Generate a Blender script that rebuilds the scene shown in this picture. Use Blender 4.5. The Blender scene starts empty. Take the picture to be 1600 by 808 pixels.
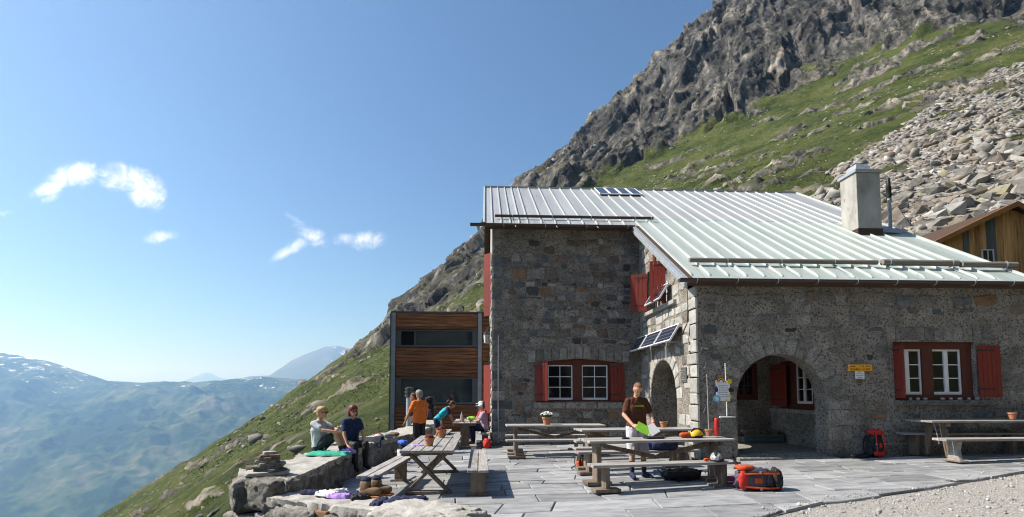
import bpy, bmesh, math, random
import numpy as np
from mathutils import Vector, Matrix
from mathutils.geometry import tessellate_polygon

SC = bpy.context.scene
COL = SC.collection
R = math.radians
rnd = random.Random(11)

# ------------------------------------------------------------------ camera
cam_d = bpy.data.cameras.new('camera')
cam = bpy.data.objects.new('camera', cam_d)
COL.objects.link(cam)
cam.location = (0, 0, 1.59)
cam.rotation_euler = (R(90 + 3.84), 0, -0.0496)
cam_d.sensor_width = 36.0
cam_d.lens = 36.0 * 843 / 1600
cam_d.shift_y = 0.0939
cam_d.clip_start = 0.1
cam_d.clip_end = 60000
SC.camera = cam

# ------------------------------------------------------------------ sun, sky, exposure
SUN_EL, SUN_AZ = 46.0, 5.0          # azimuth: degrees behind the line that points to the valley side (-X)
to_sun = Vector((-math.cos(R(SUN_AZ)) * math.cos(R(SUN_EL)), math.sin(R(SUN_AZ)) * math.cos(R(SUN_EL)), math.sin(R(SUN_EL))))
sun_d = bpy.data.lights.new('sun', 'SUN')
sun_d.energy = 5.0
sun_d.angle = R(0.53)
sun_d.color = (1.0, 0.95, 0.87)
sun = bpy.data.objects.new('sun', sun_d)
COL.objects.link(sun)
sun.rotation_euler = (-to_sun).to_track_quat('-Z', 'Y').to_euler()
sun.location = (-60, 20, 80)

world = bpy.data.worlds.new('World')
SC.world = world
world.use_nodes = True
wn, wl = world.node_tree.nodes, world.node_tree.links
wn.clear()


def _n(nodes, kind, **kw):
    n = nodes.new(kind)
    for k, v in kw.items():
        setattr(n, k, v)
    return n


w_out = _n(wn, 'ShaderNodeOutputWorld')
w_bg = _n(wn, 'ShaderNodeBackground')
w_bg.inputs['Strength'].default_value = 0.086
w_sky = _n(wn, 'ShaderNodeTexSky', sky_type='NISHITA')
w_sky.sun_disc = False
w_sky.sun_elevation = R(SUN_EL)
w_sky.sun_rotation = R(-90 + SUN_AZ)
w_sky.altitude = 1200
w_sky.air_density = 1.0
w_sky.dust_density = 3.0
w_sky.ozone_density = 3.0


def wmath(op, a, b=None, c=None, clamp=False):
    n = _n(wn, 'ShaderNodeMath', operation=op, use_clamp=clamp)
    for i, v in enumerate((a, b, c)):
        if v is None:
            continue
        if hasattr(v, 'is_linked'):
            wl.new(v, n.inputs[i])
        else:
            n.inputs[i].default_value = v
    return n.outputs[0]


# a few small fair-weather clouds out over the valley, fixed to directions in the sky
w_tc = _n(wn, 'ShaderNodeTexCoord')
w_sep = _n(wn, 'ShaderNodeSeparateXYZ')
wl.new(w_tc.outputs['Generated'], w_sep.inputs[0])
ysafe = wmath('MAXIMUM', w_sep.outputs['Y'], 0.02)
cu = wmath('DIVIDE', w_sep.outputs['X'], ysafe)
cw = wmath('DIVIDE', w_sep.outputs['Z'], ysafe)
w_cmb = _n(wn, 'ShaderNodeCombineXYZ')
wl.new(cu, w_cmb.inputs[0])
wl.new(cw, w_cmb.inputs[1])
w_no = _n(wn, 'ShaderNodeTexNoise')
w_no.inputs['Scale'].default_value = 22
w_no.inputs['Detail'].default_value = 9
w_no.inputs['Roughness'].default_value = 0.68
w_no.inputs['Distortion'].default_value = 0.5
wl.new(w_cmb.outputs[0], w_no.inputs['Vector'])
w_no2 = _n(wn, 'ShaderNodeTexNoise')
w_no2.inputs['Scale'].default_value = 60
w_no2.inputs['Detail'].default_value = 6
wl.new(w_cmb.outputs[0], w_no2.inputs['Vector'])
cloud = None
for (px, pz, rx, rz, slant, amp) in [
        (-0.745, 0.395, 0.062, 0.030, 0.15, 1.00), (-0.665, 0.390, 0.062, 0.032, -0.15, 1.10),
        (-0.625, 0.368, 0.050, 0.042, -0.35, 1.15), (-0.79, 0.368, 0.050, 0.018, 0.30, 0.85), (-0.79, 0.352, 0.030, 0.012, 0.3, 0.55),
        (-0.595, 0.281, 0.046, 0.016, 0.20, 0.66), (-0.352, 0.266, 0.048, 0.018, 0.60, 0.80),
        (-0.322, 0.287, 0.042, 0.026, -0.5, 0.80), (-0.218, 0.279, 0.038, 0.022, 0.1, 0.86), (-0.355, 0.318, 0.020, 0.010, -0.5, 0.55),
        (-0.868, 0.322, 0.034, 0.009, 0.1, 0.55), (-0.268, 0.281, 0.036, 0.014, 0.1, 0.62)]:
    dx = wmath('SUBTRACT', cu, px)
    dz = wmath('SUBTRACT', wmath('SUBTRACT', cw, pz), wmath('MULTIPLY', dx, slant))
    q = wmath('ADD', wmath('POWER', wmath('DIVIDE', dx, rx), 2), wmath('POWER', wmath('DIVIDE', dz, rz), 2))
    m = wmath('MULTIPLY', wmath('MAXIMUM', wmath('SUBTRACT', 1.15, q), 0.0), amp)
    cloud = m if cloud is None else wmath('MAXIMUM', cloud, m)
nz = wmath('ADD', w_no.outputs['Fac'], wmath('MULTIPLY', wmath('SUBTRACT', w_no2.outputs['Fac'], 0.5), 0.16))
cov = wmath('ADD', wmath('MULTIPLY', cloud, 1.1), wmath('MULTIPLY', wmath('SUBTRACT', nz, 0.52), 3.6))
cov = wmath('MULTIPLY', wmath('SUBTRACT', cov, 0.10), 0.62, clamp=True)
cov = wmath('MULTIPLY', wmath('POWER', cov, 1.5), wmath('MULTIPLY', cloud, 1.2, clamp=True))
front = wmath('GREATER_THAN', w_sep.outputs['Y'], 0.02)
cov = wmath('MULTIPLY', cov, front)
w_mix = _n(wn, 'ShaderNodeMix', data_type='RGBA')
wl.new(cov, w_mix.inputs['Factor'])
w_tint = _n(wn, 'ShaderNodeMix', data_type='RGBA', blend_type='MULTIPLY')
w_tint.inputs['Factor'].default_value = 1.0
wl.new(w_sky.outputs[0], w_tint.inputs[6])
w_tint.inputs[7].default_value = (0.82, 1.0, 1.10, 1)
wl.new(w_tint.outputs[2], w_mix.inputs[6])
w_sh = ramp_w = wn.new('ShaderNodeValToRGB')
w_sh.color_ramp.elements[0].position, w_sh.color_ramp.elements[0].color = 0.36, (8.6, 8.9, 9.5, 1)
w_sh.color_ramp.elements[1].position, w_sh.color_ramp.elements[1].color = 0.60, (12.4, 12.5, 12.6, 1)
wl.new(w_no.outputs['Fac'], w_sh.inputs['Fac'])
wl.new(w_sh.outputs['Color'], w_mix.inputs[7])
wl.new(w_mix.outputs[2], w_bg.inputs['Color'])
wl.new(w_bg.outputs[0], w_out.inputs['Surface'])

vs = SC.view_settings
vs.view_transform = 'Standard'
vs.look = 'None'
vs.exposure = 0.7
vs.gamma = 1.0
vs.use_curve_mapping = False
SC.cycles.use_denoising = True
SC.cycles.filter_width = 1.1
SC.cycles.max_bounces = 6
SC.cycles.diffuse_bounces = 3
SC.cycles.glossy_bounces = 3
SC.cycles.transmission_bounces = 4
SC.cycles.volume_bounces = 1
SC.cycles.caustics_reflective = False
SC.cycles.caustics_refractive = False
SC.cycles.sample_clamp_indirect = 6.0


# ------------------------------------------------------------------ helpers: objects
def link(o, parent=None):
    COL.objects.link(o)
    if parent is not None:
        o.parent = parent
        o.matrix_parent_inverse = pinv(parent)
    return o


def pinv(p):
    m = p.matrix_parent_inverse.copy() if False else Matrix.Identity(4)
    t = Matrix.Translation(p.location) @ p.rotation_euler.to_matrix().to_4x4()
    if p.parent is not None:
        t = Matrix.Identity(4) if p.type != 'EMPTY' else t
    return t.inverted()


def tag(o, label=None, cat=None, group=None, kind=None):
    if label:
        o['label'] = label
    if cat:
        o['category'] = cat
    if group:
        o['group'] = group
    if kind:
        o['kind'] = kind
    return o


def thing(name, label, cat, loc=(0, 0, 0), rz=0.0, group=None):
    o = bpy.data.objects.new(name, None)
    o.empty_display_size = 0.2
    COL.objects.link(o)
    o.location = loc
    o.rotation_euler = (0, 0, rz)
    return tag(o, label, cat, group)


def raw_mesh(name, V, F, mats=(), mi=None, smooth=False):
    me = bpy.data.meshes.new(name)
    V = np.asarray(V, dtype=np.float32).reshape(-1, 3)
    if isinstance(F, np.ndarray):
        k = F.shape[1]
        me.vertices.add(len(V))
        me.vertices.foreach_set('co', V.ravel())
        me.loops.add(F.size)
        me.loops.foreach_set('vertex_index', F.ravel().astype(np.int32))
        me.polygons.add(len(F))
        me.polygons.foreach_set('loop_start', np.arange(0, F.size, k, dtype=np.int32))
        me.polygons.foreach_set('loop_total', np.full(len(F), k, dtype=np.int32))
    else:
        me.from_pydata([tuple(map(float, v)) for v in V], [], F)
    for m in (mats if isinstance(mats, (list, tuple)) else [mats]):
        if m is not None:
            me.materials.append(m)
    if mi is not None:
        me.polygons.foreach_set('material_index', np.asarray(mi, dtype=np.int32))
    me.update()
    if smooth:
        me.polygons.foreach_set('use_smooth', [True] * len(me.polygons))
    me.validate()
    return me


def obj(name, me, parent=None, world=True):
    """one mesh object; world=True: the mesh is written in world coordinates even under a placed parent"""
    o = bpy.data.objects.new(name, me)
    COL.objects.link(o)
    if parent is not None:
        o.parent = parent
        if world:
            o.matrix_parent_inverse = pinv(parent)
    return o


class MB:
    """collects simple solids into one mesh"""

    def __init__(s):
        s.v, s.f, s.m = [], [], []

    def add(s, V, F, m=0):
        b = len(s.v)
        s.v += [tuple(p) for p in V]
        s.f += [tuple(b + i for i in f) for f in F]
        s.m += [m] * len(F)
        return s

    def box(s, c, d, rz=0.0, rot=None, m=0, taper=1.0):
        x, y, z = d[0] / 2, d[1] / 2, d[2] / 2
        M = rot if rot is not None else Matrix.Rotation(rz, 3, 'Z')
        P = []
        for k in (-1, 1):
            t = taper if k > 0 else 1.0
            for (a, b) in ((-1, -1), (1, -1), (1, 1), (-1, 1)):
                P.append(Vector(c) + M @ Vector((a * x * t, b * y * t, k * z)))
        return s.add(P, [(3, 2, 1, 0), (4, 5, 6, 7), (0, 1, 5, 4), (1, 2, 6, 5), (2, 3, 7, 6), (3, 0, 4, 7)], m)

    def span(s, x0, x1, y0, y1, z0, z1, m=0):
        return s.box(((x0 + x1) / 2, (y0 + y1) / 2, (z0 + z1) / 2), (abs(x1 - x0), abs(y1 - y0), abs(z1 - z0)), m=m)

    def bar(s, a, b, w, h, m=0, up=(0, 0, 1)):
        """a rectangular beam from a to b, w wide and h deep"""
        a, b = Vector(a), Vector(b)
        d = (b - a)
        L = d.length
        y = d.normalized()
        x = y.cross(Vector(up))
        if x.length < 1e-5:
            x = y.cross(Vector((1, 0, 0)))
        x.normalize()
        z = x.cross(y)
        M = Matrix((x, y, z)).transposed()
        return s.box((a + b) / 2, (w, L, h), rot=M, m=m)

    def tube(s, a, b, r0, r1=None, n=10, m=0, caps=True):
        r1 = r0 if r1 is None else r1
        a, b = Vector(a), Vector(b)
        d = (b - a).normalized()
        x = d.orthogonal().normalized()
        y = d.cross(x)
        P = []
        for (c, r) in ((a, r0), (b, r1)):
            for i in range(n):
                t = 2 * math.pi * i / n
                P.append(c + (x * math.cos(t) + y * math.sin(t)) * r)
        F = [(i, (i + 1) % n, n + (i + 1) % n, n + i) for i in range(n)]
        if caps:
            F += [tuple(range(n - 1, -1, -1)), tuple(range(n, 2 * n))]
        return s.add(P, F, m)

    def path(s, pts, r, n=8, m=0):
        """a tube along a polyline; r a number or a list"""
        pts = [Vector(p) for p in pts]
        rr = r if isinstance(r, (list, tuple)) else [r] * len(pts)
        P, F = [], []
        prev = None
        for i, p in enumerate(pts):
            d = (pts[min(i + 1, len(pts) - 1)] - pts[max(i - 1, 0)]).normalized()
            x = d.orthogonal().normalized() if prev is None else (prev - d * prev.dot(d)).normalized()
            prev = x
            y = d.cross(x)
            for k in range(n):
                t = 2 * math.pi * k / n
                P.append(p + (x * math.cos(t) + y * math.sin(t)) * rr[i])
        for i in range(len(pts) - 1):
            for k in range(n):
                F.append((i * n + k, i * n + (k + 1) % n, (i + 1) * n + (k + 1) % n, (i + 1) * n + k))
        F += [tuple(range(n - 1, -1, -1)), tuple(range((len(pts) - 1) * n, len(pts) * n))]
        return s.add(P, F, m)

    def lathe(s, c, prof, n=16, m=0):
        """prof: (radius, z) list, turned about the vertical through c"""
        P, F = [], []
        for (r, z) in prof:
            for i in range(n):
                t = 2 * math.pi * i / n
                P.append((c[0] + r * math.cos(t), c[1] + r * math.sin(t), c[2] + z))
        for j in range(len(prof) - 1):
            for i in range(n):
                F.append((j * n + i, j * n + (i + 1) % n, (j + 1) * n + (i + 1) % n, (j + 1) * n + i))
        F += [tuple(range(n - 1, -1, -1)), tuple(range((len(prof) - 1) * n, len(prof) * n))]
        return s.add(P, F, m)

    def plate(s, loop, fr, d0, d1, m=0):
        """2-D outline in frame fr = (origin, ex, ey, en), extruded from d0 to d1 along en"""
        O, ex, ey, en = fr
        n = len(loop)
        P = [O + ex * x + ey * y + en * d0 for (x, y) in loop] + [O + ex * x + ey * y + en * d1 for (x, y) in loop]
        F = [(i, (i + 1) % n, n + (i + 1) % n, n + i) for i in range(n)] + [tuple(range(n - 1, -1, -1)), tuple(range(n, 2 * n))]
        return s.add(P, F, m)

    def ball(s, c, r, n=8, m=0, sc=(1, 1, 1), rot=None):
        P, F = [], []
        rings = max(4, n // 2 + 1)
        for j in range(rings + 1):
            ph = math.pi * j / rings
            for i in range(n):
                t = 2 * math.pi * i / n
                q = Vector((r * sc[0] * math.sin(ph) * math.cos(t), r * sc[1] * math.sin(ph) * math.sin(t), r * sc[2] * math.cos(ph)))
                if rot is not None:
                    q = rot @ q
                P.append(Vector(c) + q)
        for j in range(rings):
            for i in range(n):
                F.append((j * n + i, (j + 1) * n + i, (j + 1) * n + (i + 1) % n, j * n + (i + 1) % n))
        return s.add(P, F, m)

    def mesh(s, name, mats, smooth=False, bevel=0.0):
        me = raw_mesh(name, s.v, s.f, mats, s.m, smooth)
        bm = bmesh.new()
        bm.from_mesh(me)
        bmesh.ops.remove_doubles(bm, verts=bm.verts, dist=1e-5)
        if bevel > 0:
            ed = [e for e in bm.edges if len(e.link_faces) == 2 and e.calc_face_angle(0) > 0.6]
            bmesh.ops.bevel(bm, geom=ed, offset=bevel, segments=1, affect='EDGES', clamp_overlap=True)
        bmesh.ops.recalc_face_normals(bm, faces=bm.faces)
        bm.to_mesh(me)
        bm.free()
        if smooth:
            me.polygons.foreach_set('use_smooth', [True] * len(me.polygons))
            try:
                me.set_sharp_from_angle(angle=R(50))
            except Exception:
                pass
        return me

    def build(s, name, mats, parent=None, world=True, smooth=False, bevel=0.0):
        return obj(name, s.mesh(name, mats, smooth, bevel), parent, world)


# ------------------------------------------------------------------ helpers: materials
def material(name):
    m = bpy.data.materials.new(name)
    m.use_nodes = True
    nt = m.node_tree
    return m, nt, nt.nodes, nt.links, nt.nodes['Principled BSDF']


def ramp(nodes, stops):
    r = nodes.new('ShaderNodeValToRGB')
    e = r.color_ramp.elements
    while len(e) < len(stops):
        e.new(0.5)
    for i, (p, c) in enumerate(stops):
        e[i].position = p
        e[i].color = (*c, 1)
    return r


def pmat(name, cols, scale=6.0, rough=0.8, bump=0.3, bscale=40.0, bdist=0.01, vary=0.0, stretch=(1, 1, 1), spec=0.3, metal=0.0, detail=6,
         speck=None, coord='Position'):
    """cols: colours blended by a noise; vary: brightness spread between objects; speck: (colour, scale, threshold) of fine spots"""
    m, nt, N, L, B = material(name)
    g = N.new('ShaderNodeNewGeometry')
    src = g.outputs['Position']
    if coord == 'Object':
        src = N.new('ShaderNodeTexCoord').outputs['Object']
    mp = N.new('ShaderNodeMapping')
    mp.inputs['Scale'].default_value = stretch
    L.new(src, mp.inputs['Vector'])
    oi = N.new('ShaderNodeObjectInfo')
    no = N.new('ShaderNodeTexNoise')
    no.inputs['Scale'].default_value = scale
    no.inputs['Detail'].default_value = detail
    no.inputs['Roughness'].default_value = 0.6
    L.new(mp.outputs[0], no.inputs['Vector'])
    k = len(cols)
    st = [(0.3 + 0.4 * i / max(1, k - 1), c) for i, c in enumerate(cols)]
    rp = ramp(N, st if k > 1 else [(0.3, cols[0]), (0.7, cols[0])])
    L.new(no.outputs['Fac'], rp.inputs['Fac'])
    out = rp.outputs['Color']
    if speck:
        n3 = N.new('ShaderNodeTexNoise')
        n3.inputs['Scale'].default_value = speck[1]
        n3.inputs['Detail'].default_value = 3
        L.new(mp.outputs[0], n3.inputs['Vector'])
        r3 = ramp(N, [(speck[2], (0, 0, 0)), (speck[2] + 0.13, (1, 1, 1))])
        L.new(n3.outputs['Fac'], r3.inputs['Fac'])
        mx = N.new('ShaderNodeMix')
        mx.data_type = 'RGBA'
        L.new(r3.outputs['Color'], mx.inputs['Factor'])
        L.new(out, mx.inputs[6])
        mx.inputs[7].default_value = (*speck[0], 1)
        out = mx.outputs[2]
    if vary > 0:
        mr = N.new('ShaderNodeMapRange')
        mr.inputs['To Min'].default_value = 1 - vary
        mr.inputs['To Max'].default_value = 1 + vary
        L.new(oi.outputs['Random'], mr.inputs['Value'])
        vm = N.new('ShaderNodeVectorMath')
        vm.operation = 'SCALE'
        L.new(out, vm.inputs[0])
        L.new(mr.outputs[0], vm.inputs['Scale'])
        out = vm.outputs[0]
    L.new(out, B.inputs['Base Color'])
    B.inputs['Roughness'].default_value = rough
    B.inputs['Specular IOR Level'].default_value = spec
    B.inputs['Metallic'].default_value = metal
    if bump > 0:
        n2 = N.new('ShaderNodeTexNoise')
        n2.inputs['Scale'].default_value = bscale
        n2.inputs['Detail'].default_value = 8
        n2.inputs['Roughness'].default_value = 0.65
        L.new(mp.outputs[0], n2.inputs['Vector'])
        bp = N.new('ShaderNodeBump')
        bp.inputs['Strength'].default_value = bump
        bp.inputs['Distance'].default_value = bdist
        L.new(n2.outputs['Fac'], bp.inputs['Height'])
        L.new(bp.outputs[0], B.inputs['Normal'])
    return m


# ------------------------------------------------------------------ helpers: noise
_rs = np.random.RandomState(5)
_PERM = np.concatenate([_rs.permutation(256)] * 3).astype(np.int32)
_GR = _rs.normal(size=(256, 3))
_GR /= np.linalg.norm(_GR, axis=1)[:, None]


def perlin(x, y, z):
    xi, yi, zi = np.floor(x).astype(np.int32), np.floor(y).astype(np.int32), np.floor(z).astype(np.int32)
    xf, yf, zf = x - xi, y - yi, z - zi
    xi, yi, zi = xi & 255, yi & 255, zi & 255
    u, v, w = [t * t * t * (t * (t * 6 - 15) + 10) for t in (xf, yf, zf)]
    r = 0
    for dx in (0, 1):
        for dy in (0, 1):
            for dz in (0, 1):
                h = _PERM[_PERM[_PERM[(xi + dx) & 255] + ((yi + dy) & 255)] + ((zi + dz) & 255)]
                g = _GR[h & 255]
                d = g[..., 0] * (xf - dx) + g[..., 1] * (yf - dy) + g[..., 2] * (zf - dz)
                r = r + d * (u if dx else 1 - u) * (v if dy else 1 - v) * (w if dz else 1 - w)
    return r


def fbm(x, y, z, octv=4, gain=0.5, lac=2.03, ridged=False):
    a, t, s = 1.0, 0.0, 0.0
    for i in range(octv):
        n = perlin(x + 17.3 * i, y - 9.1 * i, z + 4.7 * i)
        t = t + a * ((1 - np.abs(n) * 2.2) if ridged else n * 1.6)
        s += a
        a *= gain
        x, y, z = x * lac, y * lac, z * lac
    return t / s


def worley(x, y, z):
    """distance to the nearest and second nearest cell point, and a random value per cell"""
    xi, yi, zi = np.floor(x).astype(np.int32), np.floor(y).astype(np.int32), np.floor(z).astype(np.int32)
    d1 = np.full(x.shape, 9.0)
    d2 = np.full(x.shape, 9.0)
    idv = np.zeros(x.shape)
    for dx in (-1, 0, 1):
        for dy in (-1, 0, 1):
            for dz in (-1, 0, 1):
                cx, cy, cz = xi + dx, yi + dy, zi + dz
                h = _PERM[_PERM[_PERM[cx & 255] + (cy & 255)] + (cz & 255)]
                px, py, pz = cx + (_GR[h & 255, 0] + 1) / 2, cy + (_GR[h & 255, 1] + 1) / 2, cz + (_GR[h & 255, 2] + 1) / 2
                d = np.sqrt((px - x) ** 2 + (py - y) ** 2 + (pz - z) ** 2)
                c = d < d1
                d2 = np.where(c, d1, np.minimum(d2, d))
                idv = np.where(c, h / 255.0, idv)
                d1 = np.where(c, d, d1)
    return d1, d2, idv


def facets(x, y, z):
    """broken planes: every cell carries its own tilted plane, with steps where two cells meet"""
    xi, yi, zi = np.floor(x).astype(np.int32), np.floor(y).astype(np.int32), np.floor(z).astype(np.int32)
    d1 = np.full(x.shape, 99.0)
    val = np.zeros(x.shape)
    for dx in (-1, 0, 1):
        for dy in (-1, 0, 1):
            for dz in (-1, 0, 1):
                cx, cy, cz = xi + dx, yi + dy, zi + dz
                h = _PERM[_PERM[_PERM[cx & 255] + (cy & 255)] + (cz & 255)] & 255
                rx, ry, rz = x - cx - (_GR[h, 0] + 1) / 2, y - cy - (_GR[h, 1] + 1) / 2, z - cz - (_GR[h, 2] + 1) / 2
                d = rx * rx + ry * ry + rz * rz
                h2 = (h * 7 + 31) & 255
                v = rx * _GR[h2, 0] + ry * _GR[h2, 1] + rz * _GR[h2, 2] + 0.35 * _GR[h2, 2]
                c = d < d1
                val = np.where(c, v, val)
                d1 = np.where(c, d, d1)
    return val

# ================================================================== TERRAIN
CTRL = [(-54.12,50,-24.69,0),(-172.9,160,-85.81,0),(-200.2,230,-140.8,0.6),(-37.42,45,-17.14,0),(-75.02,90,-32.98,0),(-137.7,165,-59.13,0),(-161.5,235,-114.1,0.6),(-22.56,35,-9.9,0),(-48.55,75,-18.5,0),(-103.9,160,-34.57,0),(-124.3,230,-89.57,0.6),(-16.15,30,-6.49,0),(-32.44,60,-10.91,0),(-89.58,165,-23.54,0),(-108.5,235,-78.54,0.6),(-10.31,24,-3.57,0),(-19.41,45,-5.66,0),(-34.62,80,-8.04,0),(-71.62,165,-11.69,0),(-88.78,235,-66.69,0.6),(-8.74,24,-2.24,0),(-16.44,45,-3.64,0),(-31.17,85,-4.4,0),(-62.52,170,-3.74,0),(-78.77,240,-58.74,0.6),(-7.14,24,-1.21,0),(-11.93,40,-1.61,0),(-22.45,75,-0.94,0),(-34.51,115,1.44,0),(-52.62,175,5.64,0),(-67.88,245,-49.36,0.6),(-5.5,24,-0.89,0),(-9.66,42,-0.9,0),(-18.5,80,1.86,0),(-29.01,125,7.86,0),(-41.88,180,15.91,0.2),(-56.07,250,-39.09,0.6),(-4.47,26,-0.95,0),(-7.25,42,-0.33,0),(-14.78,85,4.67,0),(-23.58,135,13.64,0.5),(-33.3,190,26.21,0.7),(-46.63,260,-28.79,0.6),(-3.35,42,0.16,0),(-7.28,90,10.19,0.1),(-11.82,145,25.85,0.8),(-16.38,200,44.7,0.9),(-28.02,270,-10.3,0.6),(-0.65,42,1.63,0),(-1.44,90,14.53,0.15),(-2.46,150,35.85,0.75),(-3.53,212,61.9,1),(-13.88,282,6.9,0.6),(3.09,42,3.63,0),(6.63,90,18.95,0),(11.82,160,52.04,0.5),(16.65,225,89,1),(8.315,295,34,0.6),(7.13,42,5.15,0),(15.38,90,23.44,0),(28.35,165,60.44,0.6),(41.47,240,115.2,1),(35.62,310,100.2,0.6),(11.48,42,6.7,0),(24.83,90,28.01,0),(47.21,170,71.73,0.45),(58.65,210,110.9,1),(69.46,248,143.4,1),(66.41,318,128.4,0.6),(14.85,42,7.74,0),(31.44,88,30.28,0),(61.91,172,80.49,0.42),(76.08,210,122.2,1),(91.03,250,167.9,1),(90.13,320,152.9,0.6),(18.9,40,8.96,0),(40.65,85,34.3,0),(80.97,168,88.84,0.35),(99.59,205,136.1,1),(122.2,250,193.8,1),(124.5,320,178.8,0.6),(26.81,40,10.79,0),(54.31,80,36.79,0),(109.7,160,98.09,0.3),(138.6,200,158.2,1),(174.8,250,234.8,1),(182.2,320,219.8,0.6),(31.41,38,11.6,0),(60.32,72,36.33,0),(127.2,150,104.8,0.4),(167.4,195,174.2,1),(215,248,262.5,1),(226.5,318,247.5,0.6),(35.12,33,10.8,0),(67.01,62,34.31,0),(103.5,95,63.19,0),(142.3,130,97.36,0.6),(199.3,180,167.8,1),(270.3,240,291.6,1),(287.3,310,276.6,0.6),(40.06,30,10.46,0),(78.81,58,34.95,0),(158.3,115,91.42,0.6),(229.8,165,163,1),(327.1,230,307.1,1),(349.9,300,292.1,0.6),(45.63,26,9.78,0),(98.79,55,39.21,0),(210.6,115,116.4,0.6),(398.1,210,331.7,1),(427.9,280,316.7,0.6),(0,-8,-0.3,0),(0,-25,1,1),(-20,-45,4,1),(15,-45,9,1),(0,-90,55,1),(-60,-90,30,1),(60,-90,75,1),(0,-180,150,1),(-90,-180,110,1),(100,-180,180,1),(6,-8,-0.2,0),(14,-5,0,0),(0,4,-0.3,0),(6,5,-0.25,0),(12,6,-0.1,0),(16,10,0,0),(-1.5,10,-0.4,0),(-2.4,7,-0.8,0),(4,14,-0.3,0),(10,13,-0.1,0),(15,16,0.3,0),(1,20,-0.3,0),(8,22,-0.1,0),(14,22,1,0),(-2,24,-0.4,0),(20,16,1.5,0),(26,16,3.2,0),(-2.7,16,-0.8,0),(-2.7,20,-0.8,0),(-4.6,9,-1.7,0),(-5,13,-1.8,0),(-5,18,-1.4,0),(-5,4,-2.2,0),(-12,4,-8,0),(-12,-8,-9,0),(-40,0,-30,0),(-90,0,-62,0),(40,0,6,0),(70,0,25,0),(22,24,4.6,0),(27,27,6,0),(32,30,7.5,0),(17,27,3.2,0),(10,30,3.5,0),(4,32,2.5,0)]
CT = np.array(CTRL)


def tps_fit(P, v, lam=0.0):
    n = len(P)
    d = np.linalg.norm(P[:, None] - P[None], axis=2)
    K = np.where(d > 0, d * d * np.log(d + 1e-9), 0) + lam * np.eye(n)
    A = np.zeros((n + 3, n + 3))
    A[:n, :n] = K
    A[:n, n] = 1
    A[:n, n + 1:] = P
    A[n:, :n] = A[:n, n:].T
    return np.linalg.solve(A, np.concatenate([v, np.zeros((3,) + v.shape[1:])]))


def tps_eval(P, w, x, y):
    r = w[-3] + w[-2] * x + w[-1] * y
    for i in range(len(P)):
        d2 = (x - P[i, 0]) ** 2 + (y - P[i, 1]) ** 2
        r = r + w[i] * 0.5 * d2 * np.log(d2 + 1e-9)
    return r


SCL = 0.01
CP = CT[:, :2] * SCL
WZ = tps_fit(CP, CT[:, 2])
WC = tps_fit(CP, CT[:, 3], 0.002)


def base_z(x, y):
    return tps_eval(CP, WZ, np.asarray(x) * SCL, np.asarray(y) * SCL)


def spaced(segs):
    out = []
    for (a, b, st) in segs:
        out.append(np.arange(a, b, st))
    out.append(np.array([segs[-1][1]]))
    return np.concatenate(out)


gx = spaced([(-190, -75, 1.4), (-75, 30, 0.5), (30, 60, 0.62), (60, 200, 0.5), (200, 340, 1.1)])
gy = spaced([(-190, -12, 3.0), (-12, 20, 1.0), (20, 120, 0.55), (120, 155, 0.6), (155, 262, 0.5), (262, 340, 2.0)])
NX, NY = len(gx), len(gy)
GX, GY = np.meshgrid(gx, gy)
Z0 = base_z(GX, GY)
CL = tps_eval(CP, WC, GX * SCL, GY * SCL)
gzy, gzx = np.gradient(Z0, gy, gx)
nrm = np.stack([-gzx, -gzy, np.ones_like(Z0)], -1)
nrm /= np.linalg.norm(nrm, axis=2)[..., None]
# big undulation, then where bare rock shows
far = np.clip((GY - 24) / 40, 0, 1) + np.clip((-GX - 7) / 20, 0, 1)
far = np.clip(far, 0, 1)
lowf = fbm(GX / 38, GY / 38, Z0 / 38, 3)
cliff = np.clip((CL + 0.30 * lowf + 0.18 * fbm(GX / 11, GY / 11, Z0 / 11, 3) - 0.43) / 0.22, 0, 1)
# ribs and benches of rock breaking through the grass, trending down the slope
ax = (GX * 0.80 - GY * 0.35 + Z0 * 0.3)
ay = (GX * 0.35 + GY * 0.80)
band = fbm(ax / 30, ay / 9, Z0 / 12, 4)
band2 = fbm(ax / 15 + 5, ay / 3.6, Z0 / 14, 4)
out_n = fbm(GX / 14 + 7, GY / 9, Z0 / 9, 4)
outcrop = np.clip((band * 0.7 + 0.55 * band2 + 0.45 * out_n - 0.12 + 0.20 * np.clip(CL, 0, 1)) / 0.16, 0, 1) * far
outcrop *= np.clip((np.hypot(GX, GY) - 38) / 22, 0, 1)
rock = np.clip(np.maximum(cliff, outcrop * 0.95), 0, 1)
# relief
px_, py_, pz_ = GX, GY, Z0
wx = 3.0 * fbm(GX / 12, GY / 12, Z0 / 12, 3)
con = -0.42 * px_ + 0.90 * py_ + wx                      # along the contour of the face
upc = 0.80 * px_ + 0.35 * py_ + 0.45 * pz_ + 0.6 * wx    # up the face
rg0 = fbm(con / 40, upc / 60, pz_ / 70 + 3, 3, ridged=True)
rg1 = fbm((con - 0.35 * upc) / 9, upc / 42, pz_ / 50, 4, ridged=True)
rg2 = fbm((con - 0.45 * upc) / 4.6, upc / 11, pz_ / 12, 4, ridged=True)
rg3 = fbm((con + 0.25 * upc) / 2.1, upc / 3.0, pz_ / 3.0, 3, ridged=True)
step = fbm(con / 16, upc / 4.5, pz_ / 6 + 2, 3)
c2_ = con - 0.4 * upc
f1_ = facets(c2_ / 11, upc / 38, pz_ / 44)
f2_ = facets(c2_ / 4.2 + 3, upc / 15, pz_ / 17)
f3_ = facets(c2_ / 1.9 + 7, upc / 5.5, pz_ / 6.0)
streak = fbm((con - 0.55 * upc) / 2.6, upc / 16, pz_ / 20, 4)
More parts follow.
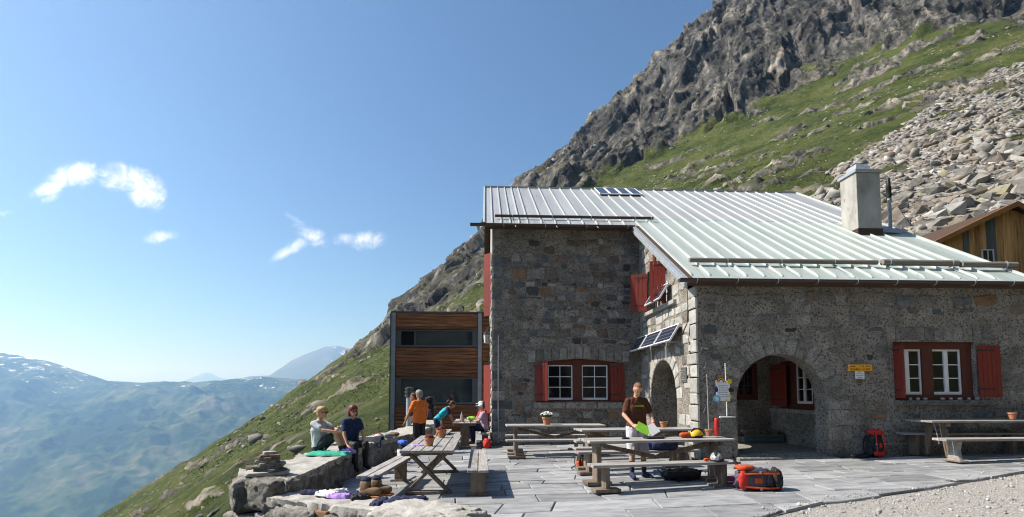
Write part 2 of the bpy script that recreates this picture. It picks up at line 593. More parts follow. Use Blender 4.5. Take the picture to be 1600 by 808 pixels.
streak2 = fbm((con - 0.3 * upc) / 7.5, upc / 22, pz_ / 26 + 5, 3)
tone = np.clip(0.37 + 0.55 * streak + 0.40 * streak2 + 0.22 * f2_ + 0.18 * f3_ + 0.17 * (1 - cliff), 0, 1)
amp_c = cliff * (rg0 * 7.0 - 3.6 + rg1 * 2.6 - 1.2 + f1_ * 3.6 + f2_ * 1.1 + f3_ * 0.35 + rg2 * 0.9)
amp_o = outcrop * (1 - cliff) * (0.10 + f2_ * 0.9 + f3_ * 0.8 + rg3 * 0.3)
grass_r = (1 - rock) * (1.5 * fbm(GX / 16, GY / 16, Z0 / 16, 4) + 0.42 * fbm(GX / 2.6, GY / 2.6, Z0 / 2.6, 3)) * far
damp = np.clip((np.hypot(GX, GY) - 18) / 60, 0.12, 1)
disp = (amp_c + amp_o) * damp * far + grass_r * np.clip(damp * 1.4, 0, 1)
PX = np.stack([GX, GY, Z0], -1) + nrm * disp[..., None]
# nothing of the slope may come up through the terrace
flat = (GX > -2.9) & (GX < 15.5) & (GY < 24)
PX[..., 2] = np.where(flat, np.minimum(PX[..., 2], -0.12), PX[..., 2])
ii = (np.arange(NY - 1)[:, None] * NX + np.arange(NX - 1)[None]).ravel()
FH = np.stack([ii, ii + 1, ii + NX + 1, ii + NX], 1)

m_hill, nt, N, L, B = material('alpine_slope')
at = N.new('ShaderNodeAttribute')
at.attribute_name = 'rock'
at2 = N.new('ShaderNodeAttribute')
at2.attribute_name = 'cell'
geo = N.new('ShaderNodeNewGeometry')


def tnoise(scale, detail=6, rough=0.6, src=None):
    n = N.new('ShaderNodeTexNoise')
    n.inputs['Scale'].default_value = scale
    n.inputs['Detail'].default_value = detail
    n.inputs['Roughness'].default_value = rough
    L.new(src or geo.outputs['Position'], n.inputs['Vector'])
    return n


def nmath(op, a, b, clamp=False):
    n = N.new('ShaderNodeMath')
    n.operation = op
    n.use_clamp = clamp
    for i, v in enumerate((a, b)):
        if hasattr(v, 'is_linked'):
            L.new(v, n.inputs[i])
        else:
            n.inputs[i].default_value = v
    return n.outputs[0]


def nmix(fac, a, b):
    n = N.new('ShaderNodeMix')
    n.data_type = 'RGBA'
    for k, v in ((0, fac), (6, a), (7, b)):
        if hasattr(v, 'is_linked'):
            L.new(v, n.inputs[k])
        elif k == 0:
            n.inputs[0].default_value = v
        else:
            n.inputs[k].default_value = (*v, 1)
    return n.outputs[2]


g1 = tnoise(0.10, 7)
g2 = tnoise(0.9, 9, 0.78)
gr = ramp(N, [(0.36, (0.016, 0.024, 0.006)), (0.44, (0.036, 0.047, 0.011)), (0.50, (0.060, 0.078, 0.017)), (0.57, (0.092, 0.098, 0.028)), (0.66, (0.17, 0.145, 0.075))])
L.new(nmath('ADD', nmath('MULTIPLY', g1.outputs['Fac'], 0.45), nmath('MULTIPLY', g2.outputs['Fac'], 0.55)), gr.inputs['Fac'])
r1 = tnoise(0.35, 8, 0.65)
rr_ = ramp(N, [(0.30, (0.036, 0.034, 0.032)), (0.44, (0.074, 0.070, 0.064)), (0.55, (0.14, 0.128, 0.112)), (0.66, (0.225, 0.195, 0.16)), (0.77, (0.32, 0.295, 0.255))])
L.new(nmath('ADD', nmath('MULTIPLY', r1.outputs['Fac'], 0.50), nmath('MULTIPLY', at2.outputs['Fac'], 0.50)), rr_.inputs['Fac'])
# lichen and grass tufts caught on ledges that face up
sepn = N.new('ShaderNodeSeparateXYZ')
L.new(geo.outputs['Normal'], sepn.inputs[0])
led = nmath('MULTIPLY', nmath('SUBTRACT', sepn.outputs['Z'], 0.62), 3.6, True)
n4 = tnoise(0.25, 6)
led = nmath('MULTIPLY', led, nmath('MULTIPLY', nmath('SUBTRACT', n4.outputs['Fac'], 0.40), 6.0, True))
rockc = nmix(nmath('MULTIPLY', led, 0.85), rr_.outputs['Color'], (0.075, 0.080, 0.026))
edge = nmath('ADD', at.outputs['Fac'], nmath('MULTIPLY', nmath('SUBTRACT', g2.outputs['Fac'], 0.5), 1.7))
fac = nmath('MULTIPLY', nmath('SUBTRACT', edge, 0.44), 7.0, True)
# small pale stones lying in the turf
vo = N.new('ShaderNodeTexVoronoi')
vo.inputs['Scale'].default_value = 0.9
L.new(geo.outputs['Position'], vo.inputs['Vector'])
n5 = tnoise(0.07, 3)
st_ = nmath('LESS_THAN', vo.outputs['Distance'], nmath('MULTIPLY', nmath('SUBTRACT', n5.outputs['Fac'], 0.42), 1.0))
grassc = nmix(nmath('MULTIPLY', st_, 0.9), gr.outputs['Color'], (0.30, 0.29, 0.27))
B.inputs['Roughness'].default_value = 0.92
B.inputs['Specular IOR Level'].default_value = 0.15
# rock breaks along planes: every fracture cell tilts the surface its own way, at three sizes
wv = tnoise(0.30, 4)
at3 = N.new('ShaderNodeAttribute')
at3.attribute_name = 'grain'
mpr = N.new('ShaderNodeVectorMath')
mpr.operation = 'MULTIPLY_ADD'
L.new(wv.outputs['Color'], mpr.inputs[0])
mpr.inputs[1].default_value = (3.5, 3.5, 2.0)
L.new(at3.outputs['Vector'], mpr.inputs[2])
acc = geo.outputs['Normal']
cellv = None
for (sc_, k_) in ((0.10, 0.75), (0.33, 0.85), (1.05, 0.75), (3.0, 0.5)):
    vv = N.new('ShaderNodeTexVoronoi')
    vv.inputs['Scale'].default_value = sc_
    L.new(mpr.outputs[0], vv.inputs['Vector'])
    su = N.new('ShaderNodeVectorMath')
    su.operation = 'SUBTRACT'
    L.new(vv.outputs['Color'], su.inputs[0])
    su.inputs[1].default_value = (0.5, 0.5, 0.5)
    ma = N.new('ShaderNodeVectorMath')
    ma.operation = 'MULTIPLY_ADD'
    L.new(su.outputs[0], ma.inputs[0])
    ma.inputs[1].default_value = (k_, k_, k_)
    L.new(acc, ma.inputs[2])
    acc = ma.outputs[0]
    sx_ = N.new('ShaderNodeSeparateXYZ')
    L.new(vv.outputs['Color'], sx_.inputs[0])
    t_ = nmath('SUBTRACT', sx_.outputs['X'], 0.5)
    cellv = t_ if cellv is None else nmath('ADD', cellv, t_)
nrmz = N.new('ShaderNodeVectorMath')
nrmz.operation = 'NORMALIZE'
L.new(acc, nrmz.inputs[0])
tonem = nmath('ADD', 1.0, nmath('MULTIPLY', cellv, 0.55))
vsc = N.new('ShaderNodeVectorMath')
vsc.operation = 'SCALE'
L.new(rockc, vsc.inputs[0])
L.new(tonem, vsc.inputs['Scale'])
L.new(nmix(fac, grassc, vsc.outputs[0]), B.inputs['Base Color'])
bp = N.new('ShaderNodeBump')
bp.inputs['Strength'].default_value = 1.0
bp.inputs['Distance'].default_value = 0.55
bn = tnoise(1.6, 12, 0.78)
L.new(bn.outputs['Fac'], bp.inputs['Height'])
bpr = N.new('ShaderNodeBump')
bpr.inputs['Strength'].default_value = 0.6
bpr.inputs['Distance'].default_value = 0.25
L.new(bn.outputs['Fac'], bpr.inputs['Height'])
L.new(nrmz.outputs[0], bpr.inputs['Normal'])
L.new(nmix(fac, bp.outputs[0], bpr.outputs[0]), B.inputs['Normal'])

me = raw_mesh('hillside', PX.reshape(-1, 3), FH, m_hill)
a_ = me.attributes.new('rock', 'FLOAT', 'POINT')
a_.data.foreach_set('value', rock.ravel().astype(np.float32))
a_ = me.attributes.new('grain', 'FLOAT_VECTOR', 'POINT')      # along the contour, up the face, across: the rock's own grain
a_.data.foreach_set('vector', np.stack([c2_ - wx, pz_ * 0.55, (upc - 0.6 * wx) * 0.36], -1).reshape(-1).astype(np.float32))
a_ = me.attributes.new('cell', 'FLOAT', 'POINT')
a_.data.foreach_set('value', tone.ravel().astype(np.float32))
hill = tag(obj('hillside', me), kind='structure')


def hill_point(x, y):
    """height of the finished slope at x, y (bilinear)"""
    i = np.clip(np.searchsorted(gx, x) - 1, 0, NX - 2)
    j = np.clip(np.searchsorted(gy, y) - 1, 0, NY - 2)
    tx = (x - gx[i]) / (gx[i + 1] - gx[i])
    ty = (y - gy[j]) / (gy[j + 1] - gy[j])
    Zs = PX[..., 2]
    return (Zs[j, i] * (1 - tx) + Zs[j, i + 1] * tx) * (1 - ty) + (Zs[j + 1, i] * (1 - tx) + Zs[j + 1, i + 1] * tx) * ty


# tufts of longer grass standing out of the turf
M_TUFT = pmat('grass_tuft', [(0.045, 0.056, 0.014), (0.085, 0.088, 0.026), (0.15, 0.13, 0.055)], scale=0.8, rough=0.85, bump=0, spec=0.1)
rs_ = np.random.RandomState(77)
n = 120000
tx_ = rs_.uniform(-95, 60, n)
ty_ = 14 + 150 * rs_.uniform(0, 1, n) ** 1.5
ok = (tx_ > -0.78 * ty_ - 6) & ~((tx_ > -3.8) & (tx_ < 34) & (ty_ < 36)) & (tx_ < 0.75 * ty_) & ~((tx_ > -4.2) & (ty_ < 24))
ok &= rs_.uniform(size=n) < 0.55 + 0.5 * fbm(tx_ / 6, ty_ / 6, tx_ * 0, 3)
tx_, ty_ = tx_[ok], ty_[ok]
rk = rock[np.clip(np.searchsorted(gy, ty_) - 1, 0, NY - 1), np.clip(np.searchsorted(gx, tx_) - 1, 0, NX - 1)]
ok = rk < 0.35
tx_, ty_ = tx_[ok][:45000], ty_[ok][:45000]
tz_ = hill_point(tx_, ty_)
n = len(tx_)
hgt = rs_.uniform(0.05, 0.15, n) * np.clip(ty_ / 45, 0.7, 1.6)
VB, FB_ = [], []
for k in range(5):
    a = rs_.uniform(0, 2 * np.pi, n)
    wd = hgt * rs_.uniform(0.18, 0.34, n)
    ln_ = hgt * rs_.uniform(0.2, 0.9, n)
    c_, s_ = np.cos(a), np.sin(a)
    p0 = np.stack([tx_ - s_ * wd, ty_ + c_ * wd, tz_ - 0.05], 1)
    p1 = np.stack([tx_ + s_ * wd, ty_ - c_ * wd, tz_ - 0.05], 1)
    p2 = np.stack([tx_ + c_ * ln_, ty_ + s_ * ln_, tz_ + hgt * rs_.uniform(0.6, 1.0, n)], 1)
    VB.append(np.stack([p0, p1, p2], 1).reshape(-1, 3))
VB = np.concatenate(VB)
o = obj('grass_tufts', raw_mesh('grass_tufts', VB, np.arange(len(VB)).reshape(-1, 3), M_TUFT), hill)
tag(o, kind='stuff')

# ------------------------------------------------------------------ far valley flank and peaks
def far_material(name, greens, rocks, snow_lo, snow_hi, snow_amt, scale):
    m, nt, N_, L_, B_ = material(name)
    g = N_.new('ShaderNodeNewGeometry')
    sp = N_.new('ShaderNodeSeparateXYZ')
    L_.new(g.outputs['Position'], sp.inputs[0])

    def noi(s, d=8, r=0.62):
        n = N_.new('ShaderNodeTexNoise')
        n.inputs['Scale'].default_value = s
        n.inputs['Detail'].default_value = d
        n.inputs['Roughness'].default_value = r
        L_.new(g.outputs['Position'], n.inputs['Vector'])
        return n.outputs['Fac']

    def mth(op, a, b, cl=False):
        n = N_.new('ShaderNodeMath')
        n.operation = op
        n.use_clamp = cl
        for i, v in enumerate((a, b)):
            if hasattr(v, 'is_linked'):
                L_.new(v, n.inputs[i])
            else:
                n.inputs[i].default_value = v
        return n.outputs[0]

    rp = ramp(N_, [(0.40, greens[0]), (0.465, greens[0]), (0.485, greens[1]), (0.53, rocks[0]), (0.60, rocks[1])])
    L_.new(mth('ADD', mth('MULTIPLY', noi(scale), 0.6), mth('MULTIPLY', noi(scale * 7), 0.4)), rp.inputs['Fac'])
    hz = mth('DIVIDE', mth('SUBTRACT', sp.outputs['Z'], snow_lo), snow_hi - snow_lo)
    sn = mth('MULTIPLY', mth('SUBTRACT', mth('ADD', mth('MULTIPLY', hz, 0.16), noi(scale * 6, 9, 0.7)), snow_amt), 14.0, True)
    sn = mth('MULTIPLY', sn, mth('MULTIPLY', hz, 5.0, True))
    mx = N_.new('ShaderNodeMix')
    mx.data_type = 'RGBA'
    L_.new(sn, mx.inputs[0])
    L_.new(rp.outputs['Color'], mx.inputs[6])
    mx.inputs[7].default_value = (0.85, 0.87, 0.9, 1)
    L_.new(mx.outputs[2], B_.inputs['Base Color'])
    B_.inputs['Roughness'].default_value = 0.95
    B_.inputs['Specular IOR Level'].default_value = 0.05
    return m


def sheet(name, xs, ys, Z, mat):
    X, Y = np.meshgrid(xs, ys)
    nx = len(xs)
    i = (np.arange(len(ys) - 1)[:, None] * nx + np.arange(nx - 1)[None]).ravel()
    F = np.stack([i, i + 1, i + nx + 1, i + nx], 1)
    return tag(obj(name, raw_mesh(name, np.stack([X, Y, Z], -1).reshape(-1, 3), F, mat, smooth=True)), kind='structure')


xs = np.concatenate([np.linspace(-8000, -5300, 30), np.linspace(-5280, -600, 430), np.linspace(-560, 3200, 30)])
ys = np.concatenate([np.linspace(360, 2250, 30), np.linspace(2260, 5400, 330), np.linspace(5420, 6800, 24)])
X, Y = np.meshgrid(xs, ys)
crx = np.array([-9000, -6500, -5200, -4560, -4200, -3900, -3620, -3390, -3050, -2700, -2400, -1990, -1700, -1000, 500, 3500])
crz = np.array([520, 480, 420, 372, 330, 262, 180, 92, 66, 74, 70, 118, 100, 120, 140, 200])
crest = np.interp(X, crx, crz)
crest = crest + 14 * fbm(X / 420, Y * 0 + 3, X * 0, 4)
yc = 5000 + 260 * fbm(X / 1500, X * 0, X * 0 + 2, 2)
t = np.clip((Y - 2450) / (yc - 2450), 0, 1.6)
floor_z = -700 - 0.015 * (X + 2500)
prof = np.interp(t, [0, 0.10, 0.32, 0.5, 0.72, 0.9, 1.0, 1.12, 1.6], [0, 0.06, 0.36, 0.56, 0.80, 0.95, 1.0, 0.93, 0.45])
Zf = floor_z + (crest - floor_z) * prof
gul = fbm((X + 0.5 * Y) / 700, (Y - 0.3 * X) / 900, X * 0 + 1, 5, ridged=True)
mid = np.clip(np.minimum(t * 3, (1 - t) * 2.2 + 0.12), 0, 1)
gul2 = fbm((X + 0.9 * Y) / 330, (Y - 0.5 * X) / 620, X * 0 + 9, 5, ridged=True)
Zf += (gul2 - 0.45) * 45 * mid
Zf += (gul - 0.45) * 230 * mid + 80 * fbm(X / 300, Y / 220, X * 0 + 5, 6, gain=0.5) * np.clip(mid, 0.12, 1)
near_t = np.clip((2450 - Y) / 2000, 0, 1)
Zf = Zf + near_t * (330 + 60 * fbm(X / 300, Y / 300, X * 0 + 8, 4)) * np.clip((X + 1800) / 1500, 0, 1)
m_far = far_material('valley_flank', ((0.012, 0.029, 0.010), (0.030, 0.056, 0.017)), ((0.055, 0.075, 0.027), (0.115, 0.115, 0.075)), -60, 380, 0.645, 0.0022)
sheet('far_hills', xs, ys, Zf, m_far)

m_peak = far_material('distant_peak', ((0.07, 0.08, 0.05), (0.10, 0.10, 0.08)), ((0.09, 0.09, 0.09), (0.14, 0.14, 0.14)), -50, 700, 0.72, 0.0012)


def massif(name, x0, x1, y0, y1, n, tops, foot, amp):
    xs = np.linspace(x0, x1, n)
    ys = np.linspace(y0, y1, n)
    X, Y = np.meshgrid(xs, ys)
    ux, uz = np.array(tops).T
    top = np.interp(X, ux, uz)
    yc = (y0 + y1) / 2
    t = np.abs(Y - yc) / ((y1 - y0) / 2)
    Z = foot + (top - foot) * np.clip(1 - t, 0, 1) ** 0.85
    Z += amp * (fbm(X / (amp * 9), Y / (amp * 9), X * 0 + 2.5, 6, ridged=True) - 0.5) * np.clip(1.15 - t, 0, 1)
    return sheet(name, xs, ys, Z, m_peak)


massif('far_mountain', -5200, 1500, 7400, 10600, 200,
       [(-5200, 80), (-4450, 100), (-4142, 150), (-3822, 225), (-3502, 262), (-3395, 350), (-3181, 500), (-2968, 605), (-2648, 700), (-2434, 735), (-2114, 640), (-1500, 520), (-600, 400), (1500, 300)], -400, 90)
massif('distant_mountain', -10800, -7000, 16400, 18600, 110,
       [(-10800, 60), (-9700, 180), (-9400, 330), (-9050, 470), (-8800, 560), (-8600, 500), (-8250, 380), (-7900, 240), (-7000, 60)], -400, 110)

# ------------------------------------------------------------------ haze: the air over the valley
hz = MB()
hz.span(-13000, 6500, -1500, 20500, -960, 830)
m_hz = bpy.data.materials.new('haze_air')
m_hz.use_nodes = True
hn, hl = m_hz.node_tree.nodes, m_hz.node_tree.links
hn.clear()
ho = hn.new('ShaderNodeOutputMaterial')
pv = hn.new('ShaderNodeVolumePrincipled')
pv.inputs['Color'].default_value = (0.33, 0.58, 1.0, 1)
pv.inputs['Absorption Color'].default_value = (1, 1, 1, 1)
pv.inputs['Density'].default_value = 1.4e-4
pv.inputs['Anisotropy'].default_value = 0.45
hl.new(pv.outputs[0], ho.inputs['Volume'])
haze = hz.build('haze', m_hz)
tag(haze, kind='stuff')
haze.display_type = 'WIRE'

# ================================================================== MATERIALS FOR THE PLACE
M = {}
M['mortar'] = pmat('mortar', [(0.165, 0.148, 0.126), (0.265, 0.240, 0.207), (0.360, 0.330, 0.288)], scale=2.2, rough=0.95, bump=1.0, bscale=16, bdist=0.035, spec=0.1, speck=((0.095, 0.088, 0.079), 24, 0.50))
M['st_grey'] = pmat('stone_grey', [(0.155, 0.145, 0.130), (0.250, 0.233, 0.208), (0.340, 0.318, 0.285)], scale=7, rough=0.9, bump=0.9, bscale=18, bdist=0.03, vary=0.34, spec=0.15, speck=((0.085, 0.082, 0.077), 28, 0.51))
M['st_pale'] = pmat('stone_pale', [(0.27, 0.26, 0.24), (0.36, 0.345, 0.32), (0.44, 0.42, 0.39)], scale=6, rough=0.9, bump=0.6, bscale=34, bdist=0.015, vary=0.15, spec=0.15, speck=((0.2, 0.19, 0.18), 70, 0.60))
M['st_blue'] = pmat('stone_bluegrey', [(0.075, 0.082, 0.088), (0.115, 0.125, 0.132), (0.170, 0.178, 0.183)], scale=6, rough=0.85, bump=0.5, bscale=30, bdist=0.012, vary=0.3, spec=0.2)
M['st_brown'] = pmat('stone_brown', [(0.095, 0.074, 0.060), (0.160, 0.125, 0.100), (0.220, 0.178, 0.145)], scale=6, rough=0.9, bump=0.5, bscale=30, bdist=0.012, vary=0.25, spec=0.15)
M['st_rust'] = pmat('stone_rust', [(0.120, 0.075, 0.048), (0.200, 0.120, 0.070), (0.180, 0.130, 0.095)], scale=8, rough=0.9, bump=0.5, bscale=30, bdist=0.012, vary=0.3, spec=0.15)
M['st_dark'] = pmat('stone_dark', [(0.05, 0.05, 0.053), (0.085, 0.082, 0.08)], scale=7, rough=0.9, bump=0.5, bscale=30, bdist=0.012, vary=0.3, spec=0.2)
M['red'] = pmat('red_paint', [(0.170, 0.024, 0.015), (0.220, 0.032, 0.020)], scale=5, rough=0.55, bump=0.15, bscale=30, bdist=0.004, vary=0.14, stretch=(4, 4, 0.6), speck=((0.11, 0.03, 0.022), 9, 0.60))
M['brown'] = pmat('brown_paint', [(0.075, 0.022, 0.014), (0.11, 0.030, 0.018)], scale=6, rough=0.6, bump=0.15, bscale=30, bdist=0.004, stretch=(4, 4, 0.6))
M['white'] = pmat('white_paint', [(0.66, 0.67, 0.68), (0.76, 0.76, 0.76)], scale=5, rough=0.5, bump=0.05, bdist=0.002)
M['soffit'] = pmat('dark_wood', [(0.045, 0.028, 0.018), (0.09, 0.05, 0.032)], scale=4, rough=0.8, bump=0.3, bscale=20, stretch=(0.5, 4, 4))
M['gutter'] = pmat('gutter_metal', [(0.035, 0.022, 0.018), (0.06, 0.036, 0.028)], scale=6, rough=0.45, bump=0.05, spec=0.5)
M['galv'] = pmat('galvanised_metal', [(0.30, 0.33, 0.36), (0.42, 0.45, 0.48)], scale=9, rough=0.45, bump=0.03, spec=0.5, metal=0.3)
M['roof'] = pmat('painted_sheet', [(0.300, 0.305, 0.325), (0.365, 0.370, 0.385), (0.430, 0.435, 0.445)], scale=1.1, rough=0.40, bump=0.35, bscale=1.6, bdist=0.05, vary=0.06, spec=0.5, stretch=(3.2, 0.30, 0.30), speck=((0.30, 0.30, 0.31), 2.2, 0.60))
M['roof_green'] = pmat('weathered_sheet', [(0.290, 0.355, 0.325), (0.355, 0.410, 0.385), (0.430, 0.465, 0.445)], scale=0.9, rough=0.40, bump=0.35, bscale=1.6, bdist=0.05, vary=0.06, spec=0.5, stretch=(3.2, 0.30, 0.30), speck=((0.33, 0.345, 0.325), 2.0, 0.60))
M['seam'] = pmat('sheet_seam', [(0.400, 0.455, 0.430), (0.490, 0.530, 0.510)], scale=2, rough=0.4, bump=0.0, spec=0.5)
M['rust_sheet'] = pmat('rusty_sheet', [(0.50, 0.47, 0.43), (0.42, 0.26, 0.14), (0.55, 0.52, 0.49)], scale=2.2, rough=0.6, bump=0.05, stretch=(5, 0.35, 0.35))
M['concrete'] = pmat('concrete', [(0.24, 0.225, 0.20), (0.36, 0.345, 0.315), (0.44, 0.425, 0.395)], scale=2.4, rough=0.92, bump=0.35, bscale=22, bdist=0.01, stretch=(1, 1, 0.5), speck=((0.17, 0.155, 0.135), 7, 0.62))
M['log'] = pmat('grey_log', [(0.14, 0.125, 0.11), (0.26, 0.24, 0.21)], scale=6, rough=0.9, bump=0.5, bscale=26, bdist=0.01, stretch=(0.4, 5, 5))
M['steel_black'] = pmat('black_iron', [(0.02, 0.016, 0.014), (0.05, 0.035, 0.028)], scale=12, rough=0.6, bump=0.1)
M['solar'] = None
M['dark'] = pmat('room_shade', [(0.012, 0.011, 0.010), (0.02, 0.018, 0.016)], scale=3, rough=0.9, bump=0)  # near-black colour stands in for the shade of unlit interiors
M['black'] = pmat('black_plastic', [(0.012, 0.012, 0.013), (0.022, 0.022, 0.024)], scale=9, rough=0.5, bump=0.05)


def glass_mat(name, tint=(0.012, 0.014, 0.016), rough=0.04):
    m, nt, N, L, B = material(name)
    n = N.new('ShaderNodeTexNoise')
    n.inputs['Scale'].default_value = 1.3
    r = ramp(N, [(0.35, tint), (0.7, tuple(c * 1.8 for c in tint))])
    L.new(n.outputs['Fac'], r.inputs['Fac'])
    L.new(r.outputs['Color'], B.inputs['Base Color'])
    B.inputs['Roughness'].default_value = rough
    B.inputs['Specular IOR Level'].default_value = 0.6
    bp = N.new('ShaderNodeBump')
    bp.inputs['Strength'].default_value = 0.04
    L.new(n.outputs['Fac'], bp.inputs['Height'])
    L.new(bp.outputs[0], B.inputs['Normal'])
    return m


M['glass'] = glass_mat('window_glass', (0.006, 0.007, 0.008))


def solar_mat():
    m, nt, N, L, B = material('solar_cells')
    tc = N.new('ShaderNodeTexCoord')
    br = N.new('ShaderNodeTexBrick')
    br.offset = 0.0
    br.inputs['Color1'].default_value = (0.012, 0.016, 0.05, 1)
    br.inputs['Color2'].default_value = (0.010, 0.012, 0.03, 1)
    br.inputs['Mortar'].default_value = (0.20, 0.22, 0.26, 1)
    br.inputs['Scale'].default_value = 1.0
    br.inputs['Mortar Size'].default_value = 0.006
    br.inputs['Brick Width'].default_value = 0.125
    br.inputs['Row Height'].default_value = 0.125
    L.new(tc.outputs['Object'], br.inputs['Vector'])
    L.new(br.outputs['Color'], B.inputs['Base Color'])
    B.inputs['Roughness'].default_value = 0.12
    B.inputs['Specular IOR Level'].default_value = 0.6
    return m


M['solar'] = solar_mat()

EX, EY, EZ = Vector((1, 0, 0)), Vector((0, 1, 0)), Vector((0, 0, 1))


# ================================================================== MASONRY
def poly_in(p, loop):
    x, y = p
    c = False
    n = len(loop)
    for i in range(n):
        x1, y1 = loop[i]
        x2, y2 = loop[(i + 1) % n]
        if (y1 > y) != (y2 > y) and x < (x2 - x1) * (y - y1) / (y2 - y1) + x1:
            c = not c
    return c


def grow(loop, d):
    cx = sum(p[0] for p in loop) / len(loop)
    cy = sum(p[1] for p in loop) / len(loop)
    out = []
    for (x, y) in loop:
        l = math.hypot(x - cx, y - cy) + 1e-6
        out.append((x + (x - cx) / l * d, y + (y - cy) / l * d))
    return out


def wall_solid(name, fr, outline, holes, thick, mat, parent, rag=0.0):
    """a wall with openings: outline and holes are 2-D loops in the wall's plane, en points out of the wall"""
    O, ex, ey, en = fr
    loops = [outline] + holes
    flat_ = [[Vector((x, y, 0)) for (x, y) in lp] for lp in loops]
    tris = tessellate_polygon(flat_)
    pts = [p for lp in loops for p in lp]
    n = len(pts)
    V = [O + ex * x + ey * y for (x, y) in pts] + [O + ex * x + ey * y - en * thick for (x, y) in pts]
    F = [tuple(t) for t in tris] + [tuple(n + i for i in reversed(t)) for t in tris]
    b = 0
    for lp in loops:
        k = len(lp)
        for i in range(k):
            j = (i + 1) % k
            F.append((b + i, b + j, n + b + j, n + b + i))
        b += k
    me = raw_mesh(name, V, F, mat)
    bm = bmesh.new()
    bm.from_mesh(me)
    bmesh.ops.recalc_face_normals(bm, faces=bm.faces)
    bm.to_mesh(me)
    bm.free()
    return obj(name, me, parent)


def arch_loop(x0, x1, z0, ztop, n=18):
    r = (x1 - x0) / 2
    cx = (x0 + x1) / 2
    zs = ztop - r
    return [(x0, z0)] + [(cx - r * math.cos(math.pi * i / n), zs + r * math.sin(math.pi * i / n)) for i in range(n + 1)] + [(x1, z0)]


def rect(x0, x1, z0, z1):
    return [(x0, z0), (x1, z0), (x1, z1), (x0, z1)]


def stone_geo(loop, fr, proud, rg):
    """a pillow-faced stone bedded in the wall: about 40 triangles"""
    O, ex, ey, en = fr
    n = len(loop)
    cx = sum(p[0] for p in loop) / n
    cy = sum(p[1] for p in loop) / n
    V, F = [], []
    for (s, d) in ((1.0, -0.03), (0.97, proud * 0.55), (0.80, proud)):
        for (x, y) in loop:
            dd = d + (rg.uniform(-0.25, 0.25) * proud if s < 0.9 else 0)
            V.append(O + ex * (cx + (x - cx) * s) + ey * (cy + (y - cy) * s) + en * dd)
    V.append(O + ex * cx + ey * cy + en * proud * rg.uniform(0.8, 1.25))
    for k in range(2):
        for i in range(n):
            j = (i + 1) % n
            F.append((k * n + i, k * n + j, (k + 1) * n + j, (k + 1) * n + i))
    for i in range(n):
        F.append((2 * n + i, 2 * n + (i + 1) % n, 3 * n))
    # facing: outline runs counter-clockwise seen from outside
    if ex.cross(ey).dot(en) < 0:
        F = [tuple(reversed(f)) for f in F]
    return V, F


def ring_pts(x0, x1, z0, z1, rg, jit, per=2, roundc=0.22):
    """irregular outline filling a cell"""
    w, h = x1 - x0, z1 - z0
    cx, cz = (x0 + x1) / 2, (z0 + z1) / 2
    n = 9 if w > h * 1.3 else 8
    out = []
    a0 = rg.uniform(0, 6.28)
    e = rg.uniform(2.6, 5.5)
    for i in range(n):
        a = a0 + 2 * math.pi * i / n + rg.uniform(-0.2, 0.2)
        c, s = math.cos(a), math.sin(a)
        rr = (abs(c) ** e + abs(s) ** e) ** (-1 / e) * rg.uniform(1 - jit, 1.0)
        out.append((cx + c * rr * w / 2, cz + s * rr * h / 2))
    return out


def lay_stones(W, H, rg, outline, avoid, rowh=(0.14, 0.30), lenr=(1.1, 2.6), gap=0.02, keep=0.9, jit=0.24, z0=0.0):
    """courses of rubble fitted to each other in the rectangle W x H, clear of the loops in avoid"""
    res = []
    zl = [z0]
    while zl[-1] < H:
        zl.append(zl[-1] + rg.uniform(*rowh))
    ph_ = [(rg.uniform(0, 6), rg.uniform(0.8, 1.8), rg.uniform(0.02, 0.05), rg.uniform(3, 6)) for _ in zl]

    def line(k, x):
        p, f_, a_, g_ = ph_[k]
        return zl[k] + a_ * math.sin(f_ * x + p) + 0.022 * math.sin(g_ * x + 2 * p)
    for k in range(len(zl) - 1):
        h = zl[k + 1] - zl[k]
        x = -rg.uniform(0, 0.4)
        lean = rg.uniform(-0.25, 0.25) * h
        while x < W:
            w = h * rg.uniform(*lenr)
            lean2 = rg.uniform(-0.25, 0.25) * h
            g = gap * rg.uniform(0.5, 1.5)
            cut = min(w, h) * rg.uniform(0.10, 0.26)
            x0b, x0t, x1b, x1t = x - lean / 2, x + lean / 2, x + w - lean2 / 2, x + w + lean2 / 2
            lp = [(x0b + cut + g, line(k, x0b + cut) + g), ((x0b + x1b) / 2 + rg.uniform(-0.1, 0.1) * w, line(k, (x0b + x1b) / 2) + g + rg.uniform(0, 0.10) * h * jit * 4),
                  (x1b - cut * rg.uniform(0.4, 1) - g, line(k, x1b - cut) + g), (x1b - g, line(k, x1b) + cut + g),
                  (x1t - g, line(k + 1, x1t) - cut * rg.uniform(0.4, 1) - g), (x1t - cut - g, line(k + 1, x1t - cut) - g),
                  ((x0t + x1t) / 2 + rg.uniform(-0.1, 0.1) * w, line(k + 1, (x0t + x1t) / 2) - g - rg.uniform(0, 0.10) * h * jit * 4),
                  (x0t + cut * rg.uniform(0.4, 1) + g, line(k + 1, x0t + cut) - g), (x0t + g, line(k + 1, x0t) - cut - g), (x0b + g, line(k, x0b) + cut * rg.uniform(0.5, 1) + g)]
            ok = rg.random() < keep and all(poly_in(p, outline) for p in lp)
            if ok:
                for av in avoid:
                    if any(poly_in(p, av) for p in lp) or any(poly_in(p, lp) for p in av):
                        ok = False
                        break
            if ok:
                res.append(lp)
            x += w
            lean = lean2
    return res


def area(lp):
    return abs(sum(lp[i][0] * lp[(i + 1) % len(lp)][1] - lp[(i + 1) % len(lp)][0] * lp[i][1] for i in range(len(lp)))) / 2


STONES = []      # (area, V, F, material key) of the hut's rubble


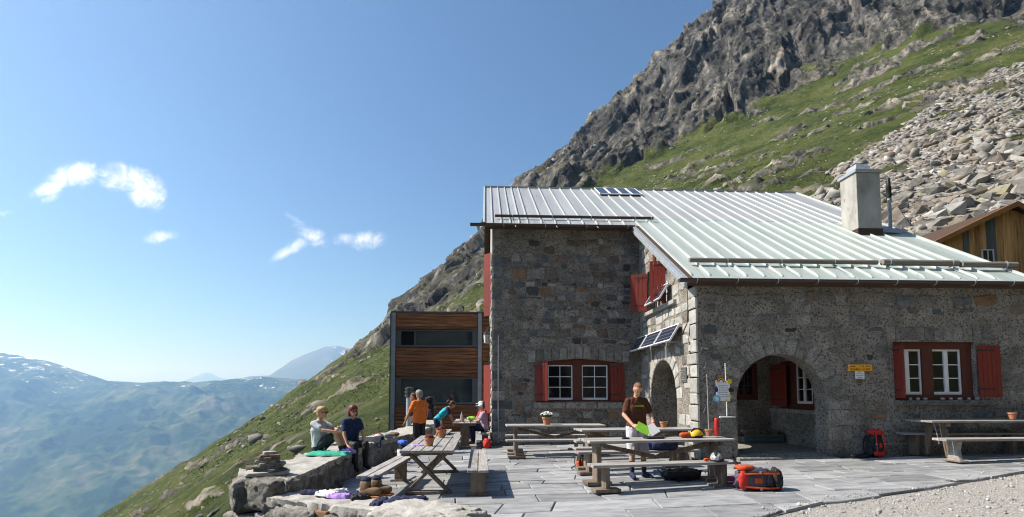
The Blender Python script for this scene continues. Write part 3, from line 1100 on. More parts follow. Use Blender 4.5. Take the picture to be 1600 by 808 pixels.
def pick(rg, table):
    t = rg.random() * sum(w for _, w in table)
    for k, w in table:
        t -= w
        if t <= 0:
            return k
    return table[-1][0]


def wedge_ring(cx, cz, r0, r1, n, fr, proud, rg, a0=0.0, a1=math.pi, gap=0.02):
    out = []
    for i in range(n):
        b0 = a0 + (a1 - a0) * i / n + gap / r1
        b1 = a0 + (a1 - a0) * (i + 1) / n - gap / r1
        ro = r1 * rg.uniform(0.93, 1.04)
        mid = (b0 + b1) / 2
        lp = [(cx + r0 * math.cos(b0), cz + r0 * math.sin(b0)), (cx + ro * math.cos(b0), cz + ro * math.sin(b0)),
              (cx + ro * 1.01 * math.cos(mid), cz + ro * 1.01 * math.sin(mid)),
              (cx + ro * math.cos(b1), cz + ro * math.sin(b1)), (cx + r0 * math.cos(b1), cz + r0 * math.sin(b1)),
              (cx + r0 * math.cos(mid), cz + r0 * math.sin(mid))]
        out.append(lp)
    return out


# ================================================================== THE HUT
YM, YF, XC, XL, XR = 16.57, 12.10, 4.84, 0.21, 12.80
PITCH = 0.595


def roof_z(y):
    return 4.14 + PITCH * (y - 11.9)


hut = thing('mountain_hut', 'two storey rubble stone mountain hut with pale metal roof and arched porch', 'hut', (XC, YM, 0))
F_MAIN = (Vector((XL, YM, 0)), EX, EZ, -EY)
F_WING = (Vector((XC, YF, 0)), EX, EZ, -EY)
F_SIDE = (Vector((XC, YM, 0)), -EY, EZ, -EX)          # x runs from the main wall towards the front
F_LEFT = (Vector((XL, 27.0, 0)), -EY, EZ, -EX)

# openings (2-D, in each wall's own plane)
mw = rect(1.55 - XL, 4.33 - XL, 1.26, 2.50)
main_win = [(1.34, 1.26), (4.10, 1.26), (4.10, 2.44), (3.4, 2.54), (2.72, 2.58), (2.0, 2.54), (1.34, 2.44)]
wing_arch = arch_loop(5.74 - XC, 7.85 - XC, -0.25, 2.44)
wing_win = rect(9.50 - XC, 11.50 - XC, 1.38, 2.74)
side_arch = arch_loop(16.57 - 15.56, 16.57 - 13.45, -0.25, 2.43)
side_win = rect(16.57 - 15.75, 16.57 - 14.0, 3.92, 5.12)
main_out = rect(0, XC - XL, -0.4, 6.72)
wing_out = rect(0, XR - XC, -0.4, 4.20)
side_out = [(0, -0.4), (YM - YF, -0.4), (YM - YF, roof_z(YF) - 0.12), (0, roof_z(YM) - 0.12)]
left_out = [(0, -1.0), (27.0 - YM - 0.012, -1.0), (27.0 - YM - 0.012, roof_z(YM) - 0.12), (27.0 - 21.6, roof_z(21.6) - 0.14), (0, roof_z(16.2) - 0.12)]

w_main = wall_solid('wall', F_MAIN, main_out, [main_win], 0.50, M['mortar'], hut)
w_wing = wall_solid('wall', F_WING, wing_out, [wing_arch, wing_win], 0.45, M['mortar'], hut)
w_side = wall_solid('wall', (Vector((XC, YM + 0.002, 0)), -EY, EZ, -EX), side_out, [side_arch, side_win], 0.45, M['mortar'], hut)
w_left = wall_solid('wall', F_LEFT, left_out, [], 0.45, M['st_pale'], hut)
bk = MB()
bk.span(XL + 0.01, XR, 26.6, 27.0, -0.4, 6.8)
bk.add([(XR, YF, -0.4), (XR, 27, -0.4), (XR, 27, 6.7), (XR, 21.55, 9.75), (XR, YF, 4.1),
        (XR - 0.4, YF + .46, -0.4), (XR - 0.4, 26.6, -0.4), (XR - 0.4, 26.6, 6.7), (XR - 0.4, 21.55, 9.7), (XR - 0.4, YF + .46, 4.1)],
       [(0, 1, 2, 3, 4), (9, 8, 7, 6, 5), (0, 5, 6, 1), (1, 6, 7, 2), (2, 7, 8, 3), (3, 8, 9, 4), (4, 9, 5, 0)])
bk.build('wall', M['mortar'], hut)

rg = random.Random(3)
# main wall: well coloured rubble
tab_main = [('st_grey', 44), ('mortar', 10), ('st_blue', 15), ('st_brown', 17), ('st_rust', 6), ('st_dark', 6), ('st_pale', 2)]
lint = []
for i in range(13):                                     # flat arch of upright blocks over the main window
    x0 = 1.10 + i * 0.245
    mid = abs(x0 + 0.12 - 2.72) / 1.6
    lint.append([(x0 + 0.012, 2.60 - 0.13 * mid), (x0 + 0.235, 2.60 - 0.13 * mid), (x0 + 0.24, 2.98 - 0.14 * mid + rg.uniform(-.02, .02)), (x0 + 0.008, 2.98 - 0.14 * mid + rg.uniform(-.02, .02))])
sill_main = rect(1.30, 4.18, 1.06, 1.25)
quoin_main = []
z = 0.02
k = 0
while z < 6.5:
    h = rg.uniform(0.24, 0.36)
    quoin_main.append(rect(0.0, rg.uniform(0.50, 0.66) if k % 2 else rg.uniform(0.28, 0.40), z + 0.012, z + h - 0.012))
    z += h
    k += 1
av = [grow(main_win, 0.10), sill_main, rect(1.08, 4.32, 2.42, 3.02)] + [grow(q, -0.01) for q in quoin_main]
for lp in lay_stones(XC - XL, 6.55, rg, rect(0.02, XC - XL - 0.05, 0.0, 6.50), av, rowh=(0.13, 0.30), lenr=(0.9, 2.3), keep=0.93, gap=0.016):
    V, F = stone_geo(lp, F_MAIN, rg.uniform(0.012, 0.050), rg)
    STONES.append((area(lp), V, F, pick(rg, tab_main)))
# wing: mostly flush, rendered over; fewer coloured stones
tab_wing = [('st_grey', 50), ('mortar', 32), ('st_blue', 6), ('st_brown', 6), ('st_rust', 1.5), ('st_dark', 3.5), ('st_pale', 1)]
ca = (5.74 + 7.85) / 2 - XC
ra = (7.85 - 5.74) / 2
zsA = 2.44 - ra
wlint = []
for i in range(11):
    x0 = 4.50 + i * 0.235
    wlint.append([(x0 + 0.01, 2.78), (x0 + 0.225, 2.78), (x0 + 0.23, 3.10 + rg.uniform(-.03, .03)), (x0 + 0.006, 3.10 + rg.uniform(-.03, .03))])
jamb = []
for sx in (-1, 1):
    z = 0.06
    while z < zsA - 0.05:
        h = min(rg.uniform(0.26, 0.40), zsA - z)
        w = rg.uniform(0.36, 0.72)
        xa = ca - ra - w if sx < 0 else ca + ra + 0.02
        jamb.append(rect(max(0.02, xa + 0.012), (ca - ra - 0.02) if sx < 0 else xa + w, z + 0.012, z + h - 0.012))
        z += h
av = [grow(wing_arch, 0.06), grow(wing_win, 0.10), rect(4.48, 7.12, 2.74, 3.14), rect(4.62, 6.8, 1.2, 1.40)] + jamb
av.append([(ca + (ra + 0.52) * math.cos(math.pi * i / 14), zsA + (ra + 0.52) * math.sin(math.pi * i / 14)) for i in range(15)])
for lp in lay_stones(XR - XC, 4.1, rg, rect(0.02, XR - XC, 0.0, 4.02), av, rowh=(0.14, 0.32), lenr=(0.9, 2.2), keep=0.88, gap=0.018):
    V, F = stone_geo(lp, F_WING, rg.uniform(0.004, 0.034), rg)
    STONES.append((area(lp), V, F, pick(rg, tab_wing)))
# sunlit side wall: squared pale blocks round the arch, rough render above
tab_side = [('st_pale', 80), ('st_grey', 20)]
cs = (side_arch[0][0] + side_arch[-1][0]) / 2
rs = (side_arch[-1][0] - side_arch[0][0]) / 2
zsS = 2.43 - rs
av = [grow(side_arch, 0.05), grow(side_win, 0.08)]
av.append([(cs + (rs + 0.42) * math.cos(math.pi * i / 14), zsS + (rs + 0.42) * math.sin(math.pi * i / 14)) for i in range(15)])
so_in = [(0.05, 0), (YM - YF - 0.03, 0), (YM - YF - 0.03, roof_z(YF) - 0.25), (0.05, roof_z(YM) - 0.4)]
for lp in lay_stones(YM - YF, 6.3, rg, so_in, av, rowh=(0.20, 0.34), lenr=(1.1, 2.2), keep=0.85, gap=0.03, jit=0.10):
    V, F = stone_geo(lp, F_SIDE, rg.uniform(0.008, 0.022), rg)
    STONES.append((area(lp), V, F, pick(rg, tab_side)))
# left wall, seen edge-on in the sun
for lp in lay_stones(3.2, 6.2, rg, rect(0.0, 3.2, -0.2, 6.1), [], rowh=(0.2, 0.36), lenr=(1.0, 2.0), keep=0.8, gap=0.04):
    lp = [(x + 27.0 - YM - 3.2, y) for (x, y) in lp]
    V, F = stone_geo(lp, F_LEFT, rg.uniform(0.02, 0.05), rg)
    STONES.append((area(lp) * 0.2, V, F, 'st_pale'))
STONES.sort(key=lambda s: -s[0])
for (a, V, F, k) in STONES[:300]:
    obj('stone', raw_mesh('stone', V, F, M[k]), hut)
rest = MB()
keys = ['mortar', 'st_grey', 'st_blue', 'st_brown', 'st_rust', 'st_dark', 'st_pale']
for (a, V, F, k) in STONES[300:]:
    rest.add(V, F, keys.index(k))
o = obj('small_stones', raw_mesh('small_stones', rest.v, rest.f, [M[k] for k in keys], rest.m), hut)
tag(o, kind='stuff')


def blocks(name, loops, fr, proud, table):
    for lp in loops:
        V, F = stone_geo(lp, fr, proud * rg.uniform(0.7, 1.3), rg)
        obj(name, raw_mesh(name, V, F, M[pick(rg, table)]), hut)


g_tab = [('st_grey', 1)]
blocks('lintel_block', lint, F_MAIN, 0.03, g_tab)
blocks('corner_block', quoin_main, F_MAIN, 0.018, [('st_grey', 8), ('st_blue', 2)])
blocks('lintel_block', wlint, F_WING, 0.02, g_tab)
blocks('jamb_block', jamb, F_WING, 0.02, g_tab)
blocks('arch_stone', wedge_ring(ca, zsA, ra + 0.015, ra + 0.46, 15, F_WING, 0.02, rg), F_WING, 0.022, g_tab)
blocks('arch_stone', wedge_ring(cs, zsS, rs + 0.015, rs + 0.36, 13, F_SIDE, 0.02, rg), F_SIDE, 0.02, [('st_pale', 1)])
# ragged toothed edges where the walls turn the corner in the sun
tooth = []
z = 0.02
while z < 3.95:
    h = rg.uniform(0.22, 0.38)
    tooth.append(rect(YM - YF - rg.uniform(0.3, 0.62), YM - YF + 0.012, z + 0.01, z + h - 0.01))
    z += h
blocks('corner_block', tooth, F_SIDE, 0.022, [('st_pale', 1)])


# ------------------------------------------------------------------ windows
def sash(fr, parent, x0, x1, z0, z1, cols, rows, depth, bar=0.045, mun=0.022, leaves=1, mat='white'):
    """white casement: outer frame, glazing bars and single panes, depth metres behind the wall face"""
    b = MB()
    O, ex, ey, en = fr

    def bx(xa, xb, za, zb, d0, d1):
        b.plate(rect(xa, xb, za, zb), fr, d0, d1)
    d0, d1 = -depth - 0.05, -depth
    bx(x0, x0 + bar, z0, z1, d0, d1)
    bx(x1 - bar, x1, z0, z1, d0, d1)
    bx(x0 + bar, x1 - bar, z0, z0 + bar * 1.5, d0, d1)
    bx(x0 + bar, x1 - bar, z1 - bar, z1, d0, d1)
    xi0, xi1, zi0, zi1 = x0 + bar, x1 - bar, z0 + bar * 1.5, z1 - bar
    for i in range(1, cols):
        x = xi0 + (xi1 - xi0) * i / cols
        wv = 0.05 if (leaves == 2 and i * 2 == cols) else mun / 2
        bx(x - wv, x + wv, zi0, zi1, d0 + 0.006, d1 + (0.006 if wv > 0.03 else -0.004))
    for j in range(1, rows):
        z = zi0 + (zi1 - zi0) * j / rows
        bx(xi0, xi1, z - mun / 2, z + mun / 2, d0 + 0.009, d1 - 0.008)
    s = b.build('sash', M[mat], parent)
    for i in range(cols):
        for j in range(rows):
            xa, xb = xi0 + (xi1 - xi0) * i / cols, xi0 + (xi1 - xi0) * (i + 1) / cols
            za, zb = zi0 + (zi1 - zi0) * j / rows, zi0 + (zi1 - zi0) * (j + 1) / rows
            g = MB()
            g.plate(rect(xa, xb, za, zb), fr, d0 + 0.012 + 0.0008 * ((i * 7 + j * 3) % 5), d0 + 0.020 + 0.0008 * ((i * 7 + j * 3) % 5))
            g.build('pane', M['glass'], parent)
    return s


def shutter(parent, fr, boards=4, w=0.45, h=1.15, cross=True, battens=True, flip=1):
    """plank shutter in the frame fr with its hinge side at x = 0"""
    b = MB()
    bw = w / boards
    for i in range(boards):
        b.plate(rect(i * bw + 0.003, (i + 1) * bw - 0.003, 0, h), fr, 0, 0.026)
    if battens:
        for z in (0.12, h - 0.16):
            b.plate(rect(0.02, w - 0.02, z, z + 0.07), fr, -0.022, -0.002)
    s = b.build('shutter', M['red'], parent, bevel=0.004)
    for z in (0.17, h - 0.13):
        hg = MB()
        hg.plate(rect(-0.03, w * 0.72, z, z + 0.035), fr, 0.0262, 0.0315)
        hg.build('hinge_strap', M['steel_black'], parent)
    if cross:                                             # little carved cross
        c = MB()
        for a in (0.7, -0.7):
            cx, cz = w * 0.5, h * 0.82
            dx, dz = 0.055 * math.cos(a), 0.055 * math.sin(a)
            nx, nz = -0.010 * math.sin(a), 0.010 * math.cos(a)
            c.plate([(cx - dx - nx, cz - dz - nz), (cx + dx - nx, cz + dz - nz), (cx + dx + nx, cz + dz + nz), (cx - dx + nx, cz - dz + nz)], fr, 0.0262, 0.0275 + (0.0008 if a > 0 else 0))
        c.build('cross_cut', M['black'], parent)
    return s


def frame_bars(fr, parts, mat, parent, name):
    b = MB()
    for (x0, x1, z0, z1, d0, d1) in parts:
        b.plate(rect(x0, x1, z0, z1), fr, d0, d1)
    return b.build(name, mat, parent, bevel=0.004)


# main window: two white six-pane sashes in a brown timber frame, shutters on both sides
fm = frame_bars(F_MAIN, [(1.36, 1.72, 1.262, 2.50, -0.22, -0.10), (2.50, 2.79, 1.262, 2.56, -0.22, -0.06), (3.60, 4.08, 1.262, 2.46, -0.22, -0.10),
                         (1.36, 4.08, 2.39, 2.56, -0.225, -0.085), (1.36, 4.08, 1.24, 1.31, -0.228, -0.07)], M['brown'], hut, 'window')
sash(F_MAIN, fm, 1.71, 2.51, 1.31, 2.40, 2, 3, 0.105)
sash(F_MAIN, fm, 2.78, 3.61, 1.31, 2.40, 2, 3, 0.105)
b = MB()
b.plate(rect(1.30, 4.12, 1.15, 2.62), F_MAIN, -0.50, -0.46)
b.build('room_shade', M['dark'], hut)  # plate behind the panes, the room's darkness put into its colour
a = R(24)
shutter(fm, (Vector((XL + 1.32, YM - 0.02, 1.29)), Vector((math.cos(a), -math.sin(a), 0)), EZ, Vector((-math.sin(a), -math.cos(a), 0))), 4, 0.42, 1.16)
a = R(-6)
shutter(fm, (Vector((XL + 3.66, YM - 0.03, 1.29)), EX, EZ, -EY), 4, 0.44, 1.16)
sl = MB()
for i in range(3):
    xa = 1.28 + i * 0.98
    sl.plate(rect(xa + 0.006, xa + 0.97, 1.05, 1.235), F_MAIN, -0.2, 0.09)
sl.build('sill', M['st_grey'], fm, bevel=0.012)
# dried flowers behind the lower left pane's edge: a little jug and sprig on the inner sill
# wing window: recessed, two double casements; one shutter folded back, one edge-on
fw = frame_bars(F_WING, [(4.66, 4.76, 1.40, 2.735, -0.30, -0.12), (5.44, 5.70, 1.40, 2.735, -0.30, -0.10), (6.42, 6.66, 1.40, 2.735, -0.30, -0.10),
                         (4.66, 6.66, 2.57, 2.737, -0.306, -0.09), (4.66, 6.66, 1.385, 1.50, -0.304, -0.08)], M['brown'], hut, 'window')
sash(F_WING, fw, 4.755, 5.445, 1.50, 2.572, 2, 3, 0.15, leaves=2)
sash(F_WING, fw, 5.695, 6.425, 1.50, 2.572, 2, 3, 0.15, leaves=2)
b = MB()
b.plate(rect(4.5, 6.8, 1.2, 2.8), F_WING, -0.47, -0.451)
b.build('room_shade', M['dark'], hut)
shutter(fw, (Vector((XC + 6.66, YF - 0.045, 1.45)), EX, EZ, -EY), 5, 0.56, 1.20, cross=False)
a = R(86)
shutter(fw, (Vector((XC + 4.69, YF + 0.10, 1.42)), Vector((math.cos(a), -math.sin(a), 0)), EZ, Vector((-math.sin(a), -math.cos(a), 0))), 3, 0.36, 1.22, cross=False)
sl = MB()
sl.plate(rect(4.62, 7.06, 1.25, 1.375), F_WING, -0.25, 0.11)
sl.build('sill', M['st_grey'], fw, bevel=0.012)
for i, x in enumerate((5.0, 5.18, 5.36, 5.78, 5.98, 6.2, 6.42, 6.62)):       # pebbles collected on the sill
    pb = MB()
    pb.ball((XC + x, YF - 0.035, 1.375 + 0.03), 0.05, 7, sc=(rg.uniform(0.8, 1.3), 0.7, 0.7))
    pb.build('sill_pebble', M['st_pale'], fw, smooth=True)
# side window under the eave: open shutters
fs = frame_bars(F_SIDE, [(0.83, 0.95, 3.93, 5.10, -0.32, -0.20), (2.44, 2.56, 3.93, 5.10, -0.32, -0.20), (0.83, 2.56, 4.98, 5.11, -0.325, -0.19), (0.83, 2.56, 3.925, 4.02, -0.324, -0.19),
                         (1.62, 1.76, 4.0, 5.0, -0.318, -0.21)], M['brown'], hut, 'window')
sash(F_SIDE, fs, 0.94, 1.63, 4.01, 4.99, 2, 3, 0.24)
sash(F_SIDE, fs, 1.75, 2.45, 4.01, 4.99, 2, 3, 0.24)
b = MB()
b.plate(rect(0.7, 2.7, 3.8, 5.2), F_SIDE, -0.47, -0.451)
b.build('room_shade', M['dark'], hut)
shutter(fs, (Vector((XC - 0.02, YM - 0.86, 3.95)), Vector((-0.90, 0.43, 0)), EZ, Vector((-0.43, -0.90, 0))), 4, 0.50, 1.13)
shutter(fs, (Vector((XC - 0.02, YM - 2.52, 3.98)), Vector((-0.94, 0.34, 0)).normalized(), EZ, Vector((-0.34, -0.94, 0))), 4, 0.42, 1.10, cross=False)
sl = MB()
sl.plate(rect(0.62, 3.25, 3.80, 3.915), F_SIDE, -0.2, 0.10)
sl.build('sill', M['st_pale'], fs, bevel=0.012)
# little brown hatch under the roof edge
b = MB()
b.plate(rect(1.46, 1.66, 5.28, 5.55), F_SIDE, 0.004, 0.03)
b.build('hatch', M['brown'], hut)
# left wall shutters, seen edge-on
for (y, z0, z1) in ((17.6, 4.35, 5.45), (18.35, 4.9, 6.35), (19.6, 4.35, 6.4), (17.9, 0.85, 2.45), (18.7, 0.9, 2.5)):
    s_ = MB()
    q = Vector((XL - 0.03, y, z0))
    dr = Vector((-0.62, 0.78, 0)).normalized()
    for i in range(3):
        s_.plate(rect(i * 0.125 + .002, i * 0.125 + 0.122, 0, z1 - z0), (q, dr, EZ, Vector((-dr.y, dr.x, 0))), -0.03, 0.0)
    s_.build('shutter', M['red'], hut)
cd = MB()
cd.tube((XL + 0.19, YM - 0.03, 0.0), (XL + 0.19, YM - 0.03, 3.3), 0.014, n=6)
cd.build('conduit', M['galv'], hut)

# ------------------------------------------------------------------ porch inside the arches
pf = MB()
pf.span(XC + 0.46, 8.40, YF + 0.46, 15.55, -0.3, 0.14)
pf.span(5.76, 7.83, YF + 0.02, YF + 0.455, -0.3, 0.135)
pf.build('porch_floor', M['st_grey'], hut)
stp = MB()
stp.span(5.66, 8.0, YF - 0.20, YF + 0.015, -0.3, 0.10)
stp.build('step', M['st_grey'], hut, bevel=0.02)
F_PB = (Vector((XC + 0.46, 15.55, 0)), EX, EZ, -EY)
F_PR = (Vector((8.40, 15.55, 0)), -EY, EZ, -EX)
wall_solid('wall', F_PB, rect(0, 3.3, -0.2, 3.6), [rect(1.5, 2.75, 1.32, 2.4)], 0.3, M['mortar'], hut)
wall_solid('wall', F_PR, rect(-0.3, 3.0, -0.2, 3.6), [rect(0.55, 2.75, 1.10, 2.42)], 0.3, M['mortar'], hut)
cl_ = MB()
cl_.span(XC + 0.455, 8.7, YF + 0.455, 15.8, 3.3, 3.42)
cl_.build('porch_ceiling', M['soffit'], hut)
fp = frame_bars(F_PR, [(0.55, 1.28, 1.12, 2.42, -0.16, -0.08), (1.96, 2.20, 1.12, 2.42, -0.16, -0.06), (0.55, 2.75, 2.30, 2.425, -0.165, -0.05), (0.55, 2.75, 1.105, 1.25, -0.164, -0.05), (2.66, 2.752, 1.12, 2.42, -0.162, -0.05)], M['brown'], hut, 'window')
sash(F_PR, fp, 1.27, 1.97, 1.25, 2.30, 2, 3, 0.06, leaves=2)
sash(F_PR, fp, 2.20, 2.66, 1.25, 2.30, 2, 3, 0.06)
shutter(fp, (Vector((8.37, 15.45, 1.16)), -EY, EZ, -EX), 5, 0.84, 1.18, cross=False)
sl = MB()
sl.plate(rect(0.1, 2.95, 1.0, 1.09), F_PR, 0.002, 0.10)
sl.build('sill', M['st_grey'], fp)
fb = frame_bars(F_PB, [(1.5, 1.6, 1.33, 2.4, -0.16, -0.05), (2.65, 2.75, 1.33, 2.4, -0.16, -0.05), (1.5, 2.75, 2.3, 2.402, -0.165, -0.045), (1.5, 2.75, 1.325, 1.42, -0.164, -0.045)], M['brown'], hut, 'window')
sash(F_PB, fb, 1.6, 2.65, 1.42, 2.3, 4, 3, 0.06, leaves=2, mat='brown')
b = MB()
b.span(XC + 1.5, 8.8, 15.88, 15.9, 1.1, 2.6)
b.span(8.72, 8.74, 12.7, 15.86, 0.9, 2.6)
b.build('room_shade', M['dark'], hut)

# ------------------------------------------------------------------ roof
XV0, XV1 = -0.06, 13.02
RIDGE_Y = 21.55
YE_M, YE_W, XW0 = 16.18, 11.88, 4.56      # eaves of main part and wing, wing's left verge
Y_JOIN = 16.95
NR = Vector((0, -PITCH, 1)).normalized()  # outward normal of the front slope
DN = Vector((0, -1, -PITCH)).normalized()


def rp(x, y, d=0.0):
    return Vector((x, y, roof_z(y))) + NR * d


deck = MB()


def slab(x0, x1, y0, y1, d0, d1, mb, m=0):
    P = [rp(x0, y0, d0), rp(x1, y0, d0), rp(x1, y1, d0), rp(x0, y1, d0), rp(x0, y0, d1), rp(x1, y0, d1), rp(x1, y1, d1), rp(x0, y1, d1)]
    mb.add(P, [(3, 2, 1, 0), (4, 5, 6, 7), (0, 1, 5, 4), (1, 2, 6, 5), (2, 3, 7, 6), (3, 0, 4, 7)], m)


slab(XV0 + 0.02, XV1 - 0.02, YE_M + 0.03, RIDGE_Y, -0.15, -0.012, deck)
slab(XW0 + 0.02, XV1 - 0.02, YE_W + 0.03, YE_M + 0.028, -0.15, -0.012, deck)
zr = roof_z(RIDGE_Y)
bz = zr - PITCH * (27.5 - RIDGE_Y)
deck.add([(XV0, RIDGE_Y, zr - 0.012), (XV1, RIDGE_Y, zr - 0.012), (XV1, 27.5, bz), (XV0, 27.5, bz), (XV0, RIDGE_Y, zr - 0.16), (XV1, RIDGE_Y, zr - 0.16), (XV1, 27.5, bz - 0.15), (XV0, 27.5, bz - 0.15)],
         [(0, 1, 2, 3), (7, 6, 5, 4), (0, 4, 5, 1), (1, 5, 6, 2), (2, 6, 7, 3), (3, 7, 4, 0)])
roof = deck.build('roof', M['soffit'], hut)
edges = [XV0, 0.20, 0.48, 0.755, 1.03, 1.30]
while edges[-1] < XV1 - 0.5:
    edges.append(edges[-1] + 0.432)
edges[-1] = XV1
for i in range(len(edges) - 1):
    x0, x1 = edges[i], edges[i + 1]
    rust = 11.9 < (x0 + x1) / 2 < 12.3
    y0 = Y_JOIN if x1 > XW0 + 0.3 else YE_M
    p = MB()
    slab(x0 + 0.004, x1 - 0.004, y0, RIDGE_Y - 0.01, -0.010, 0.0 + 0.0012 * (i % 3), p)
    p.build('roof_panel', M['roof'], roof)
    if x1 > XW0 + 0.3:
        p = MB()
        slab(max(x0, XW0) + 0.004, x1 - 0.004, YE_W, Y_JOIN + 0.12, -0.0105, -0.0062 + 0.0009 * (i % 3), p)
        p.build('roof_panel', M['rust_sheet'] if rust else M['roof_green'], roof)
    if 0 < i:
        s_ = MB()
        ya = YE_W + 0.30 if x0 > XW0 + 0.1 else YE_M + 0.16
        P = []
        w0 = 0.021
        for (yy, hh) in ((RIDGE_Y - 0.03, 0.042), (ya, 0.042), (ya - 0.10, 0.006)):
            P += [rp(x0 - w0, yy, -0.006), rp(x0 - w0 * 0.7, yy, hh), rp(x0 + w0 * 0.7, yy, hh), rp(x0 + w0, yy, -0.006)]
        s_.add(P, [(0, 1, 5, 4), (1, 2, 6, 5), (2, 3, 7, 6), (4, 5, 9, 8), (5, 6, 10, 9), (6, 7, 11, 10), (0, 3, 2, 1), (8, 9, 10, 11)])
        s_.build('roof_seam', M['seam'], roof)
# raised verges, ridge cap, eave strips
vg = MB()
slab(XV0 - 0.03, XV0 + 0.03, YE_M, RIDGE_Y, -0.16, 0.05, vg)
vg.build('verge_trim', M['seam'], roof)
vg = MB()
slab(XV1 - 0.03, XV1 + 0.03, YE_W, RIDGE_Y, -0.16, 0.05, vg)
vg.build('verge_trim', M['seam'], roof)
vg = MB()
slab(XW0 - 0.035, XW0 + 0.02, YE_W - 0.02, YE_M - 0.02, -0.19, -0.02, vg)
slab(XW0 - 0.05, XW0 - 0.036, YE_W - 0.02, YE_M - 0.02, -0.13, -0.10, vg)
slab(XW0 - 0.055, XW0 + 0.04, YE_W - 0.02, YE_M - 0.02, -0.018, 0.012, vg)
vg.build('verge_trim', M['galv'], roof)
rc = MB()
rc.span(XV0 - 0.03, XV1 + 0.03, RIDGE_Y - 0.06, RIDGE_Y + 0.10, zr - 0.02, zr + 0.045)
rc.build('ridge_cap', M['galv'], roof)


def half_pipe(name, x0, x1, y, z, r, parent, mat):
    b = MB()
    n = 8
    P, F = [], []
    for x in (x0, x1):
        for rr in (r, r - 0.008):
            for i in range(n + 1):
                a = math.pi + math.pi * i / n
                P.append((x, y + rr * math.cos(a), z + rr * math.sin(a)))
    q = n + 1
    for i in range(n):
        F.append((i, i + 1, 2 * q + i + 1, 2 * q + i))
        F.append((q + i + 1, q + i, 3 * q + i, 3 * q + i + 1))
        F.append((i + 1, i, q + i, q + i + 1))
        F.append((2 * q + i, 2 * q + i + 1, 3 * q + i + 1, 3 * q + i))
    F.append((0, 2 * q, 3 * q, q))
    F.append((n, q + n, 3 * q + n, 2 * q + n))
    b.add(P, F)
    b.add([(x0, y + r * math.cos(math.pi + math.pi * i / n), z + r * math.sin(math.pi + math.pi * i / n)) for i in range(n + 1)], [tuple(range(n + 1))])
    return b.build(name, mat, parent)


ge = half_pipe('gutter', XW0 - 0.20, XV1 + 0.1, YE_W - 0.075, 4.115, 0.085, roof, M['gutter'])
gm = half_pipe('gutter', -0.47, XW0 + 0.02, YE_M - 0.075, roof_z(YE_M) - 0.03, 0.08, roof, M['gutter'])
for gr_, y, z, xs_, r in ((ge, YE_W - 0.075, 4.115, np.arange(4.75, 13.0, 0.93), 0.092), (gm, YE_M - 0.075, roof_z(YE_M) - 0.03, np.arange(0.55, 4.5, 1.27), 0.087)):
    for x in xs_:
        s_ = MB()
        pts = [(x, y + r * math.cos(math.pi + math.pi * i / 6), z + r * math.sin(math.pi + math.pi * i / 6)) for i in range(7)] + [tuple(rp(x, y + 0.5, 0.012))]
        s_.path([(x, y - r, z + 0.02)] + pts, 0.011, n=5)
        s_.build('gutter_bracket', M['galv'], gr_)
fa = MB()                                              # fascia boards behind the gutters
slab(XW0 + 0.03, XV1 - 0.03, YE_W + 0.005, YE_W + 0.028, -0.17, -0.014, fa)
fa.build('fascia', M['soffit'], roof)
fa = MB()
slab(XV0 + 0.04, XW0 - 0.04, YE_M + 0.005, YE_M + 0.028, -0.17, -0.014, fa)
fa.build('fascia', M['soffit'], roof)


# snow guards: round logs on the wing, a slim pole on the main roof, held by hooks
def snow_log(x0, x1, y, r, mat, hooks, sag=0.0):
    b = MB()
    n = 7
    pts, rr = [], []
    for i in range(n):
        t_ = i / (n - 1)
        p = rp(x0 + (x1 - x0) * t_, y + rnd.uniform(-0.006, 0.006), 0.055 + r + sag * t_)
        pts.append(p)
        rr.append(r * (1 + rnd.uniform(-0.06, 0.06)))
    b.path(pts, rr, n=10)
    o = b.build('snow_guard', mat, roof, smooth=True)
    for x in hooks:
        h = MB()
        c = rp(x, y, 0.055 + r)
        k_ = [c + (DN * math.cos(t_) + NR * math.sin(t_)) * (r + 0.012) for t_ in np.linspace(R(-100), R(100), 7)]
        h.path(k_[::1], 0.011, n=5)
        h.path([rp(x, y + 0.35, 0.05), rp(x, y + 0.08, 0.03), rp(x, y - 0.30, 0.02), rp(x + 0.06, y - 0.85, 0.0)], 0.009, n=5)
        h.build('hook', M['galv'], o)


snow_log(4.96, 9.70, 12.80, 0.060, M['log'], (5.9, 7.25, 8.6))
snow_log(9.78, 11.72, 12.74, 0.082, M['log'], (9.95, 11.55))
snow_log(11.76, 13.2, 12.68, 0.075, M['log'], (12.9,))
snow_log(0.29, 5.35, 16.72, 0.046, M['gutter'], (0.85, 2.1, 3.35, 4.75, 5.28))

# chimney
ch = MB()
x0, x1, y0, y1 = 11.30, 12.06, 15.55, 16.30
ch.span(x0, x1, y0, y1, 5.9, 8.26)
chim = ch.build('chimney', M['concrete'], roof, bevel=0.012)
c2 = MB()
c2.span(x0 - 0.05, x1 + 0.05, y0 - 0.05, y1 + 0.05, 8.262, 8.36)
c2.build('cap', M['galv'], chim, bevel=0.01)
c2 = MB()
c2.box(((x0 + x1) / 2 - .06, (y0 + y1) / 2 - 0.02, 8.48), (0.50, 0.54, 0.23), taper=0.72)
c2.build('cowl', M['galv'], chim)
c2 = MB()
c2.span(x0 - 0.012, x1 + 0.012, y0 - 0.012, y1 + 0.012, 6.2, 6.52)
c2.build('flashing', M['gutter'], chim)
fl = MB()
slab(x1 + 0.1, x1 + 0.75, 15.7, 16.5, 0.045, 0.075, fl)
fl.build('flue_flashing', M['galv'], roof)
pp = MB()
pp.tube((12.98 - .15, 16.2, 6.5), (12.98 - .15, 16.2, 8.10), 0.055, n=12)
flue = pp.build('flue_pipe', M['galv'], roof, smooth=True)
pp = MB()
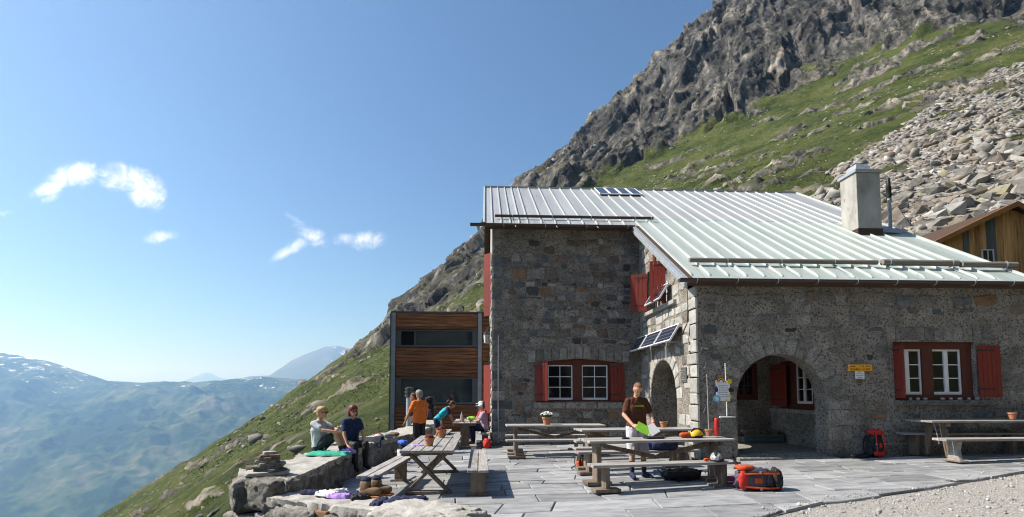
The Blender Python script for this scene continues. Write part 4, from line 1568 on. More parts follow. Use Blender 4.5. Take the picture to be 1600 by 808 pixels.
pp.lathe((12.83, 16.2, 7.72), [(0.070, 0), (0.075, 0.1), (0.072, 0.3), (0.078, 0.31), (0.078, 0.37), (0.062, 0.38), (0.062, 0.62), (0.03, 0.66), (0.0, 0.665)], n=12)
pp.build('flue_cap', M['black'], flue, smooth=True)


# ------------------------------------------------------------------ solar panels, lantern, plaque, signs (things that hang on the hut)
def solar_panel(name, label, O, ex, ey, w, h, group):
    en = ex.cross(ey).normalized()
    t_ = thing(name, label, 'solar panel', tuple(O), 0.0, group)
    Z_ = Vector((0, 0, 0))
    rot = Matrix((ex, ey, en)).transposed().to_4x4()
    loc = (Z_, EX, EY, EZ)
    b = MB()
    b.plate(rect(0.02, w - 0.02, 0.02, h - 0.02), loc, 0.0, 0.022)
    o = b.build('cell_sheet', M['solar'], t_, world=False)
    o.matrix_local = rot
    b = MB()
    for r_ in ((0, w, 0, 0.03), (0, w, h - 0.03, h), (0, 0.03, 0.03, h - 0.03), (w - 0.03, w, 0.03, h - 0.03)):
        b.plate(rect(*r_), loc, -0.012, 0.03)
    o = b.build('frame', M['white'], t_, world=False)
    o.matrix_local = rot
    return t_


tl = R(58)
up_s = Vector((math.cos(tl), 0, math.sin(tl)))            # panels on the side wall lean out at the foot
for i, (yy, ln, txt) in enumerate(((16.78, 1.22, 'deepest of the three solar panels in a row on the sunlit side wall'),
                                   (15.48, 1.24, 'middle one of the three solar panels in a row above the side arch'),
                                   (14.16, 1.24, 'solar panel of the low row nearest the porch corner, tilted outwards'))):
    solar_panel('solar_panel', txt, Vector((XC - 0.33, yy, 2.80 + 0.006 * i)), -EY, up_s, ln, 0.50, 'solar panels on the side wall')
solar_panel('solar_panel', 'single solar panel below the red shutters of the side window', Vector((XC - 0.32, 15.0, 3.98)), -EY, up_s, 1.32, 0.50, 'solar panels on the side wall')
names_ = ('small roof solar panel by the ridge, first from the valley end', 'small roof solar panel by the ridge, second from the valley end',
          'small roof solar panel by the ridge, third from the valley end', 'small roof solar panel by the ridge, nearest the chimney')
for i in range(4):
    solar_panel('roof_solar_panel', names_[i], rp(4.42 + i * 0.43, 20.35, 0.07), EX, -DN, 0.40, 1.25, 'solar panels on the roof')
for yy in (16.6, 15.5, 14.2, 13.2):
    for (za, xo, zb) in ((3.23, 0.10, 3.21), (2.82, 0.30, 2.80)):
        brk = MB()
        brk.bar((XC, yy, za), (XC - xo, yy, zb), 0.03, 0.03)
        brk.build('panel_bracket', M['galv'], hut)
cab = MB()
cab.path([(XC - 0.02, 12.55, 4.0), (XC - 0.03, 12.5, 3.6), (XC - 0.02, 12.6, 3.2), (XC - 0.025, 12.9, 3.0)], 0.018, n=6)
cab.build('cable', M['st_rust'], hut)
ln = thing('wall_lantern', 'small glass lantern on a bracket by the hut corner', 'lantern', (XL - 0.12, 17.2, 3.3))
b = MB()
b.lathe((XL - 0.17, 17.2, 3.10), [(0.05, 0), (0.075, 0.02), (0.10, 0.26), (0.10, 0.28)], n=6)
b.build('glass_body', glass_mat('lantern_glass', (0.35, 0.36, 0.36), 0.15), ln)
b = MB()
b.lathe((XL - 0.17, 17.2, 3.381), [(0.12, 0), (0.10, 0.03), (0.03, 0.10), (0.012, 0.14)], n=6)
b.build('lantern_roof', M['black'], ln)
b = MB()
b.path([(XL, 17.2, 3.60), (XL - 0.10, 17.2, 3.62), (XL - 0.17, 17.2, 3.52)], 0.012, n=6)
b.path([(XL, 17.2, 3.30), (XL - 0.06, 17.2, 3.42), (XL - 0.10, 17.2, 3.62)], 0.008, n=6)
b.build('bracket', M['black'], ln)
pq = thing('plaque', 'small dark plaque beside the sunlit side arch', 'plaque', (XC, 12.85, 1.9))
b = MB()
b.plate(rect(YM - 13.03, YM - 12.66, 1.80, 2.16), F_SIDE, 0.024, 0.045)
b.build('plate', M['st_dark'], pq, bevel=0.006)
b = MB()
for i, z in enumerate((2.08, 2.02, 1.97, 1.91, 1.86)):
    b.plate(rect(YM - 12.98, YM - 12.98 + (0.27, 0.2, 0.24, 0.16, 0.22)[i], z, z + 0.018), F_SIDE, 0.0452, 0.0475)
b.build('inscription', M['st_grey'], pq)

# ================================================================== TERRACE, GRAVEL, WALLS
M['slate'] = pmat('slate_paving', [(0.17, 0.175, 0.185), (0.255, 0.26, 0.27), (0.33, 0.335, 0.34)], scale=3.0, rough=0.75, bump=0.8, bscale=14, bdist=0.02, vary=0.26, spec=0.3, stretch=(0.8, 2.2, 1), speck=((0.38, 0.37, 0.36), 9, 0.66))
M['joint'] = pmat('paving_joint', [(0.05, 0.05, 0.05), (0.13, 0.125, 0.12)], scale=8, rough=0.95, bump=0.5, bscale=40, bdist=0.01)
M['gravel'] = pmat('gravel_bed', [(0.220, 0.210, 0.195), (0.320, 0.305, 0.285), (0.410, 0.395, 0.370)], scale=22, rough=0.95, bump=0.8, bscale=60, bdist=0.02, spec=0.1, detail=8)
M['peb1'] = pmat('pebble_grey', [(0.220, 0.220, 0.225), (0.330, 0.325, 0.320)], scale=30, rough=0.9, bump=0)
M['peb2'] = pmat('pebble_warm', [(0.310, 0.265, 0.215), (0.400, 0.360, 0.310)], scale=30, rough=0.9, bump=0)
M['peb3'] = pmat('pebble_white', [(0.400, 0.400, 0.400), (0.500, 0.495, 0.485)], scale=30, rough=0.9, bump=0)
M['rubble'] = pmat('parapet_stone', [(0.100, 0.095, 0.086), (0.200, 0.190, 0.172), (0.320, 0.305, 0.280)], scale=4.5, rough=0.95, bump=0.9, bscale=22, bdist=0.03, vary=0.15, spec=0.1, speck=((0.10, 0.095, 0.085), 20, 0.60))
M['capmortar'] = pmat('parapet_cap', [(0.26, 0.245, 0.22), (0.37, 0.355, 0.33), (0.45, 0.43, 0.40)], scale=5, rough=0.95, bump=0.8, bscale=24, bdist=0.02, vary=0.08, spec=0.1, speck=((0.20, 0.19, 0.17), 24, 0.62))


def zg(x):
    return 0.02 * (x - 4)


def front_edge(x):
    return float(np.interp(x, [-6, 0.2, 3.0, 3.51, 4.34, 4.83, 6.63, 9.77, 13.5], [4.4, 4.6, 6.35, 6.81, 7.30, 7.57, 8.18, 9.52, 11.2]))


tb = MB()
xs_ = np.linspace(-2.7, 13.2, 40)
P = []
for x in xs_:
    P += [(x, front_edge(x) + 0.02, zg(x) - 0.035), (x, 23.3 if x < 5 else 13.0, zg(x) - 0.035)]
tb.add(P, [(2 * i, 2 * i + 2, 2 * i + 3, 2 * i + 1) for i in range(len(xs_) - 1)])
terrace = tag(tb.build('terrace', M['joint']), kind='structure')

rg = random.Random(21)
slabs = []
ylines = [4.3]
while ylines[-1] < 23.3:
    ylines.append(ylines[-1] + rg.uniform(0.36, 0.74))
ph = [(rg.uniform(0, 6), rg.uniform(0.5, 1.1), rg.uniform(0.02, 0.055)) for _ in ylines]


def yl(k, x):
    p, f_, a_ = ph[k]
    return ylines[k] + a_ * math.sin(f_ * x + p) + 0.03 * math.sin(2.9 * x + 1.7 * p) + 0.09 * (x - 4) * 0.4


def clip_half(lp, fn):
    out = []
    n = len(lp)
    for i in range(n):
        a_, b_ = lp[i], lp[(i + 1) % n]
        da, db = fn(a_), fn(b_)
        if da >= 0:
            out.append(a_)
        if (da >= 0) != (db >= 0):
            t_ = da / (da - db)
            out.append((a_[0] + (b_[0] - a_[0]) * t_, a_[1] + (b_[1] - a_[1]) * t_))
    return out


def on_terrace(x, y):
    if y < front_edge(x) - 0.05:
        return False
    if x > XC - 0.02:
        return y < YF + 0.0
    if x > XL - 0.05:
        return y < YM
    lim = np.interp(y, [4, 7.6, 13, 15, 20.5, 23], [-2.8, -2.8, -2.75, -2.2, -2.0, -1.6])
    return x > lim and y < 23.1


for k in range(len(ylines) - 1):
    x = -3.2 - rg.uniform(0, 0.6)
    h = ylines[k + 1] - ylines[k]
    sl0 = rg.uniform(-0.12, 0.12)
    while x < 13.2:
        w = h * rg.uniform(0.9, 2.5)
        w = min(max(w, 0.4), 1.5)
        sl1 = rg.uniform(-0.16, 0.16)
        g = 0.009
        lp = []
        for (t_, kk, sg) in ((0, k, 1), (0.35, k, 1), (0.7, k, 1), (1, k, 1), (1, k + 1, -1), (0.65, k + 1, -1), (0.3, k + 1, -1), (0, k + 1, -1)):
            sh = (sl0 * (1 - t_) + sl1 * t_) * (0.5 if sg > 0 else -0.5)
            xx = x + w * t_ + (g if t_ == 0 else -g if t_ == 1 else 0) + (sh if t_ in (0, 1) else 0)
            j_ = rg.uniform(-0.012, 0.012) if t_ not in (0, 1) else 0
            lp.append((xx, yl(kk, xx) + sg * g + j_))
        sl0 = sl1
        x += w
        cx, cy = sum(p[0] for p in lp) / 8, sum(p[1] for p in lp) / 8
        e0 = front_edge(cx)
        de = (front_edge(cx + 0.1) - front_edge(cx - 0.1)) / 0.2
        off = rg.uniform(-0.04, 0.04)
        lp = clip_half(lp, lambda p: p[1] - (e0 + off + de * (p[0] - cx)))
        if len(lp) < 3 or area(lp) < 0.05 or not on_terrace(cx, max(cy, e0 + 0.02)):
            continue
        dist = math.hypot(cx, cy)
        slabs.append((area(lp) / (cy * cy * cy), lp, cx, cy))
slabs.sort(key=lambda s: -s[0])
print('slabs', len(slabs))


def slab_geo(lp, z, th, rg):
    n = len(lp)
    cx, cy = sum(p[0] for p in lp) / n, sum(p[1] for p in lp) / n
    tx, ty = rg.uniform(-0.006, 0.006), rg.uniform(-0.006, 0.006)
    V, F = [], []
    for (ins, dz) in ((0, -th), (0, -0.012), (0.014, 0.0)):
        for (x, y) in lp:
            l = math.hypot(x - cx, y - cy) + 1e-6
            s = 1 - ins / l
            xx, yy = cx + (x - cx) * s, cy + (y - cy) * s
            V.append((xx, yy, zg(xx) + z + dz + (tx * (xx - cx) + ty * (yy - cy)) + rg.uniform(-0.002, 0.002)))
    for k in range(2):
        for i in range(n):
            j = (i + 1) % n
            F.append((k * n + i, k * n + j, (k + 1) * n + j, (k + 1) * n + i))
    F.append(tuple(2 * n + i for i in range(n)))
    return V, F


rest = MB()
for i, (a_, lp, cx, cy) in enumerate(slabs):
    V, F = slab_geo(lp, rg.uniform(-0.008, 0.008), 0.06, rg)
    if i < 300:
        obj('flagstone', raw_mesh('flagstone', V, F, M['slate']), terrace)
    else:
        rest.add(V, F)
if rest.v:
    tag(rest.build('far_flagstones', M['slate'], terrace), kind='stuff')

# gravel yard in front of the paving
gb = MB()
xs_ = np.linspace(-14, 26, 60)
P = []
for x in xs_:
    P += [(x, -14, zg(max(x, 2)) - 0.05), (x, min(front_edge(x) + 0.05, 11.5), zg(x) - 0.045)]
gb.add(P, [(2 * i, 2 * i + 2, 2 * i + 3, 2 * i + 1) for i in range(len(xs_) - 1) if xs_[i] > -0.6])
yard = tag(gb.build('gravel_yard', M['gravel']), kind='structure')
rs_ = np.random.RandomState(4)
tt = (1 + 5 ** 0.5) / 2
ICO_V = np.array([(-1, tt, 0), (1, tt, 0), (-1, -tt, 0), (1, -tt, 0), (0, -1, tt), (0, 1, tt), (0, -1, -tt), (0, 1, -tt), (tt, 0, -1), (tt, 0, 1), (-tt, 0, -1), (-tt, 0, 1)]) / math.hypot(1, tt)
ICO_F = np.array([(0, 11, 5), (0, 5, 1), (0, 1, 7), (0, 7, 10), (0, 10, 11), (1, 5, 9), (5, 11, 4), (11, 10, 2), (10, 7, 6), (7, 1, 8), (3, 9, 4), (3, 4, 2), (3, 2, 6), (3, 6, 8), (3, 8, 9), (4, 9, 5), (2, 4, 11), (6, 2, 10), (8, 6, 7), (9, 8, 1)])


def rand_rot(n, rs, tilt=None):
    q = rs.normal(size=(n, 4))
    if tilt is not None:
        a = rs.uniform(0, 2 * np.pi, n)
        q = np.stack([np.cos(a / 2), rs.normal(size=n) * tilt, rs.normal(size=n) * tilt, np.sin(a / 2)], 1)
    q /= np.linalg.norm(q, axis=1)[:, None]
    w, x, y, z = q.T
    return np.stack([np.stack([1 - 2 * (y * y + z * z), 2 * (x * y - z * w), 2 * (x * z + y * w)], 1),
                     np.stack([2 * (x * y + z * w), 1 - 2 * (x * x + z * z), 2 * (y * z - x * w)], 1),
                     np.stack([2 * (x * z - y * w), 2 * (y * z + x * w), 1 - 2 * (x * x + y * y)], 1)], 1)


def scatter_rocks(pos, size, flat, rs, jit=0.28, tilt=None, V0=None, F0=None):
    """many small stones as one vertex / face array"""
    V0 = ICO_V if V0 is None else V0
    F0 = ICO_F if F0 is None else F0
    n = len(pos)
    k = len(V0)
    V = np.repeat(V0[None], n, 0) * (1 + rs.uniform(-jit, jit, (n, k, 1)))
    V = V * (size[:, None, None] * np.stack([rs.uniform(0.7, 1.3, n), rs.uniform(0.6, 1.1, n), flat * rs.uniform(0.7, 1.2, n)], 1)[:, None, :])
    V = np.einsum('nij,nkj->nki', rand_rot(n, rs, tilt), V) + pos[:, None, :]
    F = (F0[None] + (np.arange(n) * k)[:, None, None]).reshape(-1, 3)
    return V.reshape(-1, 3), F


n = 19000
px_ = rs_.uniform(2.4, 13.4, n)
fe = np.interp(px_, [-6, 0.2, 3.0, 3.51, 4.34, 4.83, 6.63, 9.77, 13.5], [4.4, 4.6, 6.35, 6.81, 7.30, 7.57, 8.18, 9.52, 11.2])
py_ = fe - 0.02 - rs_.uniform(0, 1, n) ** 1.1 * 3.3
spill = rs_.uniform(size=n) < 0.022
py_ = np.where(spill, fe + np.abs(rs_.normal(size=n)) * 0.16, py_)
keep = py_ > 5.4
px_, py_, fe, spill = px_[keep], py_[keep], fe[keep], spill[keep]
sz = rs_.uniform(0.006, 0.014, len(px_)) * (1 + 1.6 * (rs_.uniform(size=len(px_)) > 0.965))
pz_ = 0.02 * (px_ - 4) - 0.047 + sz * 0.35 + np.where(spill, 0.048, 0)
OCT_V = np.array([(1, 0, 0.1), (-1, 0, -0.1), (0, 1, 0), (0, -1, 0.1), (0.2, 0.1, 1), (0, 0, -1.0)])
OCT_F = np.array([(0, 2, 4), (2, 1, 4), (1, 3, 4), (3, 0, 4), (2, 0, 5), (1, 2, 5), (3, 1, 5), (0, 3, 5)])
V, F = scatter_rocks(np.stack([px_, py_, pz_], 1), sz * 1.15, 0.7, rs_, V0=OCT_V, F0=OCT_F)
mi = np.repeat(rs_.choice([0, 1, 2], len(px_), p=[0.5, 0.28, 0.22]), 8)
o = obj('pebbles', raw_mesh('pebbles', V, F, [M['peb1'], M['peb2'], M['peb3']], mi), yard)
tag(o, kind='stuff')


# ------------------------------------------------------------------ lumpy solids: stones, packs, folded cloth
def lump_mesh(dims, sub=5, rag=0.0, amp=0.06, freq=2.5, power=3.0, seed=0.0, mats=None):
    """a box of the given size, corners rounded by power, surface pushed in and out by noise"""
    bm = bmesh.new()
    bmesh.ops.create_cube(bm, size=2.0)
    bmesh.ops.subdivide_edges(bm, edges=bm.edges, cuts=sub, use_grid_fill=True)
    co = np.array([v.co[:] for v in bm.verts])
    d = (np.abs(co) ** power).sum(1) ** (1 / power)
    co = co / d[:, None]
    p = co * np.array(dims) / 2
    nx = fbm(p[:, 0] * freq + seed, p[:, 1] * freq, p[:, 2] * freq, 4)
    ny = fbm(p[:, 0] * freq + seed + 31, p[:, 1] * freq + 5, p[:, 2] * freq, 4)
    p = p * (1 + amp * nx[:, None] * 2.2) + np.stack([ny, nx, ny * 0.6], 1) * amp * min(dims) * 0.7
    if rag > 0:
        p = p * (1 + rag * facets(p[:, 0] * 7 + seed, p[:, 1] * 7, p[:, 2] * 7) + rag * 0.5 * facets(p[:, 0] * 17 + seed, p[:, 1] * 17, p[:, 2] * 17))[:, None]
    for v, c in zip(bm.verts, p):
        v.co = c
    me = bpy.data.meshes.new('lump')
    bm.to_mesh(me)
    bm.free()
    for m in (mats or []):
        me.materials.append(m)
    me.polygons.foreach_set('use_smooth', [True] * len(me.polygons))
    return me


def lump(name, c, dims, mat, parent=None, rz=0.0, rx=0.0, ry=0.0, **kw):
    me = lump_mesh(dims, mats=[mat], **kw)
    Mx = Matrix.Translation(Vector(c)) @ Matrix.Rotation(rz, 4, 'Z') @ Matrix.Rotation(ry, 4, 'Y') @ Matrix.Rotation(rx, 4, 'X')
    me.transform(Mx)
    me.name = name
    return obj(name, me, parent)


def rough_prism(name, foot, z0, z1, mat, parent, cell=0.16, amp=0.045, seed=0.0, top_tilt=0.0):
    """a wall block with a ragged surface: foot is a 4-corner loop, all faces gridded and pushed by noise"""
    A, Bq, Cq, D = [np.array((*p, 0.0)) for p in foot]
    nu = max(2, int(np.linalg.norm(Bq - A) / cell))
    nv = max(2, int(np.linalg.norm(D - A) / cell))
    nw = max(2, int((z1 - z0) / cell))
    bm = bmesh.new()
    vd = {}

    def vert(i, j, k):
        if (i, j, k) not in vd:
            u, v, w = i / nu, j / nv, k / nw
            p = (A * (1 - u) + Bq * u) * (1 - v) + (D * (1 - u) + Cq * u) * v
            vd[(i, j, k)] = bm.verts.new((p[0], p[1], z0 + (z1 - z0) * w))
        return vd[(i, j, k)]
    for k in (0, nw):
        for i in range(nu):
            for j in range(nv):
                bm.faces.new([vert(i, j, k), vert(i + 1, j, k), vert(i + 1, j + 1, k), vert(i, j + 1, k)])
    for j in (0, nv):
        for i in range(nu):
            for k in range(nw):
                bm.faces.new([vert(i, j, k), vert(i + 1, j, k), vert(i + 1, j, k + 1), vert(i, j, k + 1)])
    for i in (0, nu):
        for j in range(nv):
            for k in range(nw):
                bm.faces.new([vert(i, j, k), vert(i, j + 1, k), vert(i, j + 1, k + 1), vert(i, j, k + 1)])
    bmesh.ops.recalc_face_normals(bm, faces=bm.faces)
    bm.normal_update()
    co = np.array([v.co[:] for v in bm.verts])
    nn = np.array([v.normal[:] for v in bm.verts])
    f1 = fbm(co[:, 0] * 2.6 + seed, co[:, 1] * 2.6, co[:, 2] * 2.6, 4)
    d1_, d2_, c_ = worley(co[:, 0] * 2.4 + seed, co[:, 1] * 2.4, co[:, 2] * 3.2)
    fa_ = facets(co[:, 0] * 6 + seed, co[:, 1] * 6, co[:, 2] * 6)
    dd = amp * (f1 * 1.1 + fa_ * 0.9 + (c_ - 0.5) * 1.6 - np.clip(0.14 - (d2_ - d1_), 0, 1) * 6)
    topm = (nn[:, 2] > 0.8)
    dd = np.where(topm, dd * 0.45, dd)
    co = co + nn * dd[:, None]
    for v, c in zip(bm.verts, co):
        v.co = c
    me = bpy.data.meshes.new(name)
    bm.to_mesh(me)
    bm.free()
    me.materials.append(mat)
    me.polygons.foreach_set('use_smooth', [True] * len(me.polygons))
    me.set_sharp_from_angle(angle=R(38))
    return obj(name, me, parent)


pw = thing('parapet_wall', 'thick low stone parapet with mortar cap along the valley edge', 'wall', (-3.1, 8.0, 0))
for i, (ft, zt) in enumerate((([(-3.62, 8.28), (-2.72, 7.62), (-2.68, 12.35), (-3.5, 12.4)], 0.36),
                             ([(-3.5, 12.42), (-2.62, 12.7), (-2.08, 15.4), (-2.95, 15.6)], 0.40),
                             ([(-2.95, 15.62), (-2.08, 15.45), (-1.86, 18.6), (-2.7, 18.8)], 0.37),
                             ([(-2.6, 19.1), (-1.80, 19.0), (-1.72, 21.8), (-2.5, 21.9)], 0.42))):
    rough_prism('wall_section', ft, -1.5, zt - 0.05, M['rubble'], pw, seed=i * 3.1, cell=0.06)
    cxm = sum(p[0] for p in ft) / 4
    cym = sum(p[1] for p in ft) / 4
    f2 = [(cxm + (x - cxm) * 1.0, cym + (y - cym) * 1.0) for (x, y) in ft]
    rough_prism('cap', f2, zt - 0.12, zt, M['capmortar'], pw, seed=i * 5.3 + 1, amp=0.030, cell=0.06)
# boulders built into the near end of the parapet
for (c, d, rz) in (((-3.36, 8.05, 0.12), (0.52, 0.45, 0.46), 0.5), ((-2.96, 7.85, 0.16), (0.62, 0.55, 0.42), -0.6), ((-3.32, 8.02, -0.36), (0.66, 0.5, 0.50), -0.4),
                   ((-2.80, 7.72, -0.28), (0.6, 0.5, 0.44), -0.7)):
    lump('boulder', c, d, M['rubble'], pw, rz=rz, sub=22, rag=0.10, amp=0.06, freq=4.5, power=6.5, seed=c[0] * 9 + c[1])
# lower ledge that runs across the front
lg = thing('stone_ledge', 'low stone ledge in the foreground with clothes laid out to dry', 'ledge', (-1.4, 6.9, 0))
rough_prism('ledge_body', [(-2.92, 7.42), (-0.30, 5.92), (-0.06, 6.62), (-2.45, 8.0)], -1.4, 0.10, M['rubble'], lg, seed=8.8, cell=0.05, amp=0.05)
rough_prism('cap', [(-2.9, 7.44), (-1.22, 6.47), (-0.98, 7.12), (-2.46, 7.97)], 0.06, 0.175, M['capmortar'], lg, seed=2.2, amp=0.035, cell=0.045)
lump('ledge_boulder', (-0.66, 6.46, 0.0), (1.30, 0.74, 0.50), M['capmortar'], lg, rz=-0.52, sub=34, rag=0.06, amp=0.06, freq=3.4, power=5.5, seed=4.0)
for (c, d, rz, k) in (((-2.35, 7.06, -0.10), (0.62, 0.34, 0.40), -0.5, 'rubble'), ((-1.75, 6.72, -0.14), (0.55, 0.32, 0.42), -0.55, 'rubble'), ((-1.28, 6.44, -0.12), (0.36, 0.26, 0.34), -0.5, 'st_pale'),
                      ((-2.0, 6.90, 0.07), (0.20, 0.10, 0.09), -0.5, 'st_rust'), ((-1.2, 6.40, -0.02), (0.18, 0.16, 0.10), -0.5, 'st_rust')):
    lump('boulder', c, d, M[k], lg, rz=rz, sub=20, rag=0.10, amp=0.06, freq=5, power=6, seed=c[0] * 7)
# cairn
ca_ = thing('cairn', 'little stack of flat stones at the near end of the parapet', 'cairn', (-3.16, 8.12, 0.36))
z = 0.365
for i, (w, d, h, rz, k) in enumerate(((0.62, 0.42, 0.075, 0.3, 'st_pale'), (0.42, 0.30, 0.055, -0.2, 'st_blue'), (0.44, 0.30, 0.05, 0.1, 'st_grey'), (0.40, 0.28, 0.06, 0.5, 'st_grey'),
                                      (0.32, 0.24, 0.06, 0.0, 'st_grey'), (0.33, 0.22, 0.05, -0.3, 'st_brown'), (0.30, 0.20, 0.045, 0.2, 'st_brown'), (0.20, 0.14, 0.05, 0.6, 'st_pale'))):
    lump('flat_stone', (-3.14 + rnd.uniform(-0.03, 0.03), 8.12 + rnd.uniform(-0.03, 0.03), z + h / 2), (w * 0.9, d, h * 0.86), M[k], ca_, rz=rz, sub=12, rag=0.10, amp=0.05, freq=5, power=7, seed=i * 2.0)
    z += h * 0.76

# ================================================================== TIMBER ANNEX
M['plank'] = pmat('larch_plank', [(0.055, 0.022, 0.010), (0.135, 0.056, 0.024), (0.250, 0.115, 0.050)], scale=3.5, rough=0.75, bump=0.5, bscale=14, bdist=0.01, vary=0.35, stretch=(0.35, 3, 6), speck=((0.06, 0.025, 0.012), 5, 0.62))
M['steel'] = pmat('blue_grey_steel', [(0.13, 0.165, 0.20), (0.19, 0.23, 0.27)], scale=4, rough=0.5, bump=0.03, spec=0.5)
M['steel_dark'] = pmat('dark_steel', [(0.030, 0.035, 0.042), (0.05, 0.056, 0.065)], scale=4, rough=0.5, bump=0.03, spec=0.5)
M['glass_blue'] = glass_mat('painted_reflection_glass', (0.014, 0.022, 0.028), 0.03)  # reflection of sky and mountain put into the bluish base colour
an = thing('timber_annex', 'flat roofed annex clad in dark horizontal larch boards with ribbon windows', 'annex', (-2.0, 23.0, -1.0))
AX0, AX1, AY = -3.98, 0.16, 23.0
b = MB()
b.span(AX0 + 0.02, AX1 - 0.01, AY + 0.34, 29.0, -1.6, 4.85)
b.build('core', M['dark'], an)
b = MB()
b.span(AX0 - 0.03, AX1, AY - 0.04, 29.1, 4.90, 4.97)
b.build('roof', M['steel_dark'], an)
F_AN = (Vector((AX0, AY, 0)), EX, EZ, -EY)
rg = random.Random(8)


def planks(z0, z1, n, x0, x1, parent):
    hs = [rg.uniform(0.8, 1.25) for _ in range(n)]
    s = sum(hs)
    z = z1
    for i in range(n):
        h = (z1 - z0) * hs[i] / s
        q = MB()
        d = rg.uniform(0.0, 0.030)
        P = [(x0, -0.05), (x1, -0.05), (x1, d), (x0, d)]
        n_ = 10
        V = []
        for j in range(n_ + 1):
            x = x0 + (x1 - x0) * j / n_
            wob = rg.uniform(-0.012, 0.012)
            V += [Vector((x, AY + 0.06, z - 0.006)), Vector((x, AY - d, z - 0.008 + wob * 0.3)), Vector((x, AY - d - 0.012, z - h * 0.5)), Vector((x, AY - d - 0.004, z - h + 0.006 + wob)), Vector((x, AY + 0.06, z - h + 0.004))]
        F = []
        for j in range(n_):
            for k in range(4):
                F.append((j * 5 + k, (j + 1) * 5 + k, (j + 1) * 5 + k + 1, j * 5 + k + 1))
        F += [(0, 1, 2, 3, 4), tuple(n_ * 5 + k for k in (4, 3, 2, 1, 0))]
        q.add(V, F)
        q.build('plank', M['plank'], parent)
        z -= h


planks(4.20, 4.90, 5, AX0 + 0.20, AX1 - 0.50, an)
planks(2.18, 3.42, 8, AX0 + 0.20, AX1 - 0.50, an)
planks(-0.9, 1.00, 12, AX0 + 0.20, AX1 - 0.50, an)
planks(-0.6, 4.90, 34, AX1 - 0.29, AX1, an)
for (xa, xb) in ((AX0, AX0 + 0.18), (AX1 - 0.48, AX1 - 0.31)):
    b = MB()
    b.span(xa, xb, AY - 0.06, AY + 0.10, -1.4, 4.895)
    b.build('post', M['steel'], an)
b = MB()
b.span(AX0 - 0.05, AX0 - 0.002, AY - 0.07, 29.0, -1.4, 4.898)
b.build('side_sheet', M['steel_dark'], an)
for (z0, z1, kind) in ((3.44, 4.18, 0), (1.02, 2.16, 1)):
    b = MB()
    x0, x1 = AX0 + 0.19, AX1 - 0.49
    for r_ in ((x0, x1, z0, z0 + 0.09), (x0, x1, z1 - 0.06, z1), (x0, x0 + (0.22 if kind == 0 else 0.25), z0 + 0.09, z1 - 0.06), (x1 - 0.22, x1, z0 + 0.09, z1 - 0.06)):
        b.plate(rect(*[r_[0] - AX0, r_[1] - AX0, r_[2], r_[3]]), F_AN, -0.08, 0.01)
    if kind == 0:
        b.plate(rect(0.95, 1.02, z0 + 0.09, z1 - 0.06), F_AN, -0.08, 0.005)
    w_ = b.build('window', M['steel_dark'], an)
    gl = MB()
    if kind == 0:
        gl.plate(rect(1.02, x1 - 0.22 - AX0, z0 + 0.09, z1 - 0.06), F_AN, -0.055, -0.045)
    else:
        gl.plate(rect(0.44, x1 - 0.22 - AX0, z0 + 0.09, z1 - 0.06), F_AN, -0.055, -0.045)
    gl.build('pane', M['glass_blue'], w_)
    b = MB()
    b.plate(rect(0.2, x1 - AX0, z0, z1), F_AN, -0.33, -0.32)
    b.build('room_shade', M['dark'], an)

vp = thing('vent_pipe', 'grey vent pipe with ringed cap standing before the annex', 'pipe', (-3.0, 22.0, -0.5))
b = MB()
b.tube((-3.05, 22.0, -0.8), (-3.05, 22.0, 1.35), 0.13, n=14)
b.build('tube', M['galv'], vp, smooth=True)
b = MB()
b.lathe((-3.05, 22.0, 1.351), [(0.14, 0), (0.19, 0.01), (0.19, 0.09), (0.15, 0.10), (0.15, 0.14), (0.19, 0.15), (0.19, 0.23), (0.15, 0.24), (0.15, 0.28), (0.18, 0.29), (0.18, 0.36), (0.05, 0.40)], n=14)
b.build('cap', M['steel_dark'], vp)

# ================================================================== TIMBER BARN UP THE SLOPE
M['barn'] = pmat('barn_board', [(0.320, 0.140, 0.048), (0.560, 0.270, 0.095), (0.680, 0.370, 0.155)], scale=2.6, rough=0.8, bump=0.4, bscale=16, bdist=0.008, vary=0.32, stretch=(4, 4, 0.3))
M['barn_grey'] = pmat('barn_board_grey', [(0.10, 0.10, 0.105), (0.19, 0.185, 0.18)], scale=3, rough=0.85, bump=0.4, bscale=16, stretch=(4, 4, 0.3), vary=0.2)
M['barge'] = pmat('barge_board', [(0.340, 0.135, 0.042), (0.460, 0.190, 0.060)], scale=3, rough=0.7, bump=0.3, bscale=14, stretch=(2, 2, 2))
bn_ = thing('timber_barn', 'brown timber barn with vertical boards behind the hut roof', 'barn', (28.0, 27.0, 6.0))
PKX, PKZ, BS, BY = 28.1, 11.34, 0.47, 27.0
rg = random.Random(5)
x = 24.35
while x < 32.4:
    w = rg.uniform(0.24, 0.40)
    b = MB()
    d = rg.uniform(0, 0.05)
    za, zb = PKZ - BS * abs(x - PKX), PKZ - BS * abs(x + w - PKX)
    b.add([(x + 0.006, BY - d, 5.4), (x + w - 0.006, BY - d, 5.4), (x + w - 0.006, BY - d, zb), (x + 0.006, BY - d, za),
           (x + 0.006, BY + 0.06, 5.4), (x + w - 0.006, BY + 0.06, 5.4), (x + w - 0.006, BY + 0.06, zb), (x + 0.006, BY + 0.06, za)],
          [(0, 1, 2, 3), (7, 6, 5, 4), (0, 4, 5, 1), (1, 5, 6, 2), (2, 6, 7, 3), (3, 7, 4, 0)])
    b.build('board', M['barn_grey'] if rg.random() < 0.16 else M['barn'], bn_)
    x += w
b = MB()
